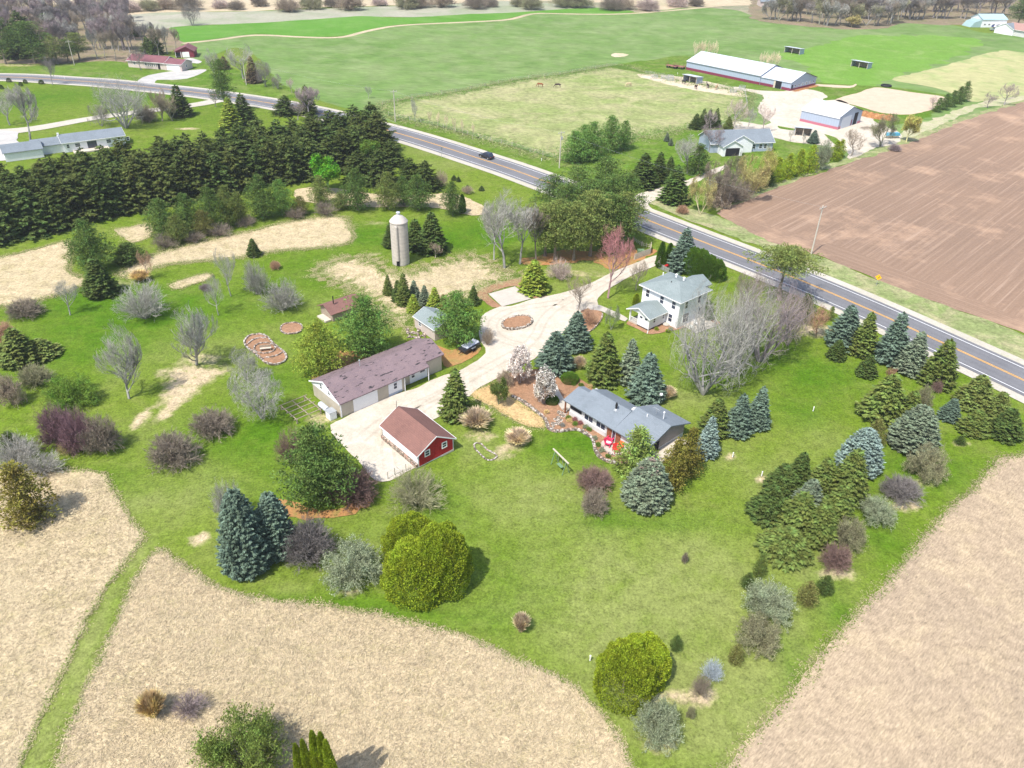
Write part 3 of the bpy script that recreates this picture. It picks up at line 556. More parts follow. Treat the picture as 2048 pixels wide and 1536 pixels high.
# straw blades lying over the two near meadows: uncountable, one object each
def inpoly(px, py, poly):
    c = np.zeros(len(px), bool); j = len(poly) - 1
    for i in range(len(poly)):
        xi, yi = poly[i]; xj, yj = poly[j]
        c ^= ((yi > py) != (yj > py)) & (px < (xj - xi) * (py - yi) / (yj - yi + 1e-12) + xi); j = i
    return c
def blade_sheet(name, sheetname, n, bounds, L, W, col, label, lift=0.35):
    r = np.random.RandomState(11); poly = SHEETS[sheetname]
    x = r.uniform(bounds[0], bounds[1], n); y = r.uniform(bounds[2], bounds[3], n)
    k = inpoly(x, y, poly); x, y = x[k], y[k]; n = len(x)
    th = 1.2 * np.sin(x * 0.21 + 2 * np.sin(y * 0.13)) + 1.2 * np.cos(y * 0.27 + x * 0.05) + r.randn(n) * 1.3
    l = L * r.uniform(0.5, 1.4, n); wd = W * r.uniform(0.6, 1.5, n); el = r.uniform(0.05, lift * 2, n)
    d = np.stack([np.cos(th) * np.cos(el), np.sin(th) * np.cos(el), np.sin(el)], 1)
    s = np.stack([-np.sin(th), np.cos(th), r.uniform(-.4, .4, n)], 1)
    b = np.stack([x, y, np.full(n, 0.02)], 1)
    v = np.stack([b - s * wd[:, None] / 2, b + s * wd[:, None] / 2, b + d * l[:, None]], 1).reshape(-1, 3)
    o = rawmesh(name, v, 3, 'blade'); o.color = (*col, 1); return tag(o, label, 'dry grass', None, 'stuff')
def rawdata(name, v, k):
    me = bpy.data.meshes.new(name); nv = len(v); nf = nv // k
    me.vertices.add(nv); me.vertices.foreach_set('co', np.ascontiguousarray(v, np.float32).ravel())
    me.loops.add(nv); me.loops.foreach_set('vertex_index', np.arange(nv, dtype=np.int32))
    me.polygons.add(nf); me.polygons.foreach_set('loop_start', np.arange(0, nv, k, dtype=np.int32))
    me.update(calc_edges=True); return me
def rawmesh(name, v, k, mat):
    me = rawdata(name, v, k); me.materials.append(M[mat]); o = bpy.data.objects.new(name, me); COL.objects.link(o); return o
blade_sheet('dry_grass', 'dry_meadow', 90000, (-75, -15, 30, 75), 0.42, 0.045, (0.53, 0.44, 0.30), 'flattened straw-coloured grass left of the mown path')
blade_sheet('dry_grass', 'dry_meadow_south', 140000, (-48, 16, 33, 66), 0.42, 0.045, (0.53, 0.44, 0.30), 'flattened straw-coloured grass right of the mown path')
def fringe(name, sheetname, sig, per_m, inside, outside, label, L=.26, W=.035):
    r = np.random.RandomState(len(sheetname)); g = SHEETS[sheetname]; gn = np.roll(g, -1, 0); sl = np.linalg.norm(gn - g, axis=1)
    k = (g[:, 1] > 20) & (g[:, 1] < 420) & (np.abs(g[:, 0]) < g[:, 1] * .8 + 12); pr = sl * k; tot = int(pr.sum() * per_m)
    if tot < 10: return
    i = r.choice(len(g), tot, p=pr / pr.sum()); t = r.rand(tot, 1); p = g[i] * (1 - t) + gn[i] * t
    d = (gn - g)[i]; nn = np.stack([-d[:, 1], d[:, 0]], 1); nn /= np.linalg.norm(nn, axis=1, keepdims=True) + 1e-9
    patch = .5 + .5 * np.sin(p[:, 0] * .9 + 1.3 * np.sin(p[:, 1] * .7)) * np.sin(p[:, 1] * .8)
    off = r.randn(tot) * sig * (.35 + patch); q = p + nn * off[:, None]; ins = inpoly(q[:, 0], q[:, 1], g)
    for sel, col, nm2 in ((ins, inside, 'green_tufts'), (~ins, outside, 'straw_tufts')):
        m = sel.sum(); c = q[sel]; th = r.uniform(0, 6.283, m); el = r.uniform(.03, .32, m); l = L * r.uniform(.5, 1.4, m)
        D = np.stack([np.cos(th) * np.cos(el), np.sin(th) * np.cos(el), np.sin(el)], 1); S = np.stack([-np.sin(th), np.cos(th), th * 0], 1) * (W * r.uniform(.6, 1.6, m))[:, None]
        b = np.stack([c[:, 0], c[:, 1], np.full(m, .02)], 1)
        o = rawmesh(nm2, np.stack([b - S, b + S, b + D * l[:, None]], 1).reshape(-1, 3), 3, 'blade'); o.color = (*col, 1)
        tag(o, ('green grass tufts growing into ' if nm2[0] == 'g' else 'straw-coloured tufts spilling out of ') + label, 'grass tufts', None, 'stuff')
GR = (.13, .20, .03); ST = (.40, .36, .19)
for nm, sg, pm, lb in (('dry_meadow', .28, 60, 'the near left dry meadow'), ('dry_meadow_south', .28, 60, 'the near bottom dry meadow'), ('dry_meadow_west', .6, 120, 'the far-left dry meadow'), ('dry_meadow_strip', .7, 130, 'the long dry strip'), ('dry_meadow_silo', 1.6, 320, 'the dry patch around the silo'),
                       ('dry_meadow_middle', .8, 50, 'the small dry patch by the windbreak'), ('mown_patch', .5, 50, 'the small oblong dry patch'), ('bare_field', .45, 60, 'the bare field at lower right'), ('straw_patch', .4, 60, 'the yellow straw cover')):
    fringe('fringe', nm, sg, pm, GR, ST, lb)
fringe('fringe', 'pasture', 3.0, 60, (.15, .25, .055), (.26, .28, .12), 'the horse pasture', .8, .10)
# ------------------------------------------------------------------ plant prototypes (mesh data shared by copies)
def cards(c, d, L, W, r, tilt=0.5):
    """kite-shaped needle sprays: c centres, d unit directions"""
    n = len(c); L = np.broadcast_to(L, (n,))[:, None]; W = np.broadcast_to(W, (n,))[:, None]
    up = np.tile([0, 0, 1.0], (n, 1)) + r.randn(n, 3) * tilt
    s = np.cross(d, up); s /= np.linalg.norm(s, axis=1, keepdims=True) + 1e-6
    return np.stack([c, c + d * L * 0.45 + s * W * 0.5, c + d * L, c + d * L * 0.45 - s * W * 0.5], 1).reshape(-1, 3)
def unit(a): return a / (np.linalg.norm(a, axis=-1, keepdims=True) + 1e-9)
def spruce_v(seed, H=10.0, Rm=2.6, whorls=30, nb=11, droop=0.35, p=0.85, size=1.0, rag=0.12, bare=0.03, zj=0.0, hang=0.0):
    r = np.random.RandomState(seed); C = []; D = []; LL = []
    for k in range(whorls):
        t = bare + (0.985 - bare) * (k + r.uniform(-.3, .3)) / whorls; z = H * max(t, .01)
        rad = Rm * (1 - t) ** p * (1 if t > .12 else .80 + t * 1.6)
        n = max(4, int(nb * (0.45 + 0.75 * (1 - t)))); a0 = r.uniform(0, 6.28)
        for j in range(n):
            a = a0 + 6.283 * j / n + r.uniform(-.22, .22); rr = rad * (1 + r.uniform(-rag, rag) * 1.6)
            m = max(3, int(rr / (0.27 * size)))
            u = (np.arange(m) + 0.6) / m; u = 0.28 + 0.72 * u
            zz = z + r.uniform(-1, 1) * zj + 0.10 * rr - droop * rr * u + 0.30 * rr * u ** 3 + r.uniform(-.12, .12)
            pos = np.stack([np.cos(a) * rr * u, np.sin(a) * rr * u, zz], 1)
            wdt = 0.34 * size + 0.20 * rr * (1 - u) * 0.9
            for sgn in (-1, 1, 0):
                aa = a + sgn * r.uniform(.5, 1.0, m) + r.uniform(-.15, .15, m)
                el = r.uniform(-.35 - hang, .12 + hang * .3, m) - (0.15 if sgn else -0.12)
                C.append(pos + np.array([0, 0, .05]) * abs(sgn)); D.append(np.stack([np.cos(aa) * np.cos(el), np.sin(aa) * np.cos(el), np.sin(el)], 1))
                LL.append((wdt if sgn else np.full(m, .42 * size)) * r.uniform(.8, 1.3, m))
    C.append(np.tile([0, 0, H * .955], (7, 1))); D.append(unit(np.stack([r.randn(7) * .3, r.randn(7) * .3, np.ones(7)], 1))); LL.append(np.full(7, .5 * size))
    C = np.concatenate(C); D = np.concatenate(D); LL = np.concatenate(LL)
    return cards(C, D, LL * 1.25, LL * 0.62, r, .35)
def puffs(cent, rad, n_each, L, W, r, updir=0.35, shell=0.55):
    """tufts of needles round every branch end"""
    n = len(cent); rad = np.broadcast_to(rad, (n,))
    d = unit(r.randn(n, n_each, 3) + np.array([0, 0, updir]))
    rr = rad[:, None, None] * (shell + (1 - shell) * r.rand(n, n_each, 1))
    c = cent[:, None] + d * rr * np.array([.95, .95, .5])
    c = c.reshape(-1, 3); d = unit(d.reshape(-1, 3) + r.randn(len(c), 3) * .35)
    return cards(c, d, L * r.uniform(.7, 1.3, len(c)), W * r.uniform(.7, 1.3, len(c)), r, .8)
def pine_v(seed, H=10.0, Rm=3.4, lv=10, nb=8, full=0.35, flat=0.6, base=0.10, puff=.80, n_each=58, L=.34, W=.125, rag=.25, topw=.35, nn1=True):
    r = np.random.RandomState(seed); cent = []; rad = []
    for k in range(lv):
        t = base + (0.97 - base) * k / (lv - 1)
        q = (t - base) / (1 - base)
        prof = (min(1, .62 + q / max(full, .05) * .38) if q < full else (1 - ((q - full) / (1 - full)) ** 1.7 * (1 - topw * .35)))
        rad_t = Rm * max(prof, .12); n = max(3, int(nb * (.5 + .6 * prof))); a0 = r.uniform(0, 6.28)
        for j in range(n):
            a = a0 + 6.283 * j / n + r.uniform(-.35, .35); rr = rad_t * (1 + r.uniform(-rag, rag * .8))
            m = max(2, int(rr / .85))
            for i in range(m):
                u = (i + .8) / m * .95
                for s in range(1 if nn1 else 2):
                    aa = a + r.uniform(-.35, .35) * (1 if i else .5)
                    cent.append((math.cos(aa) * rr * u, math.sin(aa) * rr * u, H * t + (u * .05 * rr - .12 * u * u * rr if t < .8 else 0) + r.uniform(-.25, .25)))
                    rad.append(puff * r.uniform(.75, 1.25))
    cent.append((0, 0, H * .95)); rad.append(puff * .7)
    cent = np.array(cent); rad = np.array(rad)
    v = puffs(cent, rad, n_each, L, W, r)
    v.reshape(-1, 4, 3)
    return v
def globe_v(seed, lobes, n=11000, L=.30, W=.17):
    """dense arborvitae dome: small upright sprays packed over a lumpy egg that stands on the ground"""
    r = np.random.RandomState(seed); out = []
    for (lx, ly, rx, rz) in lobes:
        k = n; t = r.rand(k) ** .85; a = r.uniform(0, 6.283, k)          # t: height fraction
        prof = np.where(t < .25, .90 + .10 * (t / .25) ** .6, np.sqrt(np.maximum(0, 1 - ((t - .25) / .75) ** 2.0)))
        extra = r.rand(k) < .28; u = np.sqrt(r.rand(k)); prof = np.where(extra, u * .75, prof); t = np.where(extra, .25 + .75 * np.maximum(0, 1 - prof ** 2) ** (1 / 2.0), t)
        lump = 1 + .05 * np.sin(a * 5 + seed + 3 * np.sin(t * 6)) + .045 * np.sin(t * 23 + np.sin(a * 7) * 2) + r.uniform(-.085, .02, k)
        c = np.stack([lx + np.cos(a) * rx * prof * lump, ly + np.sin(a) * rx * prof * lump, np.maximum(.03, t * rz * (1 + (lump - 1) * .6))], 1)
        dd = unit(np.stack([np.cos(a) * prof * .7, np.sin(a) * prof * .7, np.full(k, .8)], 1) + r.randn(k, 3) * .4)
        out.append(cards(c, dd, L * r.uniform(.6, 1.4, k), W * r.uniform(.6, 1.4, k), r, 1.2))
    return np.concatenate(out)
def column_v(seed, H=5.0, Rm=.8, n=7000, L=.20, W=.10, p=.55):
    r = np.random.RandomState(seed); t = r.rand(n) ** 0.8; a = r.uniform(0, 6.283, n)
    prof = np.minimum(1, (t + .08) * 5) * (1 - t) ** p
    rad = Rm * prof * (1 + .10 * np.sin(a * 3 + t * 9 + seed) + r.uniform(-.12, .06, n))
    c = np.stack([np.cos(a) * rad, np.sin(a) * rad, t * H * .97], 1)
    d = unit(np.stack([np.cos(a) * .5, np.sin(a) * .5, np.full(n, .9)], 1) + r.randn(n, 3) * .3)
    return cards(c, d, L * r.uniform(.7, 1.3, n), W * r.uniform(.7, 1.3, n), r, 1.2)
def tubes(A, B, ra, rb, k=3):
    A = np.asarray(A, float); B = np.asarray(B, float); n = len(A); ra = np.asarray(ra)[:, None]; rb = np.asarray(rb)[:, None]
    d = unit(B - A); h = np.where(np.abs(d[:, 2:3]) > .9, [[1., 0, 0]], [[0, 0, 1.]]); u = unit(np.cross(d, h)); w_ = np.cross(d, u); out = []
    for i in range(k):
        t0 = 2 * math.pi * i / k; t1 = 2 * math.pi * (i + 1) / k
        e0 = u * math.cos(t0) + w_ * math.sin(t0); e1 = u * math.cos(t1) + w_ * math.sin(t1)
        out.append(np.stack([A + e0 * ra, A + e1 * ra, B + e1 * rb, B + e0 * rb], 1))
    return np.stack(out, 1).reshape(-1, 3)
def bare_v(seed, H=10.0, Rm=4.5, split=.18, nl=5, stems=1, r0=.20, up=.55, twig=.016, kids=(6, 5, 5, 5), spread=.75, env=(.15, .45)):
    """leafless tree: trunk, limbs, branches and fine twigs, all real tapered tubes"""
    r = np.random.RandomState(seed); A = []; B = []; RA = []; RB = []; ends = []
    def grow(p, d, L, rad, lev):
        n = 3 if lev < 3 else 2; q = p; dd = d
        pts = [p]
        for i in range(n):
            dd = unit(dd + r.randn(3) * (.10 if lev == 0 else .2) + np.array([0, 0, .10 if lev else .03]) * up)
            q2 = q + dd * L / n
            if q2[2] < .15: q2[2] = .15
            A.append(q); B.append(q2); ra = rad * (1 - .55 * i / n); rb = rad * (1 - .55 * (i + 1) / n); RA.append(ra); RB.append(rb)
            q = q2; pts.append(q)
        if lev >= nl - 1: return
        k = kids[min(lev, len(kids) - 1)]
        for j in range(k):
            t = (.30 if lev else split * 1.4) + (1 - (.30 if lev else split * 1.4)) * (j + r.uniform(.2, .9)) / k
            t = min(t, .99); i = min(int(t * n), n - 1); pos = pts[i] + (pts[i + 1] - pts[i]) * (t * n - i)
            a = 2.4 * j + r.uniform(-.6, .6) + lev; ax = unit(np.cross(dd, [.3, .5, .8])); ay = np.cross(dd, ax)
            sp = spread * r.uniform(.7, 1.25)
            nd = unit(dd * math.cos(sp) + (ax * math.cos(a) + ay * math.sin(a)) * math.sin(sp))
            nd = unit(nd + np.array([0, 0, up * .35]))
            grow(pos, nd, L * (r.uniform(.45, .68) if lev else r.uniform(.5, .75)), max(rad * .52 * (1 - t * .35), twig), lev + 1)
        if lev: grow(q, dd, L * .5, max(rad * .45, twig), lev + 1)
    for s in range(stems):
        a = 6.283 * s / stems + r.uniform(-.4, .4); lean = 0 if stems == 1 else r.uniform(.25, .5)
        d = unit(np.array([math.cos(a) * lean, math.sin(a) * lean, 1]))
        grow(np.zeros(3) + d * np.array([.3, .3, 0]), d, H * .62, r0 / math.sqrt(stems), 0)
    A = np.array(A); B = np.array(B); RA = np.array(RA); RB = np.array(RB)
    # fit the silhouette to H and Rm
    zmax = np.percentile(B[:, 2], 99.8); rr = np.percentile(np.hypot(B[:, 0], B[:, 1]), 88); s = np.array([Rm / rr, Rm / rr, H / zmax])
    A = A * s; B = B * s
    def warp(q):
        t = q[:, 2] / H; zb = env[0]; u = np.clip((t - zb) / (1 - zb), 0, 1)
        prof = np.sqrt(np.clip(1 - ((u - env[1]) / (env[1] + .04 if env[1] > .5 else 1.04 - env[1])) ** 2, .02, 1)); prof = np.where(t < zb, .10 + .5 * np.clip(t / max(zb, .01), 0, 1) ** 2 * .3, np.maximum(prof, .12))
        lim = Rm * prof * 1.08; rr_ = np.hypot(q[:, 0], q[:, 1]) + 1e-6; k_ = lim * (1 - np.exp(-1.25 * rr_ / lim)) / rr_
        out = q.copy(); out[:, 0] *= k_; out[:, 1] *= k_; return out
    A = warp(A); B = warp(B)
    thick = RA > .032
    return tubes(A[thick], B[thick], RA[thick], RB[thick], 5), tubes(A[~thick], B[~thick], np.maximum(RA[~thick], twig), np.maximum(RB[~thick], twig * .6), 3), B[~thick]
def bush_v(seed, H=3.0, Rm=2.5, stems=70, sub=7, sub2=5, twig=.0095, dome=True):
    r = np.random.RandomState(seed); A = []; B = []; RA = []; RB = []
    for s in range(stems):
        a = r.uniform(0, 6.283); el = math.acos(1 - r.rand() * .92)      # angle from the vertical
        tip = np.array([math.cos(a) * math.sin(el) * Rm, math.sin(a) * math.sin(el) * Rm, math.cos(el) * H * .96 + .15]) * r.uniform(.8, 1.0)
        p0 = np.array([math.cos(a), math.sin(a), 0]) * .15 * Rm * r.rand(); mid = p0 * .5 + tip * .5 + np.array([0, 0, .12 * H * math.sin(el)])
        A += [p0, mid]; B += [mid, tip]; RA += [.022, .014]; RB += [.014, twig]
        for j in range(sub):
            t = r.uniform(.25, 1); q = p0 + (mid - p0) * t * 2 if t < .5 else mid + (tip - mid) * (t * 2 - 1)
            d = unit(unit(tip - p0) + r.randn(3) * .55 + np.array([0, 0, .15])); e = q + d * Rm * r.uniform(.18, .36); e[2] = max(e[2], .05)
            A.append(q); B.append(e); RA.append(twig * 1.3); RB.append(twig)
            for i in range(sub2):
                q2 = q + (e - q) * r.uniform(.3, 1); d2 = unit(d + r.randn(3) * .6 + np.array([0, 0, .1])); e2 = q2 + d2 * Rm * r.uniform(.07, .17); e2[2] = max(e2[2], .03)
                A.append(q2); B.append(e2); RA.append(twig); RB.append(twig * .6)
    B_ = np.array(B); return tubes(np.array(A), B_, np.array(RA), np.array(RB), 3), B_
def leaves_at(pts, seed, n, L, W, sp=.15):
    r = np.random.RandomState(seed); c = pts[r.randint(0, len(pts), n)] + r.randn(n, 3) * sp; c[:, 2] = np.maximum(c[:, 2], .05)
    return cards(c, unit(r.randn(n, 3) + np.array([0, 0, .3])), L * r.uniform(.7, 1.3, n), W * r.uniform(.7, 1.3, n), r, 1.0)
def grass_v(seed, H=2.0, Rm=1.3, n=1600):
    r = np.random.RandomState(seed); a = r.uniform(0, 6.283, n); q = r.rand(n) ** .8; rad = .35 * Rm * r.rand(n)
    b = np.stack([np.cos(a) * rad, np.sin(a) * rad, np.zeros(n)], 1); a2 = a + r.randn(n) * .4
    h = H * r.uniform(.6, 1, n) * (1 - .35 * q)
    m = b + np.stack([np.cos(a2) * q * Rm * .45, np.sin(a2) * q * Rm * .45, h * .65], 1)
    t = b + np.stack([np.cos(a2) * q * Rm, np.sin(a2) * q * Rm, h], 1)
    s = np.stack([-np.sin(a2), np.cos(a2), r.randn(n) * .5], 1) * .03
    return np.concatenate([np.stack([b - s, b + s, m + s, m - s], 1).reshape(-1, 3), np.stack([m - s, m + s, t + s * .3, t - s * .3], 1).reshape(-1, 3)])
def trunk_v(H, r0, bend=.1, seed=0, k=7):
    r = np.random.RandomState(seed); n = 6; p = np.zeros((n + 1, 3)); p[:, 2] = np.linspace(0, H, n + 1); p[1:, :2] += np.cumsum(r.randn(n, 2) * bend * .3, 0)
    rad = r0 * (1 - np.linspace(0, .85, n + 1)); rad[0] *= 1.3
    return tubes(p[:-1], p[1:], rad[:-1], rad[1:], k)

PROTO = {}
def reg(kind, H, Rm, parts):
    """parts = [(name, verts, material)]"""
    out = []
    for nm, v, mt in parts:
        me = rawdata(nm, v, 4); me.materials.append(M[mt]); out.append((nm, me, mt))
    PROTO.setdefault(kind, []).append((H, Rm, out))
for s in range(4):
    reg('spruce', 10, 2.6, [('trunk', trunk_v(9, .17, .03, s), 'bark'), ('crown', spruce_v(s, 10, 2.6, 30, 12, .34, .82), 'needle')])
for s in range(3):     # wide old blue spruce, fine-textured
    reg('fatspruce', 10, 4.0, [('trunk', trunk_v(8, .2, .03, s), 'bark'), ('crown', spruce_v(20 + s, 10, 4.0, 40, 19, .30, .55, .82, .07, .01), 'needle')])
for s in range(4):     # norway spruces of the windbreak: dark, drooping, ragged
    reg('norway', 12, 3.0, [('trunk', trunk_v(11, .2, .05, s), 'bark'), ('crown', spruce_v(40 + s, 12, 3.2, 34, 12, .45, .62, .95, .40, .02, .55, .9), 'needle')])
for s in range(4):
    reg('pine', 10, 4.0, [('trunk', trunk_v(9, .2, .1, s), 'bark'), ('crown', pine_v(60 + s, 10, 4.0), 'needle')])
for s in range(3):     # tall pines that have lost their lower limbs
    reg('tallpine', 13, 3.2, [('trunk', trunk_v(12, .22, .12, s), 'bark'), ('crown', pine_v(70 + s, 13, 3.2, 9, 6, .30, .5, .30, .90, 72, .30, .115, .30, .9), 'needle')])
reg('flatpine', 9, 5.0, [('trunk', trunk_v(8, .3, .35, 5), 'bark'), ('crown', pine_v(80, 9, 5.0, 5, 14, .35, .5, .72, .62, 60, .30, .11, .3, .6), 'needle')])
reg('globe', 6, 3.0, [('trunk', trunk_v(3, .2, .02, 1), 'bark'), ('crown', globe_v(1, [(0, 0, 3.0, 6)], 30000, .19, .10), 'sprig')])
reg('globe', 6, 3.0, [('trunk', trunk_v(3, .2, .02, 2), 'bark'), ('crown', globe_v(5, [(0, 0, 3.0, 6)], 30000, .19, .10), 'sprig')])
for s in range(3): reg('column', 5, .8, [('trunk', trunk_v(4, .08, .02, s), 'bark'), ('crown', column_v(s), 'sprig')])
for s in range(3): reg('cedar', 6, 2.0, [('trunk', trunk_v(5, .12, .06, s), 'bark'), ('crown', pine_v(90 + s, 6, 2.0, 13, 6, .25, .5, .02, .46, 44, .26, .10, .22, .1), 'needle')])
def barereg(kind, H, Rm, seeds, leaf=None, **k):
    for s in seeds:
        t, tw, ends = bare_v(s, H, Rm, **k); L = [('trunk', t, 'twig'), ('crown', tw, 'twig')]
        if leaf: L = [('trunk', t, 'twig'), ('crown', np.concatenate([tw, leaves_at(ends, s, *leaf)]), 'leaf')]
        reg(kind, H, Rm, L)
barereg('bare', 10, 4.2, (101, 102, 103), split=.3, r0=.19, up=.8, spread=.62, kids=(9, 5, 5, 5), twig=.010)
barereg('spreading', 13, 8.0, (111, 112), split=.15, r0=.6, stems=6, up=.22, spread=.8, env=(.0, .5), kids=(6, 5, 4, 3), twig=.0095)
barereg('oval', 9, 3.2, (121, 122), split=.08, r0=.16, up=1.0, spread=.55, env=(.05, .42), kids=(16, 5, 5, 5), twig=.009)
barereg('woods', 14, 4.0, (131, 132, 133), split=.4, r0=.22, up=1.0, spread=.55, kids=(8, 6, 5, 4), twig=.022)
barereg('weeping', 8, 4.5, (141, 142), split=.12, r0=.2, stems=3, up=.15, spread=.8, env=(.0, .40), kids=(7, 5, 5, 5), twig=.010)
barereg('leafing', 9, 3.6, (151, 152), (9000, .26, .2, .25), split=.2, r0=.2, up=.7, spread=.65, kids=(8, 6, 5, 4), twig=.011)
barereg('budding', 9, 4.0, (161, 162), (3500, .15, .1, .15), split=.2, r0=.2, stems=2, up=.6, spread=.65, kids=(7, 5, 5, 5), twig=.010)
for s in (201, 202, 203):
    v, e = bush_v(s, 3, 2.5, 150, 9, 7); reg('bush', 3, 2.5, [('stems', v, 'twig')])
for s in (211, 212):
    v, e = bush_v(s, 3, 2.5, 80, 8, 5); reg('leafbush', 3, 2.5, [('stems', v, 'twig'), ('crown', leaves_at(e, s, 12000, .11, .07, .07), 'leaf')])
for s in (221,):
    v, e = bush_v(s, 3, 2.5, 110, 7, 5, .008); reg('openbush', 3, 2.5, [('stems', v, 'twig')])
for s in (231, 232): reg('tallgrass', 2, 1.3, [('blades', grass_v(s), 'leaf')])
reg('blossom', 5, 2.0, [('trunk', bare_v(301, 5, 2, r0=.09, stems=3, split=.1, kids=(6, 5, 5, 4))[0], 'twig'), ('crown', bare_v(301, 5, 2, r0=.09, stems=3, split=.1, kids=(6, 5, 5, 4))[1], 'twig'),
    ('blossoms', leaves_at(bare_v(301, 5, 2, r0=.09, stems=3, split=.1, kids=(6, 5, 5, 4))[2], 9, 3800, .14, .13, .1), 'leaf')])

C = dict(blue=(.14, .20, .145), pale=(.24, .32, .28), green=(.15, .195, .05), dkgreen=(.09, .13, .036), olivegreen=(.16, .215, .05), norway=(.085, .118, .034), grayg=(.19, .235, .155), olive=(.19, .19, .06),
         pine=(.165, .285, .065), ypine=(.28, .35, .055), dpine=(.115, .18, .047), bpine=(.175, .215, .06), lpine=(.23, .31, .075), yarb=(.275, .35, .03), arb=(.11, .205, .025), cedar=(.20, .18, .042), brownc=(.20, .155, .095),
         gray=(.33, .32, .285), brown=(.25, .21, .165), mauve=(.29, .235, .235), dkred=(.225, .15, .13), purple=(.23, .14, .155), dkgray=(.21, .19, .18), tan=(.36, .29, .22), red=(.40, .185, .185), rust=(.48, .30, .2),
         greeng=(.32, .36, .23), leafy=(.17, .27, .045), willow=(.5, .47, .15), bright=(.15, .38, .03), straw=(.72, .60, .41), gold=(.70, .55, .27), white=(.80, .76, .70), olivet=(.28, .27, .16), pink=(.50, .40, .36), bluegray=(.42, .47, .52), yellowt=(.46, .40, .18))
BARK = dict(pine=(.3, .22, .16), d=(.2, .165, .13))
cnt = {}
PART = {'spruce': 'spruce_tree', 'fatspruce': 'spruce_tree', 'norway': 'spruce_tree', 'pine': 'pine_tree', 'tallpine': 'pine_tree', 'flatpine': 'pine_tree', 'globe': 'arborvitae', 'column': 'arborvitae', 'cedar': 'juniper',
        'bare': 'bare_tree', 'spreading': 'bare_tree', 'oval': 'bare_tree', 'woods': 'bare_tree', 'weeping': 'bare_tree', 'leafing': 'leafing_tree', 'budding': 'budding_tree', 'bush': 'bush', 'leafbush': 'bush', 'openbush': 'bush', 'tallgrass': 'ornamental_grass', 'blossom': 'blossoming_tree'}
CATS = {'spruce_tree': 'spruce', 'pine_tree': 'pine', 'arborvitae': 'shrub', 'juniper': 'juniper', 'bare_tree': 'tree', 'leafing_tree': 'tree', 'budding_tree': 'tree', 'bush': 'bush', 'ornamental_grass': 'grass clump', 'blossoming_tree': 'tree'}
prng = random.Random(5)
def plant(kind, X, Y, h, rad, col, label, group=None, crowncol=None, ry=None):
    L = PROTO[kind]; k = cnt.get(kind, 0); cnt[kind] = k + 1; H, Rm, parts = L[k % len(L)]
    nm = PART[kind]; o = empty(nm, X, Y, prng.uniform(0, 6.28), 0, label, CATS[nm], group)
    o.scale = (rad / Rm, rad / Rm, h / H)
    c = C[col] if isinstance(col, str) else col
    for pn, me, mt in parts:
        p = bpy.data.objects.new(pn, me); COL.objects.link(p); p.parent = o
        p.color = (*(C['white'] if pn == 'blossoms' else tuple(q * .6 + .10 for q in c) if pn == 'trunk' and mt == 'twig' else c), 1)
    return o
BLOB = {'globe', 'bush', 'leafbush', 'openbush', 'pine', 'cedar'}
CONE = {'spruce', 'fatspruce', 'norway', 'column'}
def tree(kind, bx, by, ty, wpx, col, label, group=None):
    """bx,by: foot of the visible plant in the photo; ty its top; wpx its width"""
    if kind in BLOB:
        cy = (by + ty) / 2; z = 2.0; e = .6
        for _ in range(6):
            g = P(bx, cy, z); d = depth(g, z); px = d / CAM_F; Rr = wpx / 2 * px
            e = math.atan2(CAM_H - z, math.hypot(*g)); S = (by - ty) * px * math.cos(math.atan((cy - 768) / CAM_F)) / 1.0
            q = (S / 2) ** 2 - (Rr * math.sin(e)) ** 2
            h = 2 * math.sqrt(max(q, (0.45 * Rr) ** 2)) / math.cos(e) if q > 0 else Rr * .9
            h = max(h, Rr * .75); h = min(h, 16); z = h / 2
        if kind == 'globe': h *= .9
        return plant(kind, g[0], g[1], h, Rr, col, label, group)
    g = np.array(P(bx, by)); Rr = wpx / 2 * depth(g) / CAM_F
    if kind in CONE: g = g + unit(g) * Rr * .75; Rr = wpx / 2 * depth(g) / CAM_F
    h = top_height(g, ty)
    if kind == 'tallgrass': h *= .8
    return plant(kind, g[0], g[1], h, Rr * 1.05, col, label, group)
T = tree
# --- around the white house and drive
T('bare', 1216, 596, 447, 96, 'red', 'tall red-budded maple standing on the grass beside the entrance drive')
T('bare', 1155, 628, 545, 66, 'tan', 'small bare tree at the edge of the drive where the paved walk begins')
T('bare', 1272, 580, 520, 52, 'tan', 'thin bare sapling on the lawn between entrance drive and white house')
T('openbush', 1120, 560, 518, 50, 'pink', 'pinkish bare thicket on the lawn left of the red-budded maple')
T('spruce', 1067, 592, 519, 60, 'ypine', 'bright yellow-green spruce behind the concrete parking pad')
T('spruce', 1362, 548, 455, 58, 'blue', 'tall blue spruce right behind the white two-storey house')
T('column', 1319, 538, 483, 20, 'arb', 'narrow columnar arborvitae at the drive entrance beside the gray picket fence')
T('column', 1336, 530, 486, 20, 'arb', 'narrow columnar arborvitae half hidden behind the blue spruce at the entrance')
for i, (x, y, t, w_) in enumerate([(1386, 548, 490, 40), (1402, 552, 494, 40), (1418, 556, 506, 40), (1434, 560, 515, 38)]):
    T('globe', x, y, t, w_, 'arb', ['dark green hedge shrub touching the tall blue spruce', 'second hedge shrub right of the tall blue spruce', 'third hedge shrub from the tall blue spruce, along the road', 'last hedge shrub from the blue spruce, nearest the bare trees'][i], 'hedge shrubs between white house and road')
T('column', 1271, 612, 587, 16, 'yarb', 'small pointed yellow-green shrub against the left wall of the white house')
T('column', 1416, 642, 606, 18, 'arb', 'dark upright shrub at the far right corner of the white house')
T('flatpine', 1558, 600, 503, 134, 'bpine', 'flat-topped umbrella-shaped pine overhanging the road')
T('cedar', 1612, 642, 588, 48, 'dkgreen', 'dark juniper under the flat-topped pine beside the road')
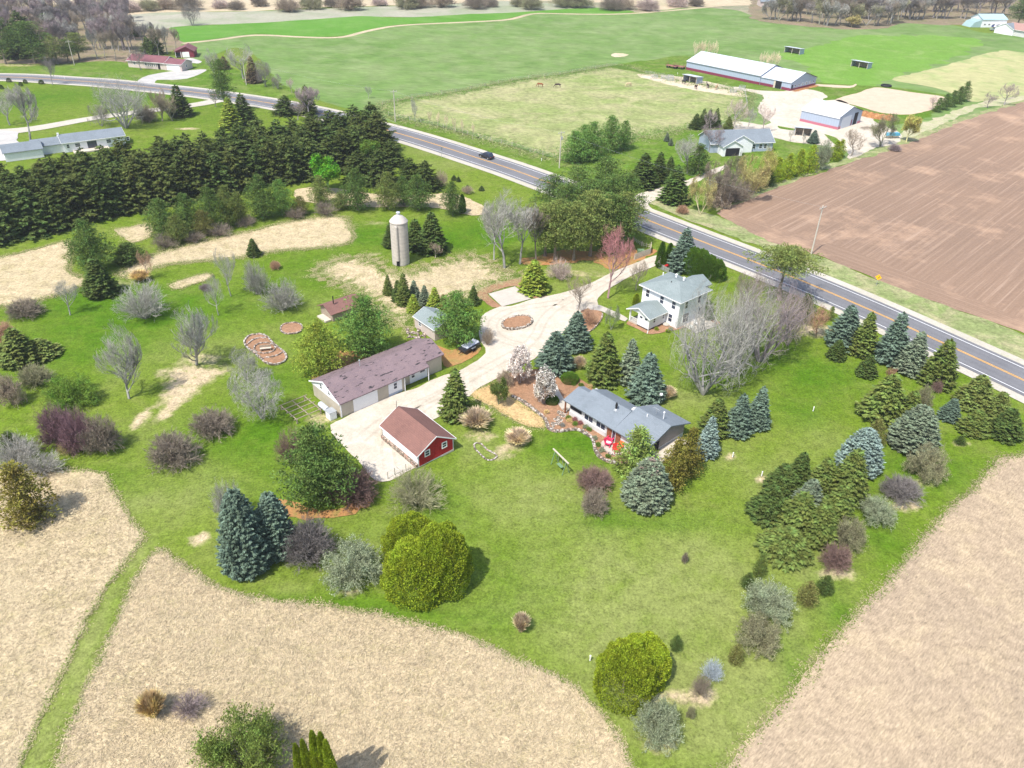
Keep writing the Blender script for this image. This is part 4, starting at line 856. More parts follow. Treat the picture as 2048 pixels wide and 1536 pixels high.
T('cedar', 1663, 640, 613, 20, 'bpine', 'small olive juniper beside the road left of the first blue spruce')
T('budding', 1632, 672, 612, 60, 'rust', 'brownish bare scrub tree left of the roadside spruces')
T('spreading', 1406, 788, 572, 190, 'gray', 'huge many-stemmed bare tree in front of the white house, nearest of the bare trees')
T('spreading', 1466, 752, 562, 160, 'gray', 'large leaning bare tree between the nearest huge one and the one by the pine')
T('spreading', 1518, 722, 545, 186, 'mauve', 'large bare tree with a thick dark trunk below the flat-topped pine')
T('weeping', 1575, 690, 590, 90, 'tan', 'bare tree with tangled brown limbs nearest the road below the pine')
T('bare', 1490, 640, 540, 80, 'brown', 'brownish bare tree behind the big ones, close to the hedge by the road')
T('openbush', 1180, 650, 616, 40, 'rust', 'low rusty bare shrub in the mulch bed right of the drive')
T('budding', 1222, 660, 612, 40, 'greeng', 'thin sapling on the lawn between drive mulch bed and the white house')
for x, y, t, w_, c, l in [(1150, 706, 622, 62, 'blue', 'blue spruce beside the drive, farthest back of the five near the gray ranch house'), (1108, 752, 662, 72, 'blue', 'broad blue spruce at the drive bend behind the blossoming trees'),
    (1205, 776, 664, 72, 'green', 'tall green spruce behind the slate-roofed ranch house, between blue ones'), (1255, 774, 678, 54, 'grayg', 'gray-green spruce in the middle of the trio behind the slate-roofed house'), (1288, 812, 705, 76, 'blue', 'blue spruce nearest the lamp globe behind the slate-roofed house')]:
    T('spruce', x, y, t, w_, c, l)
T('tallgrass', 1158, 736, 704, 26, 'straw', 'straw-coloured grass clump between the blue and green spruces')
T('tallgrass', 1334, 795, 765, 30, 'straw', 'straw-coloured grass clump right of the lamp globe')
T('globe', 1140, 766, 741, 36, 'arb', 'low round dark green shrub in the mulch behind the garden walk')
T('blossom', 1086, 808, 738, 54, 'brown', 'small white-blossoming tree in the mulch bed beside the garden walk')
T('blossom', 1040, 766, 694, 58, 'pink', 'gray-pink blossoming tree at the drive edge, left of the white one')
T('leafbush', 1010, 772, 740, 34, 'tan', 'brownish twiggy shrub at the drive edge left of the blossoming trees')
T('globe', 1104, 808, 788, 28, 'arb', 'dark green shrub right under the white-blossoming tree')
T('leafing', 997, 809, 758, 44, 'green', 'small round leafy green tree on the straw patch')
T('spruce', 912, 846, 737, 64, 'green', 'green spruce standing alone by the drive near the red-gabled garage')
T('tallgrass', 952, 851, 810, 58, 'straw', 'large fountain of straw-coloured grass right of the lone drive spruce')
T('tallgrass', 1035, 886, 850, 46, 'straw', 'straw-coloured grass clump in front of the mulched flower bed')
T('tallgrass', 1042, 1260, 1214, 32, 'straw', 'lone straw-coloured grass clump on the open lawn')
# --- gray ranch house
T('cedar', 1275, 962, 853, 96, 'lpine', 'bushy yellow-green pine against the slate-roofed house beside the patio')
T('fatspruce', 1288, 1026, 918, 100, 'grayg', 'gray-green spruce with a thin dead top on the lawn below the ranch house')
T('cedar', 1352, 980, 878, 66, 'cedar', 'brown-green juniper between the dead-topped spruce and the ranch house end wall')
T('cedar', 1380, 952, 856, 64, 'cedar', 'brown-green juniper against the gable end of the slate-roofed house')
for x, y, t, w_, c, l in [(1410, 920, 833, 48, 'pale', 'silvery blue spruce beside the brown-green juniper at the ranch house'), (1424, 876, 796, 62, 'green', 'green spruce behind the silvery one, first of the row right of the ranch house'),
    (1470, 878, 787, 56, 'blue', 'blue-green spruce in the middle of the row right of the ranch house'), (1509, 862, 773, 50, 'blue', 'blue spruce at the open-lawn end of the row right of the ranch house')]:
    T('spruce', x, y, t, w_, c, l)
_d = [o for o in bpy.data.objects if o.get('label') == 'gray-green spruce with a thin dead top on the lawn below the ranch house'][0]
_v = spruce_v(77, 3.4, 1.5, 14, 7, .2, .8, .6, .3); _v[:, 2] += 6.9; _me = rawdata('dead_top', _v, 4); _me.materials.append(M['needle'])
_o = bpy.data.objects.new('dead_top', _me); COL.objects.link(_o); _o.parent = _d; _o.color = (.36, .29, .24, 1); _o['label'] = 'bare brownish dead top of the spruce'
T('bush', 1190, 985, 932, 76, 'dkred', 'rounded red-brown bare crown of a small tree below the swing frame')
T('bush', 1190, 1032, 975, 54, 'brown', 'gray-brown bare shrub under the red-brown one on the lawn')
# --- right hand spruces
for x, y, t, w_, c, l in [(1680, 702, 610, 70, 'blue', 'blue spruce at the top left end of the roadside row'), (1718, 716, 624, 56, 'green', 'green spruce second in the roadside row, between two blue ones'), (1773, 732, 624, 66, 'blue', 'tall blue spruce third in the roadside row'),
    (1815, 752, 663, 60, 'grayg', 'gray-green spruce fourth in the roadside row'), (1866, 778, 678, 70, 'green', 'green spruce at the lower right end of the roadside row'), (1669, 722, 680, 38, 'dkgreen', 'small dark round spruce in front of the first roadside blue spruce'),
    (1729, 757, 709, 40, 'dkgreen', 'small dark round spruce in front of the third roadside blue spruce'), (1756, 850, 750, 92, 'green', 'large green spruce on the lawn below the roadside row'), (1808, 850, 782, 60, 'green', 'green spruce right behind the large one below the roadside row'),
    (1893, 844, 797, 42, 'blue', 'small perfect blue spruce alone on the bright grass'), (1940, 822, 750, 74, 'bpine', 'dark bronze-green spruce nearest the road at the far right'), (1984, 845, 784, 58, 'bpine', 'bronze-green spruce second from the road at the far right'),
    (2000, 882, 817, 66, 'dkgreen', 'dark green spruce at the corner by the bare field, far right'), (1940, 873, 820, 60, 'green', 'low yellowish-green spruce left of the dark corner one')]:
    T('spruce', x, y, t, w_, c, l)
T('fatspruce', 1815, 910, 812, 96, 'grayg', 'broad gray-blue spruce in the second rank below the roadside row')
T('fatspruce', 1708, 954, 857, 88, 'pale', 'silver-blue bushy spruce on the lawn above the dark grove')
T('cedar', 1752, 892, 838, 46, 'olive', 'olive-brown conifer between the silver-blue and gray-blue spruces')
T('cedar', 1922, 890, 870, 24, 'dkgreen', 'tiny dark conifer left of the corner spruces')
T('leafbush', 1850, 817, 774, 34, 'olivet', 'olive shrub right of the roadside row beneath the green spruce')
T('bush', 1875, 785, 760, 22, 'dkred', 'small reddish shrub by the gravel shoulder at the far right')
T('budding', 1780, 765, 735, 30, 'rust', 'rusty twiggy shrub at the foot of the tall roadside blue spruce')
T('leafbush', 1856, 962, 888, 76, 'olivet', 'olive-brown shrub at the foot of the broad gray-blue spruce')
T('bush', 1806, 1006, 950, 82, 'dkgray', 'dense dark purple-gray rounded bush on the bright grass')
T('leafbush', 1758, 1052, 992, 76, 'greeng', 'pale olive-gray twiggy shrub below the dark purple-gray bush')
T('leafbush', 1702, 1100, 1032, 64, 'olivet', 'green-tinged shrub between the grove and the pale olive one')
T('bush', 1674, 1144, 1085, 62, 'dkred', 'dense ball-shaped brown-purple bush at the bottom of the right-hand shrubs')
grove = [(1590, 978, 908, 42, 'dkgreen', 'slender dark spruce at the very top of the right-hand grove'), (1556, 992, 932, 48, 'dkgreen', 'dark spruce at the upper left corner of the grove'), (1634, 998, 920, 48, 'green', 'green spruce at the top middle of the grove'),
    (1682, 1010, 902, 62, 'green', 'large green spruce at the right corner of the grove by the silver-blue one'), (1608, 1030, 962, 48, 'grayg', 'gray-green spruce in the heart of the grove'), (1528, 1050, 975, 60, 'dkgreen', 'dark spruce on the left edge of the grove'),
    (1660, 1062, 975, 58, 'green', 'green spruce on the right edge of the grove'), (1585, 1078, 990, 70, 'green', 'full green spruce left of centre in the grove'), (1628, 1095, 1010, 60, 'green', 'green spruce right of centre, low in the grove'), (1560, 1128, 1062, 78, 'green', 'yellow-green spruce at the lowest tip of the grove')]
for x, y, t, w_, c, l in grove: T('spruce', x, y, t - 4, w_ * 1.3, c, l, 'spruces of the right-hand grove')
T('cedar', 1497, 1178, 1143, 30, 'dkgreen', 'small dark shrub second below the grove')
T('cedar', 1521, 1156, 1108, 30, 'green', 'small green shrub first below the grove')
T('leafbush', 1540, 1240, 1162, 106, 'greeng', 'large gray-green shrub low on the right, upper of two that touch')
T('leafbush', 1521, 1306, 1225, 92, 'olivet', 'dense green shrub touching the large gray-green one from below')
T('cedar', 1618, 1212, 1160, 44, 'olive', 'olive conifer shrub beside the bare field, left of its pair')
T('cedar', 1652, 1190, 1148, 38, 'dkgreen', 'dark conifer shrub beside the bare field, right of its pair')
T('cedar', 1353, 1303, 1268, 26, 'dkgreen', 'small dark conifer right of the lower yellow-green globe')
T('cedar', 1474, 1330, 1286, 34, 'olive', 'small gold-tipped conifer left of the dense green shrub')
T('openbush', 1425, 1366, 1316, 46, 'bluegray', 'pale blue-gray bare shrub on the lower right lawn')
T('openbush', 1404, 1398, 1348, 46, 'brown', 'brown bare shrub touching the pale blue-gray one')
T('leafbush', 1318, 1498, 1396, 94, 'greeng', 'gray-green twiggy shrub below the lower yellow-green globe')
T('leafbush', 1382, 1438, 1412, 18, 'olivet', 'tiny olive sprig right of the lowest gray-green shrub')
T('leafbush', 1370, 1126, 1106, 14, 'brown', 'tiny brown sprig on the middle of the open lawn')
# --- yellow-green globes
T('globe', 822, 1128, 1017, 112, 'yarb', 'rear globe of the big yellow-green arborvitae clump', 'globes of the big yellow-green clump')
T('globe', 882, 1182, 1034, 118, 'yarb', 'right-hand globe of the big yellow-green arborvitae clump', 'globes of the big yellow-green clump')
T('globe', 832, 1198, 1062, 134, 'yarb', 'front left globe of the big yellow-green arborvitae clump', 'globes of the big yellow-green clump')
T('globe', 1288, 1372, 1256, 108, 'yarb', 'rear right globe of the lower yellow-green pair', 'globes of the lower yellow-green pair')
T('globe', 1253, 1408, 1268, 122, 'yarb', 'front left globe of the lower yellow-green pair', 'globes of the lower yellow-green pair')
for i, (x, y, t, w_) in enumerate([(614, 1600, 1487, 26), (629, 1600, 1479, 26), (650, 1600, 1462, 30), (666, 1606, 1464, 30), (676, 1620, 1480, 30)]):
    T('column', x, y, t, w_, 'yarb', ['leftmost column of the arborvitae cluster at the bottom edge', 'second column from the left of the bottom-edge cluster', 'tall middle column of the bottom-edge cluster', 'tall column just right of the middle in the bottom-edge cluster', 'rightmost column of the bottom-edge cluster'][i], 'arborvitae columns at the bottom edge')
# --- left centre
T('fatspruce', 503, 1158, 978, 104, 'blue', 'big blue spruce on the left of the touching pair beside the meadow')
T('fatspruce', 560, 1124, 985, 88, 'blue', 'big blue spruce on the right of the touching pair beside the meadow')
T('bush', 618, 1132, 1032, 104, 'dkgray', 'purple-gray bare bush between the blue pair and the green-tinged shrub')
T('leafbush', 705, 1178, 1072, 118, 'greeng', 'green-tinged twiggy shrub left of the big yellow-green clump')
T('pine', 632, 1018, 842, 160, 'dpine', 'big bushy green pine beside the gravel yard of the garage')
T('openbush', 578, 930, 852, 62, 'dkred', 'red-brown bare scrub behind the left side of the big pine')
T('bush', 707, 1012, 930, 100, 'dkred', 'red-brown bare bush in front of the big pine by the gravel')
T('openbush', 832, 1028, 932, 122, 'olivet', 'wide gray-green bare shrub below the red-gabled garage')
T('openbush', 455, 1048, 955, 66, 'gray', 'pale bare shrub behind the left blue spruce')
T('bush', 345, 938, 860, 104, 'brown', 'gray-brown rounded bush in the middle of the left lawn')
T('bush', 424, 874, 814, 88, 'brown', 'gray-brown rounded bush right of the one in the middle of the left lawn')
T('bush', 112, 897, 810, 78, 'purple', 'gray-purple rounded bush, left of the three that touch')
T('bush', 154, 906, 820, 74, 'purple', 'deep purple rounded bush in the middle of three that touch')
T('bush', 198, 908, 828, 74, 'brown', 'brown-gray rounded bush, right of the three that touch')
T('leafbush', 134, 910, 878, 40, 'yellowt', 'low yellowish shrub at the foot of the purple bushes')
T('openbush', 28, 940, 868, 96, 'gray', 'pale gray bare shrub at the left edge above the bronze juniper')
T('openbush', 84, 950, 905, 80, 'gray', 'pale gray bare shrub right behind the bronze juniper')
T('cedar', 20, 912, 860, 60, 'dkgreen', 'dark juniper behind the pale gray shrubs at the left edge')
T('cedar', 42, 1056, 922, 112, 'cedar', 'large bronze-green juniper at the left edge beside the meadow')
T('leafbush', 138, 812, 750, 104, 'leafy', 'leafy bright green shrub above the purple bushes')
T('bush', 66, 776, 728, 68, 'olivet', 'olive bare bush below the dark spruces at the left edge')
T('leafbush', 18, 812, 752, 50, 'tan', 'tan bare shrub at the left edge below the olive one')
T('spruce', 48, 736, 656, 78, 'bpine', 'dark bronze spruce in the pair near the left edge, the taller')
T('spruce', 88, 722, 678, 70, 'bpine', 'dark bronze spruce in the pair near the left edge, the lower')
T('bush', 8, 690, 644, 46, 'rust', 'rusty bush cut off by the left edge')
T('cedar', 4, 730, 690, 50, 'dkgreen', 'dark juniper cut off by the left edge below the rusty bush')
T('oval', 258, 797, 652, 104, 'gray', 'oval fine-twigged bare tree on the left lawn')
T('oval', 394, 729, 602, 124, 'gray', 'tall fine-twigged bare tree above the bare dirt patches')
T('bare', 462, 592, 494, 54, 'gray', 'slender bare tree near the long dry strip')
T('bare', 437, 630, 552, 50, 'gray', 'small pale-limbed bare tree between the slender and the tall one')
T('openbush', 511, 590, 520, 52, 'gray', 'pale bare shrub below the little lone spruce')
T('openbush', 562, 625, 560, 82, 'gray', 'rounded pale gray bare shrub on the green left of the small cabin')
T('bush', 410, 582, 566, 24, 'mauve', 'tiny mauve bare shrub beside the mown straw-coloured patch')
T('bush', 550, 539, 521, 22, 'rust', 'tiny reddish shrub right of the little lone spruce')
T('weeping', 492, 760, 698, 76, 'gray', 'gray bare tree behind the drooping one left of the terraced bed')
T('weeping', 524, 836, 735, 135, 'gray', 'drooping bare tree left of the long barn')
T('openbush', 280, 642, 562, 102, 'gray', 'dense gray bare thicket on the left lawn')
T('spruce', 207, 598, 513, 66, 'dkgreen', 'dark green spruce at the bend of the mown way on the left')
T('bare', 141, 630, 560, 64, 'gray', 'crooked bare fruit tree on the left lawn')
T('bush', 48, 632, 600, 68, 'brown', 'low brown bush at the edge of the western dry meadow')
T('pine', 178, 546, 440, 88, 'dpine', 'rounded dark pine between the two western dry patches')
T('cedar', 254, 524, 486, 76, 'dkgreen', 'low spreading dark juniper right of the rounded pine')
T('bare', 297, 558, 498, 38, 'rust', 'orange-brown bare sapling by the dry strip')
T('tallgrass', 282, 560, 534, 36, 'gold', 'golden grass clump under the orange-brown sapling')
T('spruce', 509, 515, 477, 28, 'dkgreen', 'little lone spruce at the edge of the long dry strip')
# --- silo and barns
T('spruce', 865, 512, 424, 62, 'dkgreen', 'dark spruce right of the silo')
T('spruce', 832, 504, 438, 52, 'dkgreen', 'dark spruce just behind the silo on its right')
T('spruce', 782, 498, 445, 34, 'dkgreen', 'dark spruce mostly hidden behind the silo')
T('bare', 871, 515, 484, 36, 'tan', 'small bare sapling in front of the spruce by the silo')
T('bare', 1009, 536, 380, 120, 'gray', 'tall gray bare tree on the green right of the silo')
conif = [(777, 592, 549, 22, 'green', 'first small conifer of the row above the green-roofed shed'), (797, 606, 560, 28, 'dkgreen', 'second small conifer of the row above the shed'), (809, 614, 545, 34, 'green', 'tallest conifer of the row above the shed'), (829, 602, 560, 26, 'grayg', 'conifer right behind the tallest of the row above the shed'),
    (828, 628, 588, 28, 'ypine', 'yellow-green low conifer nearest the green shed roof'), (850, 614, 570, 26, 'grayg', 'gray-green conifer behind the shed ridge'), (870, 622, 574, 32, 'ypine', 'yellow-green conifer behind the shed next to the big pine'), (887, 622, 588, 24, 'olive', 'olive conifer touching the big pine beside the shed'), (947, 612, 571, 24, 'dkgreen', 'dark conifer between the big pine and the parking pad')]
for x, y, t, w_, c, l in conif: T('spruce', x, y, t, w_, c, l, 'row of small conifers above the shed')
T('pine', 914, 692, 582, 100, 'pine', 'bushy bright green pine between the green-roofed shed and the drive')
T('pine', 728, 722, 590, 118, 'pine', 'big green pine behind the long barn')
T('pine', 636, 757, 640, 106, 'ypine', 'big yellow-green pine behind the left end of the long barn')
T('woods', 1040, 528, 400, 84, 'gray', 'gray bare tree between the tall one by the silo green and the pines')
T('bare', 988, 520, 392, 70, 'gray', 'gray bare tree left of the tall one by the silo green')
T('woods', 1072, 520, 405, 70, 'brown', 'brownish bare tree pressed against the left side of the roadside pines')
T('leafbush', 480, 1590, 1404, 180, 'olivegreen', 'large green-leaved twiggy shrub in the dry meadow at the bottom edge')
T('tallgrass', 308, 1428, 1374, 50, 'gold', 'golden ornamental grass clump in the bottom-left dry meadow')
T('openbush', 376, 1438, 1378, 70, 'mauve', 'gray bare bush right of the golden grass in the bottom-left dry meadow')
T('openbush', 975, 690, 655, 28, 'tan', 'pale bare shrub at the drive edge beside the bright green pine')
# --- pines by the road
rp = [(1105, 425, 352, 76, 'dpine'), (1150, 430, 335, 84, 'dpine'), (1206, 412, 318, 92, 'dpine'), (1246, 452, 352, 70, 'dpine')]
lab = ['dark pine at the left end of the big roadside pine stand', 'green pine second from the left, back of the roadside stand', 'highest green pine of the roadside stand', 'dark pine at the right end of the roadside stand above the road']
for (x, y, t, w_, c), l in zip(rp, lab): T('tallpine', x, y + 24, t, w_ + 6, c, l, 'roadside pine stand')
for (x, y, t, w_), l in zip([(1110, 520, 404, 72), (1147, 521, 408, 64), (1180, 512, 385, 76), (1222, 500, 392, 76), (1090, 512, 412, 60)], ['tall pine with bare trunk at the front left of the stand', 'tall pine with bare trunk at the front centre of the stand', 'pine behind the red-budded maple, left side', 'pine behind the red-budded maple, right side', 'narrow pine beside the tall gray bare tree']):
    T('tallpine', x, y, t, w_ + 14, 'bpine' if x < 1200 else 'dpine', l, 'roadside pine stand')
for x, y, t, w_, c, l in [(1130, 476, 372, 84, 'dpine', 'pine in the left interior of the roadside stand'), (1172, 474, 362, 88, 'dpine', 'pine in the middle interior of the roadside stand'), (1216, 470, 356, 88, 'dpine', 'pine in the right interior of the roadside stand'), (1244, 496, 388, 74, 'bpine', 'pine low on the right flank of the roadside stand, near the board fence')]:
    T('tallpine', x, y, t, w_, c, l, 'roadside pine stand')
for (x, y, t, w_), l in zip([(1150, 326, 262, 64), (1186, 322, 245, 62), (1222, 306, 233, 56), (1250, 300, 242, 40), (1168, 310, 250, 60)], ['pine nearest the utility pole in the pasture-edge clump', 'second pine from the utility pole', 'tallest pine of the pasture-edge clump', 'narrow pine at the right end of the pasture-edge clump', 'pine at the back of the pasture-edge clump']):
    T('pine', x, y, t, w_, 'pine', l, 'pine clump at the pasture edge')
for x, y, t, w_, c, l in [(1284, 380, 306, 60, 'dkgreen', 'dark spruce, broadest of three across the road from the stand'), (1315, 368, 304, 40, 'dkgreen', 'dark spruce in the middle of three across the road'), (1338, 352, 312, 26, 'dkgreen', 'slim dark spruce at the right of three across the road'),
    (1347, 411, 330, 62, 'dpine', 'dark green spruce at the corner of the northern gravel entrance'), (1390, 260, 227, 28, 'dkgreen', 'spruce at the left of the pasture corner clump'), (1404, 257, 217, 24, 'dkgreen', 'slim spruce second in the pasture corner clump'), (1416, 257, 217, 22, 'dkgreen', 'slim spruce third in the pasture corner clump'),
    (1430, 256, 216, 22, 'dkgreen', 'slim spruce fourth in the pasture corner clump'), (1455, 260, 232, 22, 'bpine', 'brownish little spruce right of the pasture corner clump'), (1333, 284, 265, 13, 'grayg', 'tiny gray spruce on the neighbour lawn, left'), (1341, 292, 276, 11, 'grayg', 'tiny gray spruce on the neighbour lawn, right'), (1625, 288, 260, 24, 'blue', 'small blue spruce by the neighbour yard fence')]:
    T('spruce', x, y, t, w_, c, l)
T('bare', 1420, 260, 220, 34, 'mauve', 'mauve bare tree inside the pasture corner clump')
T('bare', 1375, 346, 270, 76, 'gray', 'leaning bare tree beside the dark pine at the neighbour house')
T('cedar', 1398, 350, 290, 52, 'dpine', 'dark pine left of the gray-roofed neighbour house')
T('bare', 1418, 304, 244, 64, 'mauve', 'mauve bare tree in front of the left end of the neighbour house')
T('bare', 1467, 259, 195, 54, 'pink', 'pinkish bare tree behind the neighbour house, by the pasture corner')
T('bare', 1495, 260, 214, 30, 'gray', 'thin bare sapling behind the neighbour house')
T('bare', 1526, 263, 206, 44, 'pink', 'bare tree behind the right end of the neighbour house')
T('budding', 1400, 428, 352, 72, 'yellowt', 'yellow-brown budding tree at the field corner by the gravel entrance')
T('budding', 1450, 418, 335, 80, 'brown', 'gray-brown budding tree in front of the neighbour house')
T('budding', 1495, 398, 310, 84, 'yellowt', 'tall yellow-brown budding tree hiding the neighbour house')
T('budding', 1528, 376, 292, 60, 'willow', 'yellow willowy tree right of the neighbour house')
T('budding', 1425, 395, 322, 66, 'tan', 'tan budding tree left of the tall yellow-brown one by the neighbour house')
T('budding', 1468, 376, 306, 62, 'olivet', 'olive budding tree close in front of the neighbour house')
T('leafbush', 1508, 384, 340, 52, 'yellowt', 'yellowish shrub under the willowy tree by the neighbour hedge')
T('leafbush', 1438, 414, 372, 56, 'tan', 'tan shrub at the left corner of the ploughed field')
T('openbush', 1486, 402, 358, 56, 'brown', 'brown bare shrub between field corner and neighbour hedge')
T('bush', 1462, 404, 366, 60, 'brown', 'brown thicket at the corner of the ploughed field')
T('bush', 1365, 428, 410, 26, 'rust', 'small rusty shrub on the verge by the gravel entrance')
for i, (x, y, t, w_) in enumerate([(1556, 364, 316, 34), (1578, 358, 308, 34), (1600, 352, 300, 34), (1622, 346, 292, 34), (1672, 322, 282, 28), (1682, 316, 280, 24)]):
    T('cedar', x, y, t, w_, 'yarb', ['first golden conifer of the neighbour hedge, at its road end', 'second golden conifer of the neighbour hedge', 'third golden conifer of the neighbour hedge', 'fourth golden conifer, next to the gray-green shrub', 'golden conifer right of the gray-green shrub', 'last golden conifer of the neighbour hedge, toward the metal shed'][i], 'golden conifer hedge of the neighbour')
T('leafbush', 1644, 340, 285, 40, 'greeng', 'gray-green shrub in the neighbour hedge')
T('cedar', 1540, 372, 340, 26, 'dkgreen', 'low dark shrub at the road end of the neighbour hedge')
T('bare', 1703, 311, 258, 66, 'tan', 'bare tree beside the gravel near the metal shed')
T('budding', 1760, 293, 227, 80, 'olivet', 'dark-trunked budding tree by the field lane')
T('leafing', 1812, 285, 232, 44, 'willow', 'yellow-green leafing tree by the field lane')
T('bush', 1790, 302, 288, 26, 'mauve', 'low mauve scrub at the ploughed field edge')
for i, (x, y, t, w_) in enumerate([(1878, 224, 196, 22), (1892, 220, 188, 24), (1906, 214, 182, 24), (1919, 208, 174, 24), (1932, 203, 164, 26)]):
    T('cedar', x, y, t, w_, 'dpine', ['lowest conifer of the slanting row by the riding arena', 'second conifer of the row by the riding arena', 'middle conifer of the row by the riding arena', 'fourth conifer of the row by the riding arena', 'tallest conifer of the row by the riding arena'][i], 'conifer row beside the riding arena')
T('bare', 1864, 220, 190, 24, 'pink', 'pinkish bare sapling left of the arena conifers')
T('bare', 1975, 216, 184, 34, 'mauve', 'bare shrub tree on the field lane, left of two')
T('bare', 2008, 210, 164, 44, 'mauve', 'bare shrub tree on the field lane, right of two')
# --- left background
for x, y, t, w_, c, k, l in [(105, 170, 112, 34, 'dkgray', 'bare', 'dark bare tree in front of the road at far left'), (283, 140, 90, 42, 'dkgray', 'bare', 'dark bare tree in front of the long brick-roofed ranch'), (252, 256, 147, 122, 'gray', 'spreading', 'large spreading bare tree behind the mobile home'),
    (204, 252, 206, 54, 'dkgray', 'weeping', 'low bare tree left of the large spreading one'), (291, 243, 211, 42, 'brown', 'bush', 'round bare bush right of the large spreading tree'), (325, 242, 176, 46, 'tan', 'oval', 'brown fine-twigged tree, left of the pair by the farm lane'), (345, 242, 178, 44, 'tan', 'oval', 'brown fine-twigged tree, right of the pair by the farm lane'),
    (62, 287, 168, 78, 'gray', 'woods', 'gray larch standing by the parking area at far left'), (20, 250, 178, 70, 'gray', 'bare', 'pale bare tree at the left edge above the parking area'), (430, 162, 95, 38, 'gray', 'bare', 'pale bare tree right of the ranch driveway'), (487, 158, 88, 74, 'gray', 'bare', 'wide pale bare tree at the edge of the wheat'),
    (432, 214, 178, 36, 'dkgray', 'bare', 'small bare tree at the end of the farm lane'), (532, 173, 118, 46, 'dkgray', 'weeping', 'rounded bare tree at the wheat edge right of the brown conifer'), (556, 178, 147, 30, 'dkgray', 'weeping', 'small round bare tree on the verge above the road'), (584, 186, 155, 22, 'pink', 'bare', 'thin pinkish sapling near the road bend'),
    (737, 197, 170, 18, 'gray', 'bare', 'thin pale sapling behind the windbreak end'), (830, 244, 196, 22, 'gray', 'bare', 'faint sapling at the pasture corner by the first pole'), (385, 51, 4, 46, 'dkgray', 'weeping', 'lone dark tree on the gray field beyond the rye'), (882, 374, 340, 30, 'tan', 'openbush', 'bare shrub right of the twin spruces near the road'), (934, 388, 370, 26, 'tan', 'openbush', 'low bare shrub on the grass near the road'),
    (620, 236, 172, 62, 'mauve', 'woods', 'mauve bare tree rising behind the windbreak'), (596, 240, 200, 46, 'mauve', 'bare', 'lower mauve bare tree behind the windbreak')]:
    T(k, x, y, t, w_, c, l)
for x, y, t, w_, c, k, l in [(363, 236, 169, 50, 'dkgreen', 'spruce', 'dark spruce by the farm lane right of the brown pair'), (453, 226, 120, 48, 'dpine', 'tallpine', 'tall dark pine by the road left of the windbreak'), (465, 260, 194, 46, 'ypine', 'spruce', 'yellow-green conifer at the back of the windbreak'), (490, 252, 186, 50, 'dkgreen', 'spruce', 'dark spruce right of the yellow-green conifer'),
    (508, 168, 112, 32, 'brownc', 'spruce', 'brown conifer at the wheat edge'), (616, 232, 170, 40, 'bpine', 'spruce', 'bronze conifer standing in the mauve bare trees'), (572, 232, 190, 40, 'dkgreen', 'norway', 'dark spruce at the back left of the windbreak peak'), (450, 140, 112, 24, 'brownc', 'spruce', 'brown-topped conifer behind the tall dark pine')]:
    T(k, x, y, t, w_, c, l)
for x, y, w_ in ((17, 164, 9), (50, 167, 8), (82, 168, 10), (41, 172, 8), (2, 178, 8)): T('globe', x, y, y - 9, w_, 'dkgreen', 'small round shrub on the grass below the far-left road', 'small shrubs below the far-left road')
for x, y, w_, l in ((908, 361, 12, 'tiny conifer, left of two close together near the road'), (917, 364, 10, 'tiny conifer, right of two close together near the road'), (963, 382, 12, 'tiny conifer nearest the road shoulder'), (935, 380, 9, 'tiny conifer beside the low bare shrub')): T('spruce', x, y, y - 11, w_, 'dkgreen', l)
# --- windbreak: four ranks of norway spruce
wl = [(-70, 500), (0, 487), (130, 462), (200, 440), (290, 420), (380, 402), (470, 388), (560, 372), (640, 358), (720, 340), (775, 318)]
tops = [(-70, 340), (0, 322), (30, 312), (60, 325), (100, 312), (140, 300), (200, 292), (240, 290), (262, 275), (300, 290), (330, 268), (380, 262), (430, 258), (480, 240), (560, 240), (600, 226), (640, 222), (680, 208), (740, 197), (765, 215), (790, 260)]
bx = [p[0] for p in wl]; by_ = [p[1] for p in wl]; tx = [p[0] for p in tops]; ty_ = [p[1] for p in tops]
wr = random.Random(3)
for k in range(4):
    x = -60 + k * 9
    while x < (770 if k else 765):
        fb = np.interp(x, bx, by_); ft = np.interp(x, tx, ty_)
        s = (560 - fb) / 200 if 0 else 1
        hpx = np.interp(fb, [300, 500], [88, 104]); back = fb - (fb - (ft + hpx)) * k / 3
        t = back - hpx * wr.uniform(.80, 1.12) if k < 3 else ft + wr.uniform(-5, 10)
        w_ = np.interp(fb, [300, 500], [58, 74]) * wr.uniform(.8, 1.25)
        cc = C['norway']; f_ = wr.uniform(.85, 1.2); cc = (cc[0] * f_ * wr.uniform(.9, 1.15), cc[1] * f_, cc[2] * f_)
        plantlab = ['dark ragged spruce in the front rank of the long windbreak', 'dark ragged spruce in the second rank of the long windbreak', 'dark ragged spruce in the third rank of the long windbreak', 'dark ragged spruce in the rear rank of the long windbreak'][k]
        T('norway', x, back + wr.uniform(-9, 5 if k else 1), t, w_, cc, plantlab, ['front', 'second', 'third', 'rear'][k] + ' rank of the long windbreak')
        x += w_ * wr.uniform(.45, .68)
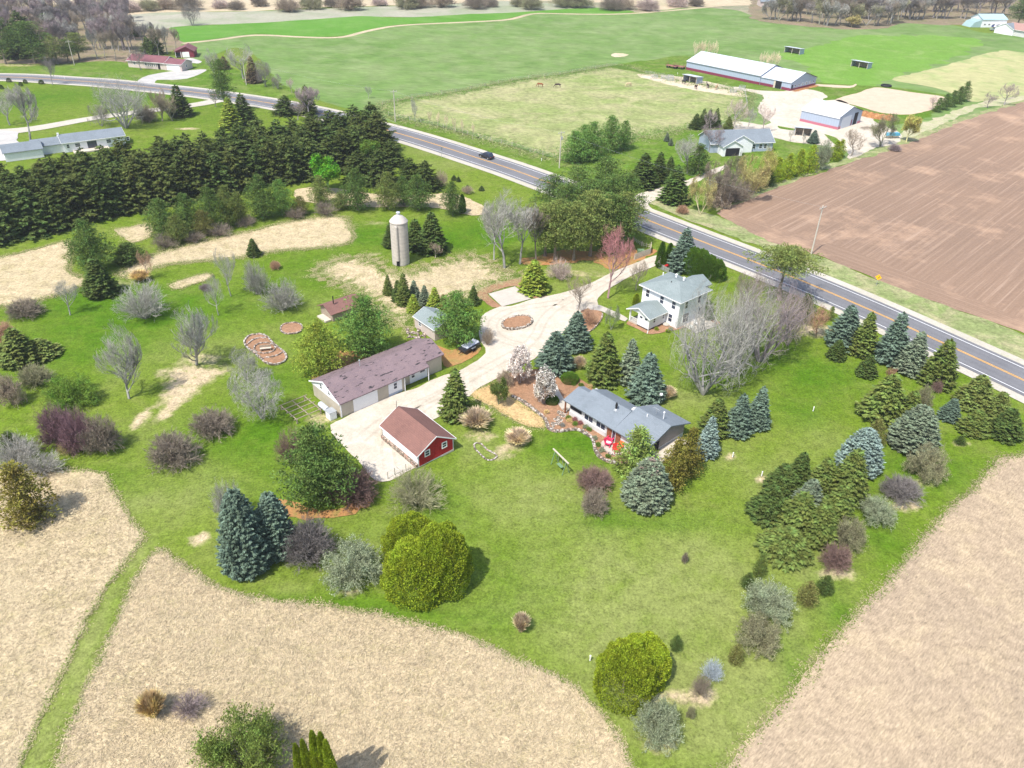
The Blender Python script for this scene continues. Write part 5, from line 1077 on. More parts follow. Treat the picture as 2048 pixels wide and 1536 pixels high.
# shorter trees in front of the windbreak
fr = [(322, 478, 398, 66, 'dpine'), (372, 470, 388, 62, 'dpine'), (352, 488, 430, 52, 'bpine'), (420, 462, 376, 58, 'dpine'), (452, 455, 372, 50, 'bpine'), (405, 472, 420, 48, 'olive'), (478, 446, 385, 40, 'bpine'), (520, 440, 352, 64, 'dpine'), (560, 432, 360, 56, 'pine'), (600, 430, 392, 40, 'olive'), (640, 412, 352, 50, 'bpine'),
      (712, 422, 338, 64, 'dpine'), (775, 420, 345, 54, 'bpine'), (835, 422, 350, 62, 'dpine'), (806, 412, 352, 40, 'dpine'), (905, 432, 364, 46, 'dpine'), (680, 420, 385, 40, 'bpine')]
fl = ['left end pine of the front row, wide and dark', 'second pine of the front row, dark', 'low olive pine skirting the left end of the front row', 'dark pine above the middle of the dry strip', 'bronze pine beside the dark one above the dry strip', 'olive undergrowth pine below the bronze one', 'thin bronze pine left of the gap', 'dark rounded pine above the right end of the dry strip', 'green pine left of the bright leafing tree',
      'small olive pine below the bright leafing tree', 'bronze pine under the bright leafing tree', 'dark rounded pine straight above the silo field', 'bronze rounded pine up-left of the silo dome', 'dark rounded pine above the silo dome', 'dark narrow pine squeezed between two rounded ones above the silo', 'dark pine standing alone right of the silo, in the dry strip', 'low bronze pine left of the one above the silo field']
for (x, y, t, w_, c), l in zip(fr, fl): T('pine', x, y, t, w_, c, l)
T('column', 925, 428, 388, 15, 'arb', 'slim bright arborvitae touching the lone pine right of the silo')
T('leafing', 655, 385, 312, 74, 'bright', 'vivid green leafing tree at the front of the windbreak')
T('leafing', 742, 340, 282, 56, 'leafy', 'yellow-green leafing tree within the right end of the windbreak')
for x, y, t, w_, l in [(720, 372, 300, 56, 'dark spruce right of the vivid green leafing tree'), (760, 372, 296, 56, 'dark spruce below the yellow-green leafing tree'), (822, 380, 315, 48, 'left of the twin spruces standing clear of the windbreak'), (852, 384, 320, 46, 'right of the twin spruces standing clear of the windbreak'), (783, 334, 280, 44, 'last dark spruce at the road end of the windbreak')]: T('norway', x, y, t, w_, 'norway', l)
for x, y, w_ in ((440, 470, 50), (330, 492, 56), (590, 436, 46), (650, 428, 50), (490, 452, 44), (388, 484, 44)): T('openbush', x, y, y - 22, w_, 'brown', 'brown undergrowth bush at the foot of the front pine row', 'undergrowth along the front pine row')
# --- woods at top left
wr = random.Random(9)
left = [(12, 128, 26, 46, 'dpine'), (36, 118, 48, 50, 'dkgreen'), (70, 126, 44, 78, 'dpine'), (98, 72, 26, 52, 'dkgreen'), (52, 95, 20, 50, 'dkgreen'), (115, 128, 74, 44, 'bpine'), (160, 120, 66, 46, 'bpine'), (138, 125, 80, 40, 'dpine'), (92, 130, 90, 44, 'dpine'), (165, 30, 2, 24, 'dkgreen'), (122, 60, 22, 36, 'dkgreen'),
        (244, 60, 28, 18, 'dpine'), (260, 68, 35, 26, 'dkgreen'), (272, 74, 44, 22, 'dkgreen'), (298, 108, 72, 24, 'dkgreen'), (314, 110, 52, 26, 'dkgreen'), (3, 60, 14, 40, 'dkgreen'), (200, 40, 18, 24, 'grayg')]
for i, (x, y, t, w_, c) in enumerate(left): T('norway' if c == 'dkgreen' else 'tallpine', x, y, t, w_, c, 'dark evergreen among the bare woods at the top left', 'evergreens of the top-left woods')
for k in range(130):
    q = k / 70.0; row = k % 5; x = wr.uniform(-20, 250) + row * 8; yb = 20 + row * 20 + wr.uniform(-4, 4)
    lim = np.interp(x, [0, 120, 240, 300, 360], [60, 118, 118, 108, 95]);
    if yb > lim: yb = lim
    if x < 60 and yb > 70: continue
    T('woods', x, yb, yb - np.interp(yb, [0, 120], [44, 60]) * wr.uniform(.85, 1.1), wr.uniform(32, 50), wr.choice(['mauve', 'brown', 'gray', 'dkgray', 'mauve']), 'leafless gray tree in the crowd of the top-left woods', 'bare trees of the top-left woods')
for x, y, t, w_ in ((318, 112, 50, 34), (335, 108, 48, 36), (352, 100, 55, 28), (288, 100, 44, 34), (300, 90, 42, 34), (232, 122, 58, 34), (212, 120, 60, 32), (195, 118, 56, 34), (260, 105, 50, 40)):
    T('woods', x, y, t, w_, wr.choice(['gray', 'brown', 'dkgray']), 'leafless tree at the right edge of the top-left woods, near the maroon garage', 'bare trees behind the ranch and maroon garage')
for k in range(26):
    x = 250 + k * 46 + wr.uniform(-16, 16); y = np.interp(x, [250, 520, 900, 1250, 1450], [20, 16, 8, 16, 10]) + wr.uniform(-5, 3)
    T('bush' if k % 2 else 'leafbush', x, y, y - wr.uniform(12, 20), wr.uniform(34, 60), wr.choice(['tan', 'brown', 'olivet', 'pink']), 'thicket along the marsh edge at the top', 'thickets along the marsh edge')
# --- woods at top right
for k in range(84):
    x = 1545 + (k * 37 % 290) + wr.uniform(-8, 8); row = k % 3; lim = np.interp(x, [1540, 1600, 1650, 1700, 1770, 1800, 1840, 1960, 2040], [40, 44, 52, 54, 52, 42, 42, 44, 46]); yb = lim - row * 14 - wr.uniform(0, 4)
    T('woods' if k % 4 else 'budding', x, yb, yb - wr.uniform(42, 56), wr.uniform(38, 60), wr.choice(['brown', 'gray', 'brown', 'dkgray', 'olivet']), 'leafless tree in the crowd of the top-right woods', 'bare trees of the top-right woods')
for k in range(60):
    x = 1800 + (k * 29 % 230) + wr.uniform(-6, 6); row = k % 3; yb = 38 - row * 13 - wr.uniform(0, 3) - (6 if 1930 < x < 2020 else 0)
    T('woods', x, yb, yb - wr.uniform(42, 54), wr.uniform(36, 54), wr.choice(['brown', 'mauve', 'gray', 'dkgray']), 'leafless tree in the woods behind the blue-roofed shed', 'bare trees behind the blue-roofed shed')
T('leafing', 1703, 54, 30, 36, 'yellowt', 'yellowish shrubby tree at the front of the top-right woods')
T('tallpine', 2034, 52, 0, 50, 'dpine', 'large dark evergreen beside the tan house at the top right corner')
T('tallpine', 2062, 56, 4, 50, 'dpine', 'dark evergreen cut off by the top right corner')
for i in range(9):     # young poplars behind the horse barn
    T('bare', 1388 + i * 9 + (i > 4) * 90 + wr.uniform(-3, 3), 122 + (i > 4) * 22, 80 + (i > 4) * 22, 17, 'straw', 'faint pale sapling in the line behind the horse barn', 'saplings behind the horse barn')
for i, (x, y) in enumerate([(860, 253), (876, 257), (892, 261), (908, 266), (925, 271), (945, 278)]): T('bare', x, y, y - 34, 12, 'straw', 'faint sapling on the verge between road and pasture', 'saplings along the pasture verge')
T('bare', 1580, 283, 257, 14, 'gray', 'thin sapling left of the small calf shelter')
T('bare', 1606, 288, 266, 12, 'gray', 'thin sapling right of the small calf shelter')
# ------------------------------------------------------------------ buildings (local frame: x along, y away, faces -y and +x or -x seen)
def window(parent, cx, cy, cz, face, w_, h, trimw=.09, pane='glass', sash=True, name='window', trim='trim', out=.05):
    f = MB(); g = MB(); t = trimw
    def bx(m, a0, a1, z0, z1, d0, d1):
        if face == '-y': m.box(cx + a0, cx + a1, cy - d1, cy - d0, cz + z0, cz + z1)
        elif face == '+y': m.box(cx + a0, cx + a1, cy + d0, cy + d1, cz + z0, cz + z1)
        elif face == '+x': m.box(cx + d0, cx + d1, cy + a0, cy + a1, cz + z0, cz + z1)
        else: m.box(cx - d1, cx - d0, cy + a0, cy + a1, cz + z0, cz + z1)
    W = w_ / 2; Hh = h / 2
    bx(f, -W - t, W + t, Hh, Hh + t, 0.002, out); bx(f, -W - t, W + t, -Hh - t, -Hh, 0.002, out)
    bx(f, -W - t, -W, -Hh, Hh, 0.002, out); bx(f, W, W + t, -Hh, Hh, 0.002, out)
    if sash: bx(f, -W, W, -.03, .03, 0.022, out - .01)
    o = f.build(name, trim, parent); bx(g, -W, W, -Hh, Hh, 0.003, 0.02); g.build('pane', pane, o); return o
def panel(parent, name, x0, x1, y, z0, z1, mat, d=.06, face='-y'):
    m = MB()
    if face == '-y': m.box(x0, x1, y - d, y - .003, z0, z1)
    elif face == '+x': m.box(y + .003, y + d, x0, x1, z0, z1)
    else: m.box(y - d, y - .003, x0, x1, z0, z1)
    return m.build(name, mat, parent)
def gabled_walls(mb, x0, x1, y0, y1, ze, zr):     # ridge along x
    ym = (y0 + y1) / 2
    mb.prism([(x0, y0, 0), (x0, y1, 0), (x0, y1, ze), (x0, ym, zr), (x0, y0, ze)], (x1 - x0, 0, 0))
def gabled_roof(mb, x0, x1, y0, y1, ze, zr, o=.3, ox=.25, t=.14):
    ym = (y0 + y1) / 2; s = (zr - ze) / (ym - y0); zo = ze - s * o; u = .04
    mb.prism([(x0 - ox, y0 - o, zo + u), (x0 - ox, ym, zr + u), (x0 - ox, y1 + o, zo + u), (x0 - ox, y1 + o, zo + u + t), (x0 - ox, ym, zr + u + t), (x0 - ox, y0 - o, zo + u + t)], (x1 - x0 + 2 * ox, 0, 0))
def fascia(parent, x0, x1, y0, y1, ze, zr, o=.3, ox=.25, t=.14, mat='trim', sides='xy'):
    m = MB(); ym = (y0 + y1) / 2; s = (zr - ze) / (ym - y0); zo = ze - s * o; u = .02
    for X in (x0 - ox - .045, x1 + ox + .003):
        m.prism([(X, y0 - o, zo + u), (X, ym, zr + u), (X, y1 + o, zo + u), (X, y1 + o, zo + t + u + .03), (X, ym, zr + t + u + .03), (X, y0 - o, zo + t + u + .03)], (.042, 0, 0))
    m.box(x0 - ox, x1 + ox, y0 - o - .06, y0 - o - .003, zo + .02, zo + t + .05); m.box(x0 - ox, x1 + ox, y1 + o + .003, y1 + o + .06, zo + .02, zo + t + .05)
    return m.build('fascia', mat, parent)

# white two-storey house
g = P(1240 + 395 * .09766, 530 + 405 * .09766, 5.25); TH = R(-48.5)
h = empty('farmhouse', g[0], g[1], TH, 0, 'white two-storey house with hipped gray-green roof beside the drive', 'house')
ov = .5; W0, W1, D0, D1, E = ov, 9.45 - ov, ov, 8.6 - ov, 5.2
b = MB().box(W0, W1, D0, D1, 0, E); wall = b.build('wall', 'white', h)
MB().box(3.9, 7.6, D1 + .003, D1 + 2.0, 0, E - .02).build('wing_wall', 'white', h)
r_ = MB(); cx0, cx1, cy = 4.1, 5.3, 4.3; zt = 6.75
def hip(mb, x0, x1, y0, y1, z, ex0, ex1, ym, zr, t=.16):
    A = [(x0, y0, z), (x1, y0, z), (x1, y1, z), (x0, y1, z)]; r0 = (ex0, ym, zr); r1 = (ex1, ym, zr)
    mb.quad(A[0], A[1], r1, r0); mb.quad(A[1], A[2], r1); mb.quad(A[2], A[3], r0, r1); mb.quad(A[3], A[0], r0)
    Bq = [(p[0], p[1], z - t) for p in A]
    for i in range(4): mb.quad(Bq[i], Bq[(i + 1) % 4], A[(i + 1) % 4], A[i])
    mb.quad(*Bq[::-1])
hip(r_, 0, 9.45, 0, 8.6, E + .16, cx0, cx1, cy, zt)
roof = r_.build('roof', 'grayshingle', h)
w2 = MB(); xr = 5.75
w2.prism([(3.5, cy, E + .02), (8.0, cy, E + .02), (8.0, cy, E + .17), (xr, cy, 6.45), (3.5, cy, E + .17)], (0, D1 + 2.4 - cy, 0)); w2.build('wing_roof', 'grayshingle', h)
f = MB()
for a in ((-.06, 9.51, -.07, -.004, E - .03, E + .13), (9.454, 9.51, 0, 8.66, E - .03, E + .13), (-.06, -.004, 0, 8.66, E - .03, E + .13), (0, 9.45, 8.604, 8.66, E - .03, E + .13)): f.box(*a)
f.build('gutter', 'trim', h)
for x in (1.75, 5.0, 7.65): window(wall, x, D0, 4.1, '-y', .75, 1.35)
window(wall, 7.3, D0, 1.5, '-y', .75, 1.4)
window(wall, W1, 2.3, 4.1, '+x', .75, 1.35); window(wall, W1, 5.9, 4.1, '+x', .75, 1.35)
window(wall, W1, 2.6, 1.5, '+x', 1.5, 1.7); window(wall, W1, 6.6, 1.6, '+x', .75, 1.35)
window(wall, 2.2, D0, 1.6, '-y', .75, 1.4)
for x, y in ((3.4, 5.9), (5.1, 5.9)): MB().lathe([(.16, 5.9), (.16, 6.75), (.26, 6.78), (.2, 6.9), (.02, 6.95)], 10, (x, y)).build('roof_vent', 'trim', h)
MB().bar((4.4, 3.3, 6.0), (4.4, 3.3, 6.65), .07).build('vent_pipe', 'black', h)
MB().bar((.25, 6.2, 5.2), (.25, 6.2, 6.0), .1).build('vent_pipe', 'trim', h)
# its single-storey front wing with porch
px0, px1, py0, py1 = 1.75, 6.3, -4.0, D0; pe, pr = 2.5, 3.5; pm = (px0 + px1) / 2
wm = MB(); wm.prism([(px0, py1, 0), (px1, py1, 0), (px1, py1, pe), (pm, py1, pr), (px0, py1, pe)], (0, -.05, 0)); 
wm.box(3.7, px1, py0, py1 - .052, .25, pe); pw = wm.build('porch_wall', 'white', h)
gw = MB(); gw.prism([(px0, py0 + .02, pe), (px1, py0 + .02, pe), (pm, py0 + .02, pr)], (0, -.1, 0)); gw.build('porch_gable', 'white', h)
MB().box(3.72, px1 - .02, py0 + .02, py1 - .1, 0.01, .25).build('foundation', 'dark', h)
pr_ = MB(); o_ = .42; s_ = (pr - pe) / (pm - px0); zo = pe - s_ * o_
pr_.prism([(px0 - o_, py0 - .45, zo + .04), (pm, py0 - .45, pr + .04), (px1 + o_, py0 - .45, zo + .04), (px1 + o_, py0 - .45, zo + .18), (pm, py0 - .45, pr + .18), (px0 - o_, py0 - .45, zo + .18)], (0, py1 - py0 + .42, 0)); pr_.build('porch_roof', 'grayshingle', h)
fm = MB(); fm.prism([(px0 - o_, py0 - .452, zo), (pm, py0 - .452, pr), (px1 + o_, py0 - .452, zo), (px1 + o_, py0 - .452, zo + .2), (pm, py0 - .452, pr + .2), (px0 - o_, py0 - .452, zo + .2)], (0, -.05, 0)); fm.box(px1 + o_ + .003, px1 + o_ + .05, py0 - .45, py1 - .1, zo - .02, zo + .16); fm.build('fascia', 'trim', h)
MB().box(px0, 3.68, py0, py1 - .06, 0, .28).build('porch_floor', 'concrete', h)
for y in (py0 + .12,): 
    for x in (px0 + .15,): MB().box(x - .11, x + .11, y - .11, y + .11, .285, pe + .1).build('column', 'trim', h)
rl = MB(); rl.box(px0 + .05, 3.68, py0 + .06, py0 + .12, 1.1, 1.18); [rl.box(px0 + .3 + i * .16, px0 + .34 + i * .16, py0 + .07, py0 + .11, .3, 1.1) for i in range(10)]; rl.build('railing', 'trim', h)
panel(pw, 'entry_door', 2.2, 3.1, py1 - .05, .3, 2.3, 'dark')
for x in (4.5, 5.6): window(pw, x, py0, 1.95, '-y', .55, .4, .07, 'glass', False)
window(pw, px1, -2.6, 1.6, '+x', .4, .8, .06); window(pw, px1, -.2, 1.6, '+x', .4, .8, .06)
MB().bar((px1 + .1, py0 - .1, .1), (px1 + .1, py0 - .1, zo), .05).bar((px1 + .1, py0 - .1, .12), (px1 + .6, py0 - .9, .06), .06).build('downspout', 'trim', h)
gx = P(1332, 650); MB().lathe([(.55, 0), (.62, .15), (.5, .32), (.1, .36)], 14).build('cistern_cover', 'concrete', None)
o = bpy.data.objects['cistern_cover']; o.location = (gx[0], gx[1], .03); tag(o, 'round pale concrete lid in the mulch beside the white house porch wing', 'cistern cover')
for i, (x, y) in enumerate(((1390, 651), (1404, 644), (1382, 659))):
    q = P(x, y); e = empty('patio_chair', q[0], q[1], i * 1.3, .06, ['white patio chair nearest the white house corner', 'white patio chair farthest from the house on the patio', 'white patio chair at the front edge of the house patio'][i], 'chair', 'chairs on the white house patio')
    MB().box(-.3, .3, -.3, .3, .38, .44).build('seat', 'trim', e); MB().box(-.3, .3, .26, .32, .44, .95).build('backrest', 'trim', e)
    for sx in (-.26, .26):
        for sy in (-.26, .26): MB().box(sx - .03, sx + .03, sy - .03, sy + .03, 0, .38).build('leg', 'trim', e)

# slate-roofed ranch house
g = P(1110 + 115 * .1416, 760 + 285 * .1416, 2.35); th = R(-47)
h = empty('ranch_house', g[0], g[1], th, 0, 'long low ranch house with slate-gray roof, patio and flower beds in front', 'house')
wm = MB(); wm.box(.9, 9.0, .6, 6.1, 0, 2.3); gabled_walls(wm, 9.002, 15.0, .6, 8.9, 2.3, 3.75); wm.prism([(2.6, .62, 2.3), (2.6, 6.08, 2.3), (2.6, 3.7, 3.6)], (6.39, 0, 0)); wall = wm.build('wall', 'grayhousewall', h)
rm = MB()
def slab(mb, a, b_, c, d, t=.16):
    i = len(mb.v); mb.v += [a, b_, c, d] + [(q[0], q[1], q[2] - t) for q in (a, b_, c, d)]
    mb.f += [(i, i+1, i+2, i+3), (i+7, i+6, i+5, i+4), (i, i+4, i+5, i+1), (i+1, i+5, i+6, i+2), (i+2, i+6, i+7, i+3), (i+3, i+7, i+4, i)]
slab(rm, (0, 0, 2.45), (2.3, 0, 2.45), (2.3, 3.1, 3.4), (0, 3.1, 3.4)); slab(rm, (2.302, 0, 2.452), (9.6, 0, 2.452), (9.6, 3.6, 3.9), (2.302, 3.6, 3.9)); slab(rm, (2.304, 3.602, 3.9), (9.6, 3.602, 3.9), (9.6, 6.8, 2.45), (2.304, 6.8, 2.45))
slab(rm, (0, 3.1, 3.398), (2.3, 3.1, 3.398), (2.3, 4.4, 2.9), (0, 4.4, 2.9))
slab(rm, (9.602, -.004, 2.456), (15.6, -.004, 2.456), (15.6, 4.75, 4.15), (9.602, 4.75, 4.15)); slab(rm, (9.602, 4.752, 4.15), (15.6, 4.752, 4.15), (15.6, 9.5, 2.456), (9.602, 9.5, 2.456))
rm.build('roof', 'bluegrayshingle', h)
MB().box(.9, 2.28, .9, 4.0, 0, .05).build('porch_floor', 'concrete', h)
for x, y in ((.25, .3), (.25, 3.9)): MB().box(x - .09, x + .09, y - .09, y + .09, 0, 2.35).build('post', 'browndoor', h)
panel(wall, 'brick_skirt', .92, 7.9, .6, 0, .75, 'grayhousewall', .12)
panel(wall, 'dark_screen', .95, 3.2, .6, 1.2, 2.15, 'dark', .04)
for x in (4.6, 6.9): 
    wq = window(wall, x, .6, 1.5, '-y', 1.6, 1.15, .06, 'glass', False); MB().box(x - .03, x + .03, .555, .575, .95, 2.05).build('mullion', 'trim', wq)
for x in (8.55, 10.15): panel(wall, 'patio_door', x - .42, x + .42, .6, .08, 2.1, 'browndoor', .08)
window(wall, 9.35, .6, 1.15, '-y', .5, 1.8, .05, 'glass', False)
MB().prism([(15.005, .7, 2.3), (15.005, 8.8, 2.3), (15.005, 4.75, 3.7)], (.04, 0, 0)).build('gable_panel', 'taupewall', h); MB().box(15.005, 15.05, .65, 8.85, .9, 2.29).build('end_wall_cladding', 'taupewall', h)
panel(h, 'side_door', 2.3, 3.3, 15.05, .1, 2.1, 'dark', .03, '+x')
MB().box(15.06, 17.0, 1.6, 8.0, 0, .5).build('deck', 'palewood', h)
ch = MB(); ch.bar((7.7, 2.6, 3.2), (7.7, 2.6, 4.3), .16, .16, 10); ch.bar((7.7, 2.6, 4.3), (7.7, 2.6, 4.75), .2, .12, 10); ch.build('chimney', 'black', h); MB().lathe([(.35, 3.5), (.22, 3.75), (.17, 3.8)], 12, (7.7, 2.6)).build('chimney_flashing', 'steel', h)
MB().bar((13.6, 5.6, 3.7), (13.6, 5.6, 4.9), .06).lathe([(.12, 4.85), (.12, 5.0), (.03, 5.05)], 10, (13.6, 5.6)).build('flue_pipe', 'trim', h)
MB().bar((11.9, 4.2, 3.8), (11.9, 4.2, 4.35), .08).build('vent_pipe', 'trim', h)
an = MB(); an.bar((12.3, 5.6, 3.9), (12.3, 5.6, 4.9), .025); [an.bar((11.8 + i * .25, 5.2, 4.85), (11.8 + i * .25, 6.0, 4.85), .015) for i in range(5)]; an.bar((11.8, 5.6, 4.86), (12.8, 5.6, 4.86), .02); an.build('antenna', 'steel', h)

# long tan-block barn with weathered roof
g = P(610 + 500 * .14648, 650 + 1265 * .14648); th = R(43.3)
h = empty('long_barn', g[0], g[1], th, 0, 'long tan-block barn with weathered purple-brown roof and white garage door', 'barn'); LH, LW = 2.55, 7.6
wm = MB(); wm.box(0, 11.0, 0, LW, 0, LH); wm.box(11.001, 18.9, .9, LW, 0, LH); wall = wm.build('wall', 'block', h)
rm = MB(); ym = LW / 2; zr = 4.35
slab(rm, (-.3, -.35, LH), (15.6, -.35, LH), (15.6, ym, zr), (-.3, ym, zr)); slab(rm, (15.602, .55, LH + .42), (19.2, .55, LH + .42), (19.2, ym, zr - .002), (15.602, ym, zr - .002)); slab(rm, (-.3, ym + .002, zr), (19.2, ym + .002, zr), (19.2, LW + .35, LH), (-.3, LW + .35, LH))
rm.build('roof', 'purpleshingle', h)
gm = MB(); gm.prism([(-.06, -.1, LH - .45), (-.06, LW + .1, LH - .45), (-.06, LW + .1, LH - .15), (-.06, ym, zr - .18), (-.06, -.1, LH - .15)], (.055, 0, 0)); gm.prism([(18.905, .9, LH), (18.905, LW, LH), (18.905, ym, zr - .3)], (.04, 0, 0)); gm.build('gable', 'white', h)
fs = MB(); 
for s0, s1, z0, z1 in ((-.4, ym, LH - .16, zr - .16), (ym, LW + .4, zr - .16, LH - .16)): fs.prism([(-.36, s0, z0), (-.36, s1, z1), (-.36, s1, z1 + .22), (-.36, s0, z0 + .22)], (.055, 0, 0))
fs.build('fascia', 'trim', h)
for y in (2.7, 4.9): window(h, -.065, y, 2.95, '-x', .5, .75, .07)
panel(wall, 'garage_door', 2.1, 6.25, 0, .02, 2.25, 'trim')
panel(wall, 'white_panel', 8.2, 10.6, 0, .45, 2.4, 'white'); window(h, 9.4, -.06, 1.5, '-y', .55, 1.0, .08); panel(wall, 'gray_skirt', 8.2, 10.6, 0, .02, .44, 'metalwall', .05)
panel(wall, 'corner_post', -.05, .12, 0, 0, LH - .1, 'trim', .05); MB().box(10.95, 11.05, -.3, -.2, 0, LH - .05).box(15.4, 15.5, -.3, -.2, 0, LH - .05).build('porch_post', 'trim', h)
panel(wall, 'white_wall', 12.7, 16.0, .9, .02, 2.4, 'white', .05); window(h, 13.3, .84, 1.35, '-y', .55, .85, .07); window(h, 15.1, .84, 1.55, '-y', .9, .7, .07)
MB().bar((6.3, 4.3, 4.0), (6.3, 4.3, 5.1), .07).lathe([(.13, 5.05), (.13, 5.2), (.03, 5.25)], 10, (6.3, 4.3)).build('flue_pipe', 'steel', h)
MB().box(16.2, 18.9, 7.605, 7.7, 0, .1).build('footing', 'concrete', h)
# things by its gable
def at(o, lx, ly): 
    c, s = math.cos(o.rotation_euler.z), math.sin(o.rotation_euler.z); return (o.location.x + lx * c - ly * s, o.location.y + lx * s + ly * c)
q = at(h, -1.1, .9); e = empty('heat_pump', q[0], q[1], th, 0, 'white utility box with gray lid at the near corner of the long barn', 'utility box'); MB().box(-.55, .55, -.6, .6, 0, 1.2).build('cabinet', 'trim', e, .03); MB().box(-.62, .62, -.67, .67, 1.205, 1.32).build('lid', 'steel', e, .02)
q = at(h, -1.0, 3.0); e = empty('fuel_tank', q[0], q[1], th, 0, 'pale horizontal tank on legs against the barn gable wall', 'tank')
MB().bar((0, -1.0, .75), (0, 1.0, .75), .42, .42, 14).build('tank_shell', 'tarpgray', e)
for y in (-.7, .7): MB().box(-.35, .35, y - .06, y + .06, 0, .4).build('leg', 'black', e)
q = at(h, -3.6, 5.0); e = empty('pergola_frame', q[0], q[1], th, 0, 'low rack of weathered timber rails on the grass beside the long barn', 'timber rack')
for y in (-2.2, -1.1, 0, 1.1, 2.3): MB().box(-2.3, 2.3, y - .05, y + .05, .75, .83).build('rail', 'wood', e)
for x in (-1.9, 0, 1.9): MB().box(x - .05, x + .05, -2.4, 2.5, .65, .745).build('beam', 'wood', e)
for x in (-1.9, 1.9):
    for y in (-2.2, 2.3): MB().box(x - .08, x + .08, y - .08, y + .08, 0, .62).build('post', 'wood', e)

# red-gabled garage
g = P(740 + 175 * .10417, 790 + 590 * .10417, 2.0); th = R(-48.3)
h = empty('red_garage', g[0], g[1], th, 0, 'brown-roofed garage with red board gable and white long wall', 'garage')
q0, q1, v0, v1 = .3, 8.75, .3, 6.1
wm = MB(); gabled_walls(wm, q0, q1, v0, v1, 2.05, 3.75); wall = wm.build('wall', 'white', h)
rm = MB(); gabled_roof(rm, q0, q1, v0, v1, 2.05, 3.75, .3, .25, .13); rm.build('roof', 'brownshingle', h); fascia(h, q0, q1, v0, v1, 2.05, 3.75, .3, .25, .13)
gg = MB(); gg.prism([(q1 + .003, v0 + .15, .15), (q1 + .003, v1 - .15, .35), (q1 + .003, v1 - .15, 2.0), (q1 + .003, (v0 + v1) / 2, 3.62), (q1 + .003, v0 + .15, 2.0)], (.05, 0, 0)); gw = gg.build('red_gable', 'redwood', h)
for y in (1.75, 4.55): window(h, q1 + .053, y, 1.75, '+x', .62, .75, .13)
MB().box(q1 + .055, q1 + .09, 2.85, 3.55, 1.25, 2.2).build('loft_hatch', 'redwood', h)
MB().box(q0 - .02, q1, v0 - .35, v0 - .004, 0, .55).build('rubble_footing', 'rubble', h)
MB().bar((.15, 2.9, 3.4), (.15, 2.9, 5.0), .035).build('lightning_rod', 'black', h)
MB().prism([(-.5, v0 - .1, 0), (.25, v0 - .1, 0), (.25, v0 - .1, 1.9)], (0, .12, 0)).build('leaning_brace', 'palewood', h)
ew = MB(); ew.prism([(q1 + .004, 3.9, 0), (q1 + .004, v1, 0), (q1 + .004, v1, .34), (q1 + .004, 3.9, .14)], (.08, 0, 0)); ew.build('exposed_foundation', 'concrete', h)

# green-roofed shed
g = P(512 + 1255 / 4, 384 + 990 / 4, 2.2); th = R(-49.5)
h = empty('garden_shed', g[0], g[1], th, 0, 'small shed with gray-green roof half hidden by the bright green pine', 'shed')
wm = MB(); gabled_walls(wm, .2, 6.2, .2, 4.6, 2.1, 3.1); wall = wm.build('wall', 'pinkwall', h); rm = MB(); gabled_roof(rm, .2, 6.2, .2, 4.6, 2.1, 3.1, .25, .2, .1); rm.build('roof', 'grayshingle', h); fascia(h, .2, 6.2, .2, 4.6, 2.1, 3.1, .25, .2, .1)
window(wall, 1.8, .2, 1.35, '-y', .7, .7)
rr = random.Random(2)
for k in range(34):
    x = 812 + rr.uniform(0, 40); y = 660 + rr.uniform(-2, 16); q = P(x, y)
    m = MB(); r0 = rr.uniform(.16, .38); m.lathe([(r0 * .7, 0), (r0, r0 * .4), (r0 * .8, r0 * .8), (r0 * .3, r0)], 7); o = m.build('boulder', 'stone'); o.location = (q[0], q[1], 0); o.rotation_euler = (rr.uniform(-.3, .3), rr.uniform(-.3, .3), rr.uniform(0, 6)); o.scale = (1, rr.uniform(.6, 1.3), rr.uniform(.7, 1))
    tag(o, 'pale rock in the rock heap between green-roofed shed and long barn', 'rock', 'rocks heaped by the shed')
# small cabin behind the pines
q = P(640, 641); e = empty('cabin', q[0] + 1, q[1] + 1.2, R(43), 0, 'small brown-roofed cabin mostly hidden behind the two big pines', 'cabin')
wm = MB(); gabled_walls(wm, 0, 6, -2, 2, 1.6, 2.5); wm.build('wall', 'wood', e); rm = MB(); gabled_roof(rm, 0, 6, -2, 2, 1.6, 2.5, .4, .5, .1); rm.build('roof', 'brownshingle', e)
MB().bar((1.2, -.6, 2.6), (1.2, -.6, 4.0), .1).build('flue_pipe', 'black', e); MB().box(-1.3, -.1, -1.6, 1.2, 0, .3).build('step', 'palewood', e)

# silo
q = P(801.5, 527.5); h = empty('silo', q[0], q[1] + .5, 0, 0, 'tall concrete stave silo with domed metal cap standing on the grass', 'silo')
SR = 1.72; SH = 8.75
MB().lathe([(SR, 0), (SR, SH)], 48).build('barrel', 'silo', h)
bd = MB()
for i in range(22): z = .35 + i * .38; bd.lathe([(SR + .002, z - .012), (SR + .018, z), (SR + .002, z + .012)], 48)
bd.build('hoop', 'silocap', h)['kind'] = 'stuff'
MB().lathe([(SR + .1, SH + .003), (SR + .1, SH + .12), (SR * .82, SH + .62), (SR * .5, SH + 1.1), (.32, SH + 1.42), (.3, SH + 1.45)], 48).build('cap', 'silocap', h)
MB().lathe([(.26, SH + 1.44), (.26, SH + 1.72), (.42, SH + 1.78), (.36, SH + 1.92), (.05, SH + 2.0)], 16).build('vent', 'tarpgray', h)
a0 = R(-100); ux, uy = math.cos(a0), math.sin(a0)
ct = MB(); ct.lathe([(.34, 1.2), (.34, SH - .5), (.2, SH - .25)], 18, (ux * (SR + .08), uy * (SR + .08))); ct.build('unloading_chute', 'silo', h)
ds = MB(); t_ = Vector((-uy, ux, 0)); n_ = Vector((ux, uy, 0)); c_ = n_ * (SR + .02)
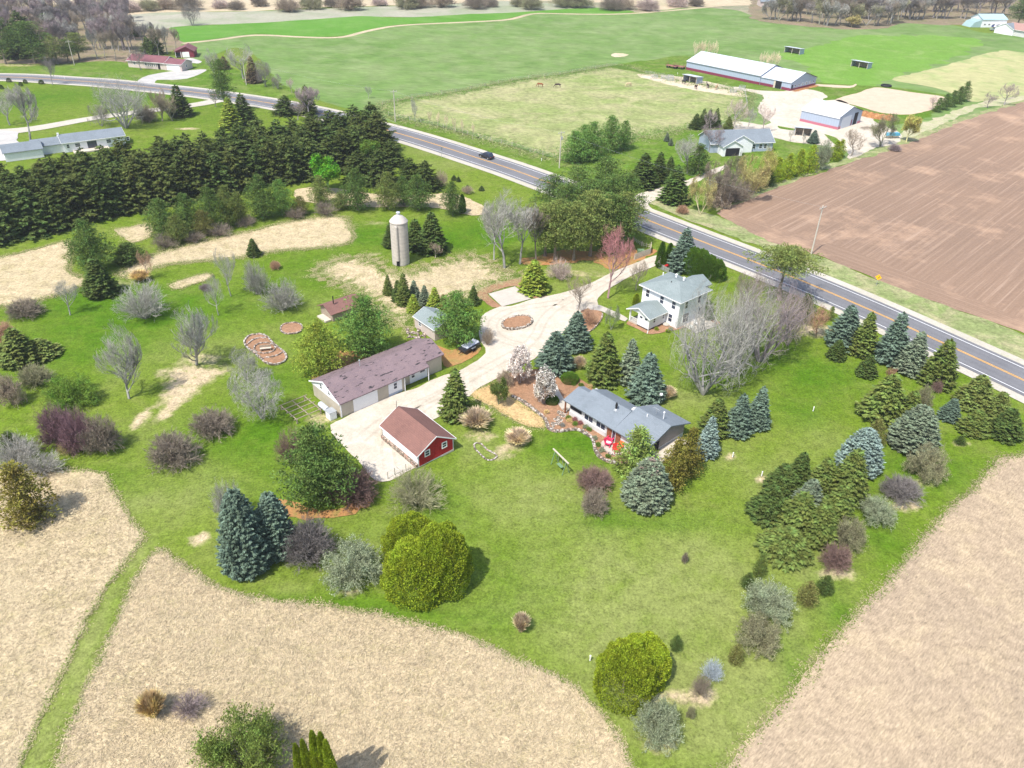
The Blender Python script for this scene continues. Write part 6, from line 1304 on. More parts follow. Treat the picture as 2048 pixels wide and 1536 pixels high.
ds.prism([c_ - t_ * .3 + Vector((0, 0, .1)), c_ + t_ * .3 + Vector((0, 0, .1)), c_ + t_ * .3 + Vector((0, 0, 1.2)), c_ - t_ * .3 + Vector((0, 0, 1.2))], n_ * .12); ds.build('base_opening', 'dark', h)

# metal horse barn
s = .14648; g = P(1360 + 80 * s, 90 + 335 * s); th = R(-47.6)
h = empty('horse_barn', g[0], g[1], th, 0, 'long pale metal horse barn with maroon base stripe across the road', 'barn')
wm = MB(); gabled_walls(wm, 0, 36, 0, 19, 3.35, 6.25); gabled_walls(wm, 36.001, 49.4, .3, 18.7, 2.9, 5.6); wall = wm.build('wall', 'metalwall', h)
rm = MB(); gabled_roof(rm, 0, 36, 0, 19, 3.35, 6.25, .25, .15, .12); gabled_roof(rm, 36.3, 49.4, .3, 18.7, 2.9, 5.6, .3, .25, .12); rm.build('roof', 'metalroof', h)
tr = MB(); tr.box(-.2, 36.2, -.35, -.27, 3.2, 3.34); tr.build('eave_trim', 'steel', h)
tr = MB()
for X, y0, y1, ze, zr in ((49.66, 0, 19.0, 2.85, 5.65), (36.16, -.25, 19.25, 3.3, 6.3)):
    ym = (y0 + y1) / 2; tr.prism([(X, y0, ze), (X, ym, zr), (X, y1, ze), (X, y1, ze + .16), (X, ym, zr + .16), (X, y0, ze + .16)], (.05, 0, 0))
tr.build('rake_trim', 'dark', h)
st = MB(); st.box(0, 36.0, -.05, -.004, .02, 1.0).box(36.05, 42.6, .25, .296, .02, 1.0).box(45.6, 49.4, .25, .296, .02, 1.0).box(49.405, 49.45, .25, 18.7, .02, .75); st.build('base_stripe', 'maroon', h)
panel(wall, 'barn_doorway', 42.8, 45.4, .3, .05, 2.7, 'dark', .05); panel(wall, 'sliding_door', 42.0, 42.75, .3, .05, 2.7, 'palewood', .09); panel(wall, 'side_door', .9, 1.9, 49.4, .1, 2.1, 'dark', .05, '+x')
for y in (3.5, 6.2, 8.9, 11.6, 14.3, 16.8): window(wall, 49.4, y, 1.6, '+x', .6, .7, .08, 'glass', False)
MB().lathe([(.5, 4.6), (.5, 4.75), (.1, 4.85)], 12, (43, 6.5)).build('roof_vent', 'trim', h)
q = at(h, 50.5, 9.5); o = sheet('planting_strip', [(q[0] + a * math.cos(th) - b * math.sin(th), q[1] + a * math.sin(th) + b * math.cos(th)) for a, b in ((-.8, -8.5), (.9, -8.5), (.9, 9), (-.8, 9))], .05, 'compost', raw=True, jag=.2)

# metal machine shed
g = P(1599.1, 242.1); th = R(-47.4)
h = empty('machine_shed', g[0], g[1], th, 0, 'pale metal machine shed with pink-maroon base and an open dark doorway', 'shed')
wm = MB(); gabled_walls(wm, 0, 13.65, 0, 14.7, 3.9, 6.1); wall = wm.build('wall', 'metalwall', h); rm = MB(); gabled_roof(rm, 0, 13.65, 0, 14.7, 3.9, 6.1, .2, .15, .1); rm.build('roof', 'metalroof', h)
MB().box(0, 13.65, -.25, -.2, 3.45, 3.8).build('gutter', 'trim', h)
tr = MB(); tr.prism([(13.81, -.2, 3.85), (13.81, 7.35, 6.1), (13.81, 14.9, 3.85), (13.81, 14.9, 3.99), (13.81, 7.35, 6.24), (13.81, -.2, 3.99)], (.05, 0, 0)); tr.build('rake_trim', 'dark', h)
MB().box(0, 13.6, -.05, -.004, .02, .85).box(13.655, 13.7, 0, 1.6, .02, .95).box(13.655, 13.7, 12.6, 14.7, .02, .8).build('base_stripe', plain('pink_maroon_metal', (.42, .14, .19), .5), h)
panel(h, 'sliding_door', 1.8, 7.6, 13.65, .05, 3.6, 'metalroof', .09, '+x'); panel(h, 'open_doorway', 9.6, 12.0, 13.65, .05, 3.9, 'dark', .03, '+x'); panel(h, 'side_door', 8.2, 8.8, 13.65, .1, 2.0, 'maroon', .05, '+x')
# neighbour house with gray roof and front gables
a = P(1424, 309); b_ = P(1548, 305); th = ang(a, b_); Lh = math.hypot(b_[0] - a[0], b_[1] - a[1])
h = empty('neighbour_house', a[0], a[1], th, 0, 'gray-roofed white house with two front gables behind yellowish trees across the road', 'house')
wm = MB(); gabled_walls(wm, 0, Lh, 1.5, 10.5, 2.7, 5.2); wall = wm.build('wall', 'metalwall', h); rm = MB(); gabled_roof(rm, 0, Lh, 1.5, 10.5, 2.7, 5.2, .4, .4, .12); rm.build('roof', 'bluegrayshingle', h); fascia(h, 0, Lh, 1.5, 10.5, 2.7, 5.2, .4, .4, .12)
def front_gable(h, x0, x1, y0, yb, ze, zr, gd=None):
    xm = (x0 + x1) / 2; m = MB(); m.prism([(x0, y0, 0), (x1, y0, 0), (x1, y0, ze), (xm, y0, zr), (x0, y0, ze)], (0, 1.495 - y0 if y0 < 1.4 else .5, 0)); m.build('gable_wall', 'white', h)
    r = MB(); o = .35; s = (zr - ze) / (xm - x0); zo = ze - s * o
    r.prism([(x0 - o, y0 - .3, zo + .04), (xm, y0 - .3, zr + .04), (x1 + o, y0 - .3, zo + .04), (x1 + o, y0 - .3, zo + .18), (xm, y0 - .3, zr + .18), (x0 - o, y0 - .3, zo + .18)], (0, yb - y0, 0)); r.build('gable_roof', 'bluegrayshingle', h)
    t = MB(); t.prism([(x0 - o, y0 - .303, zo), (xm, y0 - .303, zr), (x1 + o, y0 - .303, zo), (x1 + o, y0 - .303, zo + .22), (xm, y0 - .303, zr + .22), (x0 - o, y0 - .303, zo + .22)], (0, -.05, 0)); t.build('gable_trim', 'trim', h)
front_gable(h, 2.2, 8.2, -2.2, 7, 2.7, 4.4); front_gable(h, 5.6, 12.6, .9, 6.5, 3.0, 4.9)
panel(h, 'garage_door', 3.0, 7.2, -2.2, .05, 2.3, 'dark', .05)
for x in (11.0, 13.4, 15.5, 17.0): window(wall, x, 1.5, 1.5, '-y', .9, 1.2)
# left background houses
a = P(60 + 650 * .1074, 240 + 610 * .1074); b_ = P(60 + 1640 * .1074, 240 + 480 * .1074); th = ang(a, b_); Lh = math.hypot(b_[0] - a[0], b_[1] - a[1])
h = empty('mobile_home', a[0], a[1], th, 0, 'long white single-storey house with gray roof behind the windbreak', 'house')
wm = MB(); gabled_walls(wm, 0, Lh + 2.2, 0, 7.5, 2.6, 3.9); gabled_walls(wm, -7, -.002, .8, 6.8, 2.3, 3.4); wall = wm.build('wall', 'white', h); rm = MB(); gabled_roof(rm, 0, Lh + 2.2, 0, 7.5, 2.6, 3.9, .4, .3, .12); gabled_roof(rm, -7, -.4, .8, 6.8, 2.3, 3.4, .4, .3, .12); rm.build('roof', 'bluegrayshingle', h)
for x, w_ in ((1.2, .6), (3.6, 1.2), (11.5, 1.1), (16.5, .8)): window(wall, x, 0, 1.6, '-y', w_, .9)
panel(wall, 'sliding_door', 6.0, 8.4, 0, .1, 2.2, 'glass', .04); MB().box(2.0, 11.0, -2.6, -.01, 0, .35).build('deck', 'palewood', h)
MB().box(-.4, .1, 3.3, 3.8, 3.1, 4.5).build('chimney', 'trim', h); fascia(h, 0, Lh + 2.2, 0, 7.5, 2.6, 3.9, .4, .3, .12)
a = P(30, 322); h = empty('dark_roof_shed', a[0], a[1], R(35), 0, 'dark-roofed building beside the parking area at the far left edge', 'shed')
wm = MB(); gabled_walls(wm, -2, 7, 0, 6, 2.3, 3.7); wm.build('wall', 'white', h); rm = MB(); gabled_roof(rm, -2, 7, 0, 6, 2.3, 3.7, .3, .3, .12); rm.build('roof', 'bluegrayshingle', h)
a = P(240 + 200 * .0879, 85 + 560 * .0879); b_ = P(240 + 1430 * .0879, 85 + 655 * .0879); th = ang(a, b_); Lh = math.hypot(b_[0] - a[0], b_[1] - a[1])
h = empty('brick_roof_ranch', a[0], a[1], th, 0, 'long ranch house with faded red-brown roof and attached white-doored garage at upper left', 'house')
x1 = Lh * .68; wm = MB(); gabled_walls(wm, 0, x1, 0, 8, 2.6, 4.2); gabled_walls(wm, x1 + .002, Lh, -.4, 7.0, 2.5, 3.7); wall = wm.build('wall', 'pinkwall', h); rm = MB(); gabled_roof(rm, 0, x1, 0, 8, 2.6, 4.2, .5, .3, .12); gabled_roof(rm, x1 + .4, Lh, -.4, 7.0, 2.5, 3.7, .4, .3, .12); rm.build('roof', 'maroonshingle', h); fascia(h, 0, x1, 0, 8, 2.6, 4.2, .5, .3, .12); fascia(h, x1 + .4, Lh, -.4, 7.0, 2.5, 3.7, .4, .3, .12)
for i in range(6): window(wall, x1 * .56 + i * .9, 0, 1.5, '-y', .4, 1.1, .06)
for x in (3.0, 8.0): window(wall, x, 0, 1.6, '-y', .9, .8)
panel(wall, 'garage_door', x1 + 1.2, Lh - .8, -.4, .05, 2.2, 'trim'); panel(wall, 'entry_door', x1 - 3.0, x1 - 2.0, 0, .05, 2.1, 'dark'); window(wall, Lh, 3.0, 1.5, '+x', .7, .9)
a = P(240 + 1270 * .0879, 85 + 345 * .0879); h = empty('maroon_garage', a[0], a[1], R(12), 0, 'small maroon garage with purple-brown roof at the edge of the rye field', 'garage')
wm = MB(); wm.prism([(0, 0, 0), (7.5, 0, 0), (7.5, 0, 2.4), (4.6, 0, 4.1), (0, 0, 2.4)], (0, 8, 0)); wm.build('wall', plain('maroon_boards', (.20, .03, .05), .8, .2), h)
rm = MB(); slab(rm, (-.5, -.6, 2.35), (4.6, -.6, 4.35), (4.6, 8.3, 4.35), (-.5, 8.3, 2.35)); slab(rm, (4.602, -.6, 4.35), (8.0, -.6, 2.45), (8.0, 8.3, 2.45), (4.602, 8.3, 4.35)); rm.build('roof', 'maroonshingle', h)
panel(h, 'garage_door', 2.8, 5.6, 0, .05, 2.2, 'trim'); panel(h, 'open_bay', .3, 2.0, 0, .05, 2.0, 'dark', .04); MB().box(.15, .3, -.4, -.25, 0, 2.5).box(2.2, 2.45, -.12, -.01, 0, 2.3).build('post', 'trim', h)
# top right buildings
a = P(1962, 55); h = empty('blue_roof_shed', a[0], a[1], ang(P(1962, 55), P(2008, 55)), 0, 'white metal shed with pale blue-green roof at the edge of the woods, top right', 'shed')
Lh = math.hypot(P(2010, 55)[0] - a[0], P(2010, 55)[1] - a[1]); wm = MB(); gabled_walls(wm, 0, Lh, 0, 11, 4.2, 6.4); wall = wm.build('wall', 'white', h); rm = MB(); gabled_roof(rm, 0, Lh, 0, 11, 4.2, 6.4, .4, .4, .12); rm.build('roof', plain('pale_teal_metal', (.36, .50, .54), .5), h)
for x in (.12, .3, .5, .7, .85): window(wall, Lh * x, 0, 1.6, '-y', 1.2, .7)
MB().prism([(-6.5, .5, 0), (-.05, .5, 0), (-.05, .5, 4.0), (-4.5, .5, 2.6)], (0, 8, 0)).build('lean_to', plain('teal_lean_to', (.30, .42, .42), .5), h)
a = P(2006, 68); h = empty('tan_house', a[0], a[1], ang(P(2000, 68), P(2046, 76)), 0, 'white house with reddish-tan roof cut off at the top right corner', 'house')
wm = MB(); gabled_walls(wm, 0, 30, 0, 12, 3.2, 5.6); wall = wm.build('wall', 'grayhousewall', h); rm = MB(); gabled_roof(rm, 0, 30, 0, 12, 3.2, 5.6, .6, .5, .14); rm.build('roof', plain('tan_red_shingles', (.36, .21, .18), .9, .15), h); fascia(h, 0, 30, 0, 12, 3.2, 5.6, .6, .5, .14)
front_gable(h, -5, 6, -1, 8, 3.0, 5.4)
a = P(1548, 14); h = empty('far_house', a[0], a[1], 0, 0, 'small pale house glimpsed at the top edge left of the woods', 'house')
wm = MB(); gabled_walls(wm, -9, 9, 0, 9, 3, 5); wm.build('wall', 'pinkwall', h); rm = MB(); gabled_roof(rm, -9, 9, 0, 9, 3, 5, .5, .5, .14); rm.build('roof', 'bluegrayshingle', h)
# run-in shelters
def shelter(x, y, L, D, lab, th=R(-47), mat='metalroof'):
    q = P(x, y); e = empty('horse_shelter', q[0], q[1], th, 0, lab, 'shelter')
    MB().box(0, L, D - .12, D, 0, 2.1).box(0, .12, 0, D - .125, 0, 2.3).box(L - .12, L, 0, D - .125, 0, 2.3).build('wall', 'metalwall', e); m = MB(); slab(m, (-.3, -.6, 2.75), (L + .3, -.6, 2.75), (L + .3, D + .3, 2.2), (-.3, D + .3, 2.2), .1); m.build('roof', mat, e)
    for x_ in (.1, L / 2, L - .1): MB().box(x_ - .09, x_ + .09, -.1, .08, 0, 2.55).build('post', 'palewood', e)
    MB().box(.13, L - .13, D - .2, D - .125, 0.01, 2.0).build('inner_lining', 'wood', e)
shelter(1365, 162.5, 6.6, 4, 'two-bay horse shelter on the dry lot beside the long barn'); shelter(1568, 104.5, 8, 4, 'farthest two-bay shelter on the grass behind the horse barn'); shelter(1701, 132.5, 7.6, 4, 'two-bay shelter alone on the lush grass right of the horse barn')
shelter(1588, 271, 5.0, 3, 'small calf shelter on the gravel in front of the machine shed', R(-15))
# hay wagons
for i, (x, y) in enumerate(((1344, 136), (1358, 137))):
    q = P(x, y); e = empty('hay_wagon', q[0], q[1], R(-40), 0, ['rusty flat hay wagon, the left of two by the horse barn', 'rusty flat hay wagon, touching the horse barn end'][i], 'wagon', 'hay wagons by the horse barn')
    MB().box(-2.6, 2.6, -1.2, 1.2, .85, 1.0).build('bed', plain('rusty_boards', (.28, .12, .10), .9, .2), e); m = MB(); [m.box(x_, x_ + .08, -1.15 + j * 1.1, -1.07 + j * 1.1, 1.005, 2.3) for x_ in (-2.55, 2.45) for j in range(3)]; m.build('end_rack', 'maroon', e)
    for x_ in (-1.8, 1.8):
        for y_ in (-1.0, 1.0): MB().bar((x_, y_ - .1, .42), (x_, y_ + .1, .42), .42, .42, 14).build('wheel', 'black', e)
# compost heap, cover, machine
q = P(1742, 232); m = MB(); rr = random.Random(4)
for k in range(7): m.lathe([(2.2, 0), (1.8, .7), (1.0, 1.3), (.2, 1.6)], 14, (-6 + k * 2.0, rr.uniform(-.8, .8) - k * .2))
o = m.build('manure_heap', 'compost'); o.location = (q[0], q[1], 0); o.rotation_euler.z = R(-35); tag(o, 'long orange-brown heap of manure and straw between metal shed and riding arena', 'heap')
q = P(1783, 276); e = empty('covered_boat', q[0], q[1], R(10), 0, 'small boat under a blue-green cover behind the budding tree', 'boat'); m = MB(); m.prism([(-2.6, 0, .9), (-1.8, -.9, .9), (2.2, -.9, .9), (2.6, 0, 1.0), (2.2, .9, .9), (-1.8, .9, .9)], (0, 0, .25)); m.prism([(-2.3, 0, 1.152), (-1.6, -.7, 1.152), (2.0, -.7, 1.152), (2.0, .7, 1.152), (-1.6, .7, 1.152)], (.1, 0, .45)); m.build('cover', 'tarpblue', e); MB().box(-1.8, 2.0, -.5, .5, .3, .9).build('hull', 'palewood', e); 
q = P(1732, 258); e = empty('harrow', q[0], q[1], .4, 0, 'rusty farm implement lying on the gravel beside the machine shed doorway', 'harrow'); m = MB(); [m.box(-1.8, 1.8, -1 + i * .5, -.92 + i * .5, .4, .5) for i in range(5)]; m.build('frame', 'wood', e); m = MB(); [m.bar((-1.7 + j * .6, -1 + i * .5, .395), (-1.7 + j * .6, -1 + i * .5, .02), .03, .02, 5) for i in range(5) for j in range(6)]; m.build('tine', 'black', e)['kind'] = 'stuff'
q = P(1772, 173); o = MB().lathe([(1.9, 0), (2.1, .35), (1.9, .7), (1.5, .7), (1.4, .25), (.1, .2)], 20).build('tractor_tyre', 'black'); o.location = (q[0], q[1], 0); tag(o, 'big black tyre trough at the far corner of the riding arena', 'tyre')
# hay rings
for i, (x, y) in enumerate(((1309, 156), (1328, 158), (1341, 161), (1341, 156), (1466, 185), (1484, 177))):
    q = P(x, y); m = MB()
    for z in (.15, .6, 1.05):
        for k in range(14): a0, a1 = 6.283 * k / 14, 6.283 * (k + 1) / 14; m.bar((1.2 * math.cos(a0), 1.2 * math.sin(a0), z), (1.2 * math.cos(a1), 1.2 * math.sin(a1), z), .045, None, 4)
    for k in range(14): a0 = 6.283 * k / 14; m.bar((1.2 * math.cos(a0), 1.2 * math.sin(a0), 0), (1.2 * math.cos(a0), 1.2 * math.sin(a0), 1.08), .04, None, 4)
    o = m.build('hay_feeder', 'steel'); o.location = (q[0], q[1], 0); tag(o, ['round hay feeder at the pasture end of the dry lot, farthest left', 'second round hay feeder from the left on the dry lot', 'round hay feeder just left of the two-bay shelter, nearer the road', 'round hay feeder just left of the two-bay shelter, nearer the barn', 'round hay feeder near the right corner of the dry lot', 'round hay feeder by the fence gate at the gravel yard'][i], 'hay feeder', 'hay feeders on the dry lot')

# ------------------------------------------------------------------ horses: one skinned body each, grazing or standing
def horse_mesh(name, graze):
    hd = [(1.02, 0, 1.30), (1.28, 0, 1.02 if graze else 1.62), (1.52, 0, .52 if graze else 1.88), (1.66, 0, .30 if graze else 1.86), (1.80, 0, .10 if graze else 1.62)]
    V = [(0, 0, 1.18), (.45, 0, 1.17), (.85, 0, 1.22), *hd, (-.45, 0, 1.2), (-.78, 0, 1.22), (-.98, 0, 1.1), (-1.05, 0, .7)]
    Rr = [.33, .32, .27, .20, .155, .115, .11, .06, .30, .26, .09, .05]
    Eg = [(0, 1), (1, 2), (2, 3), (3, 4), (4, 5), (5, 6), (6, 7), (0, 8), (8, 9), (9, 10), (10, 11)]
    for sy in (-.17, .17):
        for base, pts in ((2, [(.85, sy, .86, .11), (.84, sy, .5, .065), (.82, sy, .1, .045), (.88, sy, .02, .06)]), (9, [(-.72, sy, .88, .17), (-.62, sy, .62, .09), (-.84, sy, .42, .06), (-.80, sy, .1, .045), (-.74, sy, .02, .06)])):
            prev = base
            for (x, y, z, r) in pts: V.append((x, y, z)); Rr.append(r); Eg.append((prev, len(V) - 1)); prev = len(V) - 1
    for sy in (-.06, .06): 
        q = V[6]; V.append((q[0] - .06, sy, q[2] + .17)); Rr.append(.025); Eg.append((6, len(V) - 1))
    me = bpy.data.meshes.new(name); me.from_pydata(V, Eg, []); me.update(); me.materials.append(M['coat'])
    sl = me.skin_vertices.new(name='') if hasattr(me.skin_vertices, 'new') else None
    return me, Rr
def horse(x, y, rot, col, label, graze=True):
    q = P(x, y); me, Rr = horse_mesh('horse', graze); o = bpy.data.objects.new('horse', me); COL.objects.link(o); o.location = (q[0], q[1], 0); o.rotation_euler.z = rot
    m = o.modifiers.new('skin', 'SKIN'); sub = o.modifiers.new('smooth', 'SUBSURF'); sub.levels = sub.render_levels = 1
    if not me.skin_vertices:
        bpy.context.view_layer.objects.active = o; o.select_set(True); bpy.ops.mesh.customdata_skin_add(); o.select_set(False)
    for i, sv in enumerate(me.skin_vertices[0].data): sv.radius = (Rr[i], Rr[i]); sv.use_root = (i == 0)
    o.color = (*col, 1); tag(o, label, 'horse', 'horses')
horse(1081, 174, R(170), (.24, .08, .03), 'chestnut horse grazing farthest left on the pasture'); horse(1116, 175, R(190), (.06, .04, .04), 'dark horse with pale patches grazing second from left on the pasture')
horse(1258, 173, R(200), (.55, .43, .27), 'cream horse grazing alone in the middle of the pasture'); horse(1367, 168, R(-60), (.03, .025, .03), 'black horse standing in front of the two-bay shelter', False)
horse(1391, 178, R(-80), (.05, .025, .02), 'dark bay horse on the dry lot, nearest the pasture', False); horse(1415, 176, R(100), (.04, .03, .03), 'nearly black horse in the middle of the dry lot', False); horse(1432, 179, R(60), (.35, .24, .14), 'tan horse on the dry lot, rightmost of the herd', False)

# ------------------------------------------------------------------ vehicles
def car(x, y, rot, paint, label, L=4.7, suv=False):
    q = P(x, y); e = empty('parked_car' if 'park' in label else 'car', q[0], q[1], rot, .08, label, 'car'); W = .9; zr = 1.62 if suv else 1.42; l = L / 2
    MB().prism([(-l, -W, .32), (l, -W, .32), (l + .04, -W, .62), (l - .15, -W, .86), (l * .42, -W, .96), (-l * .9, -W, .98), (-l - .03, -W, .8)], (0, 2 * W, 0)).build('body', paint, e, .07)
    b1 = -l * .88 if suv else -l * .72
    MB().prism([(b1, -.78, .962), (l * .42, -.78, .962), (l * .12, -.7, zr), (b1 + .35, -.7, zr)], (0, 1.56, 0)).build('windows', 'glass', e, .05)
    MB().box(b1 + .4, l * .10, -.70, .70, zr + .002, zr + .05).build('roof', paint, e, .03)
    for sx in (-l * .62, l * .62):
        for sy in (-1, 1):
            w_ = MB().bar((sx, sy * .72, .33), (sx, sy * .915, .33), .33, .33, 18).build('wheel', 'black', e); MB().bar((sx, sy * .916, .33), (sx, sy * .925, .33), .19, .19, 12).build('rim', 'steel', w_)
    for sy in (-.62, .62): MB().box(l - .02, l + .045, sy - .16, sy + .16, .60, .72).build('headlight', 'trim', e); MB().box(-l - .05, -l + .01, sy - .16, sy + .16, .68, .84).build('tail_light', 'redpaint', e)
i = int(np.argmin([abs(pix(a[0], a[1], 0)[0] - 973) for a in RC])); rd = ang(RC[i - 3], RC[i + 3])
q = P(973, 317); car(973, 316.5, rd + math.pi, 'carblack', 'dark station wagon driving along the country road', 4.6, True)
car(1980, 54.5, R(175), 'carblue', 'blue pickup-sized car parked in front of the blue-roofed shed'); car(1995, 55.5, R(180), 'carwhite', 'white car parked right of the blue one at the top right'); car(1988, 61.5, R(170), 'cargreen', 'silver-green car parked nearest the field at the top right')
# utility trailer with pale load bed
a = P(926, 707); b_ = P(952, 692); th = ang(a, b_); e = empty('utility_trailer', (a[0] + b_[0]) / 2, (a[1] + b_[1]) / 2, th, 0, 'small dark trailer with a pale covered bed parked beside the drive', 'trailer')
MB().box(-1.9, 1.9, -.8, .8, .45, .95).build('frame', 'carblack', e, .05); MB().prism([(-1.3, -.62, .952), (1.75, -.62, .952), (1.75, -.4, 1.15), (-1.3, -.4, 1.15)], (0, 1.1, 0)).build('cover', 'tarpgray', e, .04); MB().bar((-1.9, 0, .5), (-2.7, 0, .42), .06).build('tow_bar', 'black', e)
for sy in (-1, 1): MB().bar((0, sy * .82, .34), (0, sy * 1.0, .34), .34, .34, 16).build('wheel', 'black', e); MB().box(-.5, .5, sy * .9 - .12, sy * .9 + .12, .70, .76).build('mudguard', 'steel', e)

# ------------------------------------------------------------------ poles, signs, fences, garden things
def upole(bx, by, ty, label, arm=True, lean=0):
    g = P(bx, by); hh = top_height(g, ty); e = empty('utility_pole', g[0], g[1], R(38), 0, label, 'utility pole', 'utility poles')
    MB().bar((0, 0, 0), (0, 0, hh), .17, .11, 10).build('post', 'pole', e)
    if arm:
        MB().box(-1.1, 1.1, -.14, -.02, hh - .55, hh - .42).build('crossarm', 'pole', e)
        for x in (-1.0, 0, 1.0): MB().lathe([(.05, hh - .415), (.07, hh - .32), (.03, hh - .25)], 8, (x, -.08)).build('insulator', 'steel', e)
    return g, hh, e
PL = [upole(1622, 509, 411, 'wooden utility pole at the edge of the ploughed field'), upole(1118.5, 336, 262, 'utility pole in front of the pasture-edge pine clump'), upole(790.7, 243, 180, 'utility pole at the pasture corner, where the windbreak ends'), upole(493, 170, 117, 'utility pole beside the wide pale bare tree at the wheat edge'), upole(149, 130, 81, 'utility pole in front of the top-left woods')]
g, hh, e = PL[1]; MB().lathe([(.22, hh - 2.4), (.24, hh - 2.3), (.24, hh - 1.6), (.1, hh - 1.5)], 12, (.35, 0)).build('transformer', 'steel', e)
for i in range(4):     # sagging wires from pole to pole
    (g0, h0, _), (g1, h1, _) = PL[i], PL[i + 1]; m = MB(); n = 16; L = math.hypot(g1[0] - g0[0], g1[1] - g0[1])
    p = [Vector((g0[0] + (g1[0] - g0[0]) * k / n, g0[1] + (g1[1] - g0[1]) * k / n, h0 - .3 + (h1 - h0) * k / n - 4 * (L * .018) * (k / n) * (1 - k / n))) for k in range(n + 1)]
    for k in range(n): m.bar(p[k], p[k + 1], .011, None, 4)
    tag(m.build('overhead_wire', 'steel'), ['overhead wire from the ploughed field pole to the pine-clump pole', 'overhead wire from the pine-clump pole to the pasture corner pole', 'overhead wire from the pasture corner pole to the wheat-edge pole', 'overhead wire from the wheat-edge pole to the pole by the woods'][i], 'wire', 'overhead wires')
# yellow diamond warning sign with its black arrow
q = P(1752, 571); th = ang(P(1700, 600), P(1800, 645)); e = empty('warning_sign', q[0], q[1], math.atan2(-q[1], -q[0]) + R(80), 0, 'yellow diamond road sign with a black arrow on the verge by the ploughed field', 'road sign')
MB().bar((0, .04, 0), (0, .04, 2.2), .045).build('post', 'steel', e); d = .62
MB().prism([(0, 0, 1.75 - d), (d, 0, 1.75), (0, 0, 1.75 + d), (-d, 0, 1.75)], (0, .03, 0)).build('plate', 'signyellow', e)
MB().prism([(-.05, -.012, 1.42), (.03, -.012, 1.42), (.03, -.012, 1.68), (.2, -.012, 1.88), (.14, -.012, 1.93), (-.05, -.012, 1.74)], (0, .01, 0)).prism([(.25, -.012, 2.02), (.24, -.012, 1.80), (.06, -.012, 1.96)], (0, .01, 0)).build('arrow_symbol', 'black', e)
q = P(883, 315); e = empty('road_sign', q[0], q[1], R(60), 0, 'round-topped gray sign back on a post beside the road, seen from behind', 'road sign'); MB().bar((0, 0, 0), (0, 0, 2.9), .06).build('post', 'steel', e); MB().prism([(-.4, -.06, 2.1), (.4, -.06, 2.1), (.4, -.06, 2.9), (-.4, -.06, 2.9)], (0, -.03, 0)).build('plate', 'steel', e)
def pickets(name, pts, z, mat, label, w_=.14, gap=.08, rail=True):
    g = [P(*p) for p in pts]; e = empty(name, g[0][0], g[0][1], 0, 0, label, 'fence'); m = MB(); rr = MB()
    for a, b_ in zip(g[:-1], g[1:]):
        A = Vector((a[0] - g[0][0], a[1] - g[0][1], 0)); B = Vector((b_[0] - g[0][0], b_[1] - g[0][1], 0)); L = (B - A).length; d = (B - A) / L; n = Vector((-d.y, d.x, 0)); k = int(L / (w_ + gap))
        for i in range(k):
            p = A + d * (i + .5) * L / k; m.prism([p - d * w_ / 2, p + d * w_ / 2, p + d * w_ / 2 + Vector((0, 0, z)), p - d * w_ / 2 + Vector((0, 0, z))], n * .03)
        for zz in (.3, z - .25): rr.bar(A + Vector((0, 0, zz)) + n * .06, B + Vector((0, 0, zz)) + n * .06, .04, None, 4)
        for q in (A, B): rr.bar(q + n * .1, q + n * .1 + Vector((0, 0, z + .1)), .08, None, 4)
    m.build('boards', mat, e); rr.build('rails', mat, e); return e
pickets('board_fence', [(1269, 520), (1301, 508), (1302, 497)], 1.35, 'palewood', 'weathered board fence screening a green box beside the entrance drive', .16, .04)
pickets('board_fence', [(1301, 496), (1284, 492), (1268, 482)], .9, 'palewood', 'low pale rail fence behind the screened green box near the road', .1, .5)
pickets('picket_fence', [(1317, 537), (1326, 541), (1336, 546)], 1.1, 'steel', 'gray picket fence under the blue spruce at the drive entrance')
q = P(1281, 508); MB().box(-.7, .7, -.5, .5, .1, 1.0).build('utility_box', 'greenpaint', None, .05); o = bpy.data.objects['utility_box']; o.location = (q[0], q[1], 0); tag(o, 'pale green utility box behind the weathered board fence', 'utility box')
q = P(1330, 537); e = empty('red_cart', q[0], q[1], .4, 0, 'red garden cart behind the gray picket fence', 'cart'); MB().box(-.7, .7, -.45, .45, .4, .85).build('tub', 'redpaint', e, .05); MB().bar((0, -.5, .3), (0, .5, .3), .3, .3, 12).build('wheel', 'black', e)
# pasture and garden fences
def wirefence(pts, label, ph=1.25, step=4.0):
    g = [P(*p) for p in pts]; e = empty('wire_fence', g[0][0], g[0][1], 0, 0, label, 'fence'); m = MB(); w_ = MB(); k0 = Vector((g[0][0], g[0][1], 0)); last = None
    for a, b_ in zip(g[:-1], g[1:]):
        A = Vector((*a, 0)) - k0; B = Vector((*b_, 0)) - k0; n = max(1, int((B - A).length / step))
        for i in range(n + 1):
            p = A + (B - A) * i / n
            if i < n: m.bar(p, p + Vector((0, 0, ph)), .06, None, 5)
        for z in (.4, .8, 1.15): w_.bar(A + Vector((0, 0, z)), B + Vector((0, 0, z)), .018, None, 3)
    o = m.build('posts', 'pole', e); w_.build('wires', 'steel', e)
wirefence([(777, 231), (887, 256), (960, 277), (1024, 293), (1060, 304), (1112, 318)], 'thin wire fence with small posts between road verge and pasture'); wirefence([(1374, 256), (1440, 252), (1468, 240), (1494, 211), (1489, 184)], 'wire fence at the right end of the pasture next to the gravel yard')
wirefence([(1489, 184), (1400, 168), (1290, 147)], 'wire fence between the dry lot and the long horse barn'); wirefence([(765, 209), (824, 196), (912, 184), (1024, 161), (1120, 149), (1236, 130)], 'wire fence between wheat field and pasture', 1.1, 6)
wirefence([(776, 958), (790, 950), (812, 942), (832, 934)], 'rusty wire fence along the lower edge of the gravel yard', 1.2, 1.6)
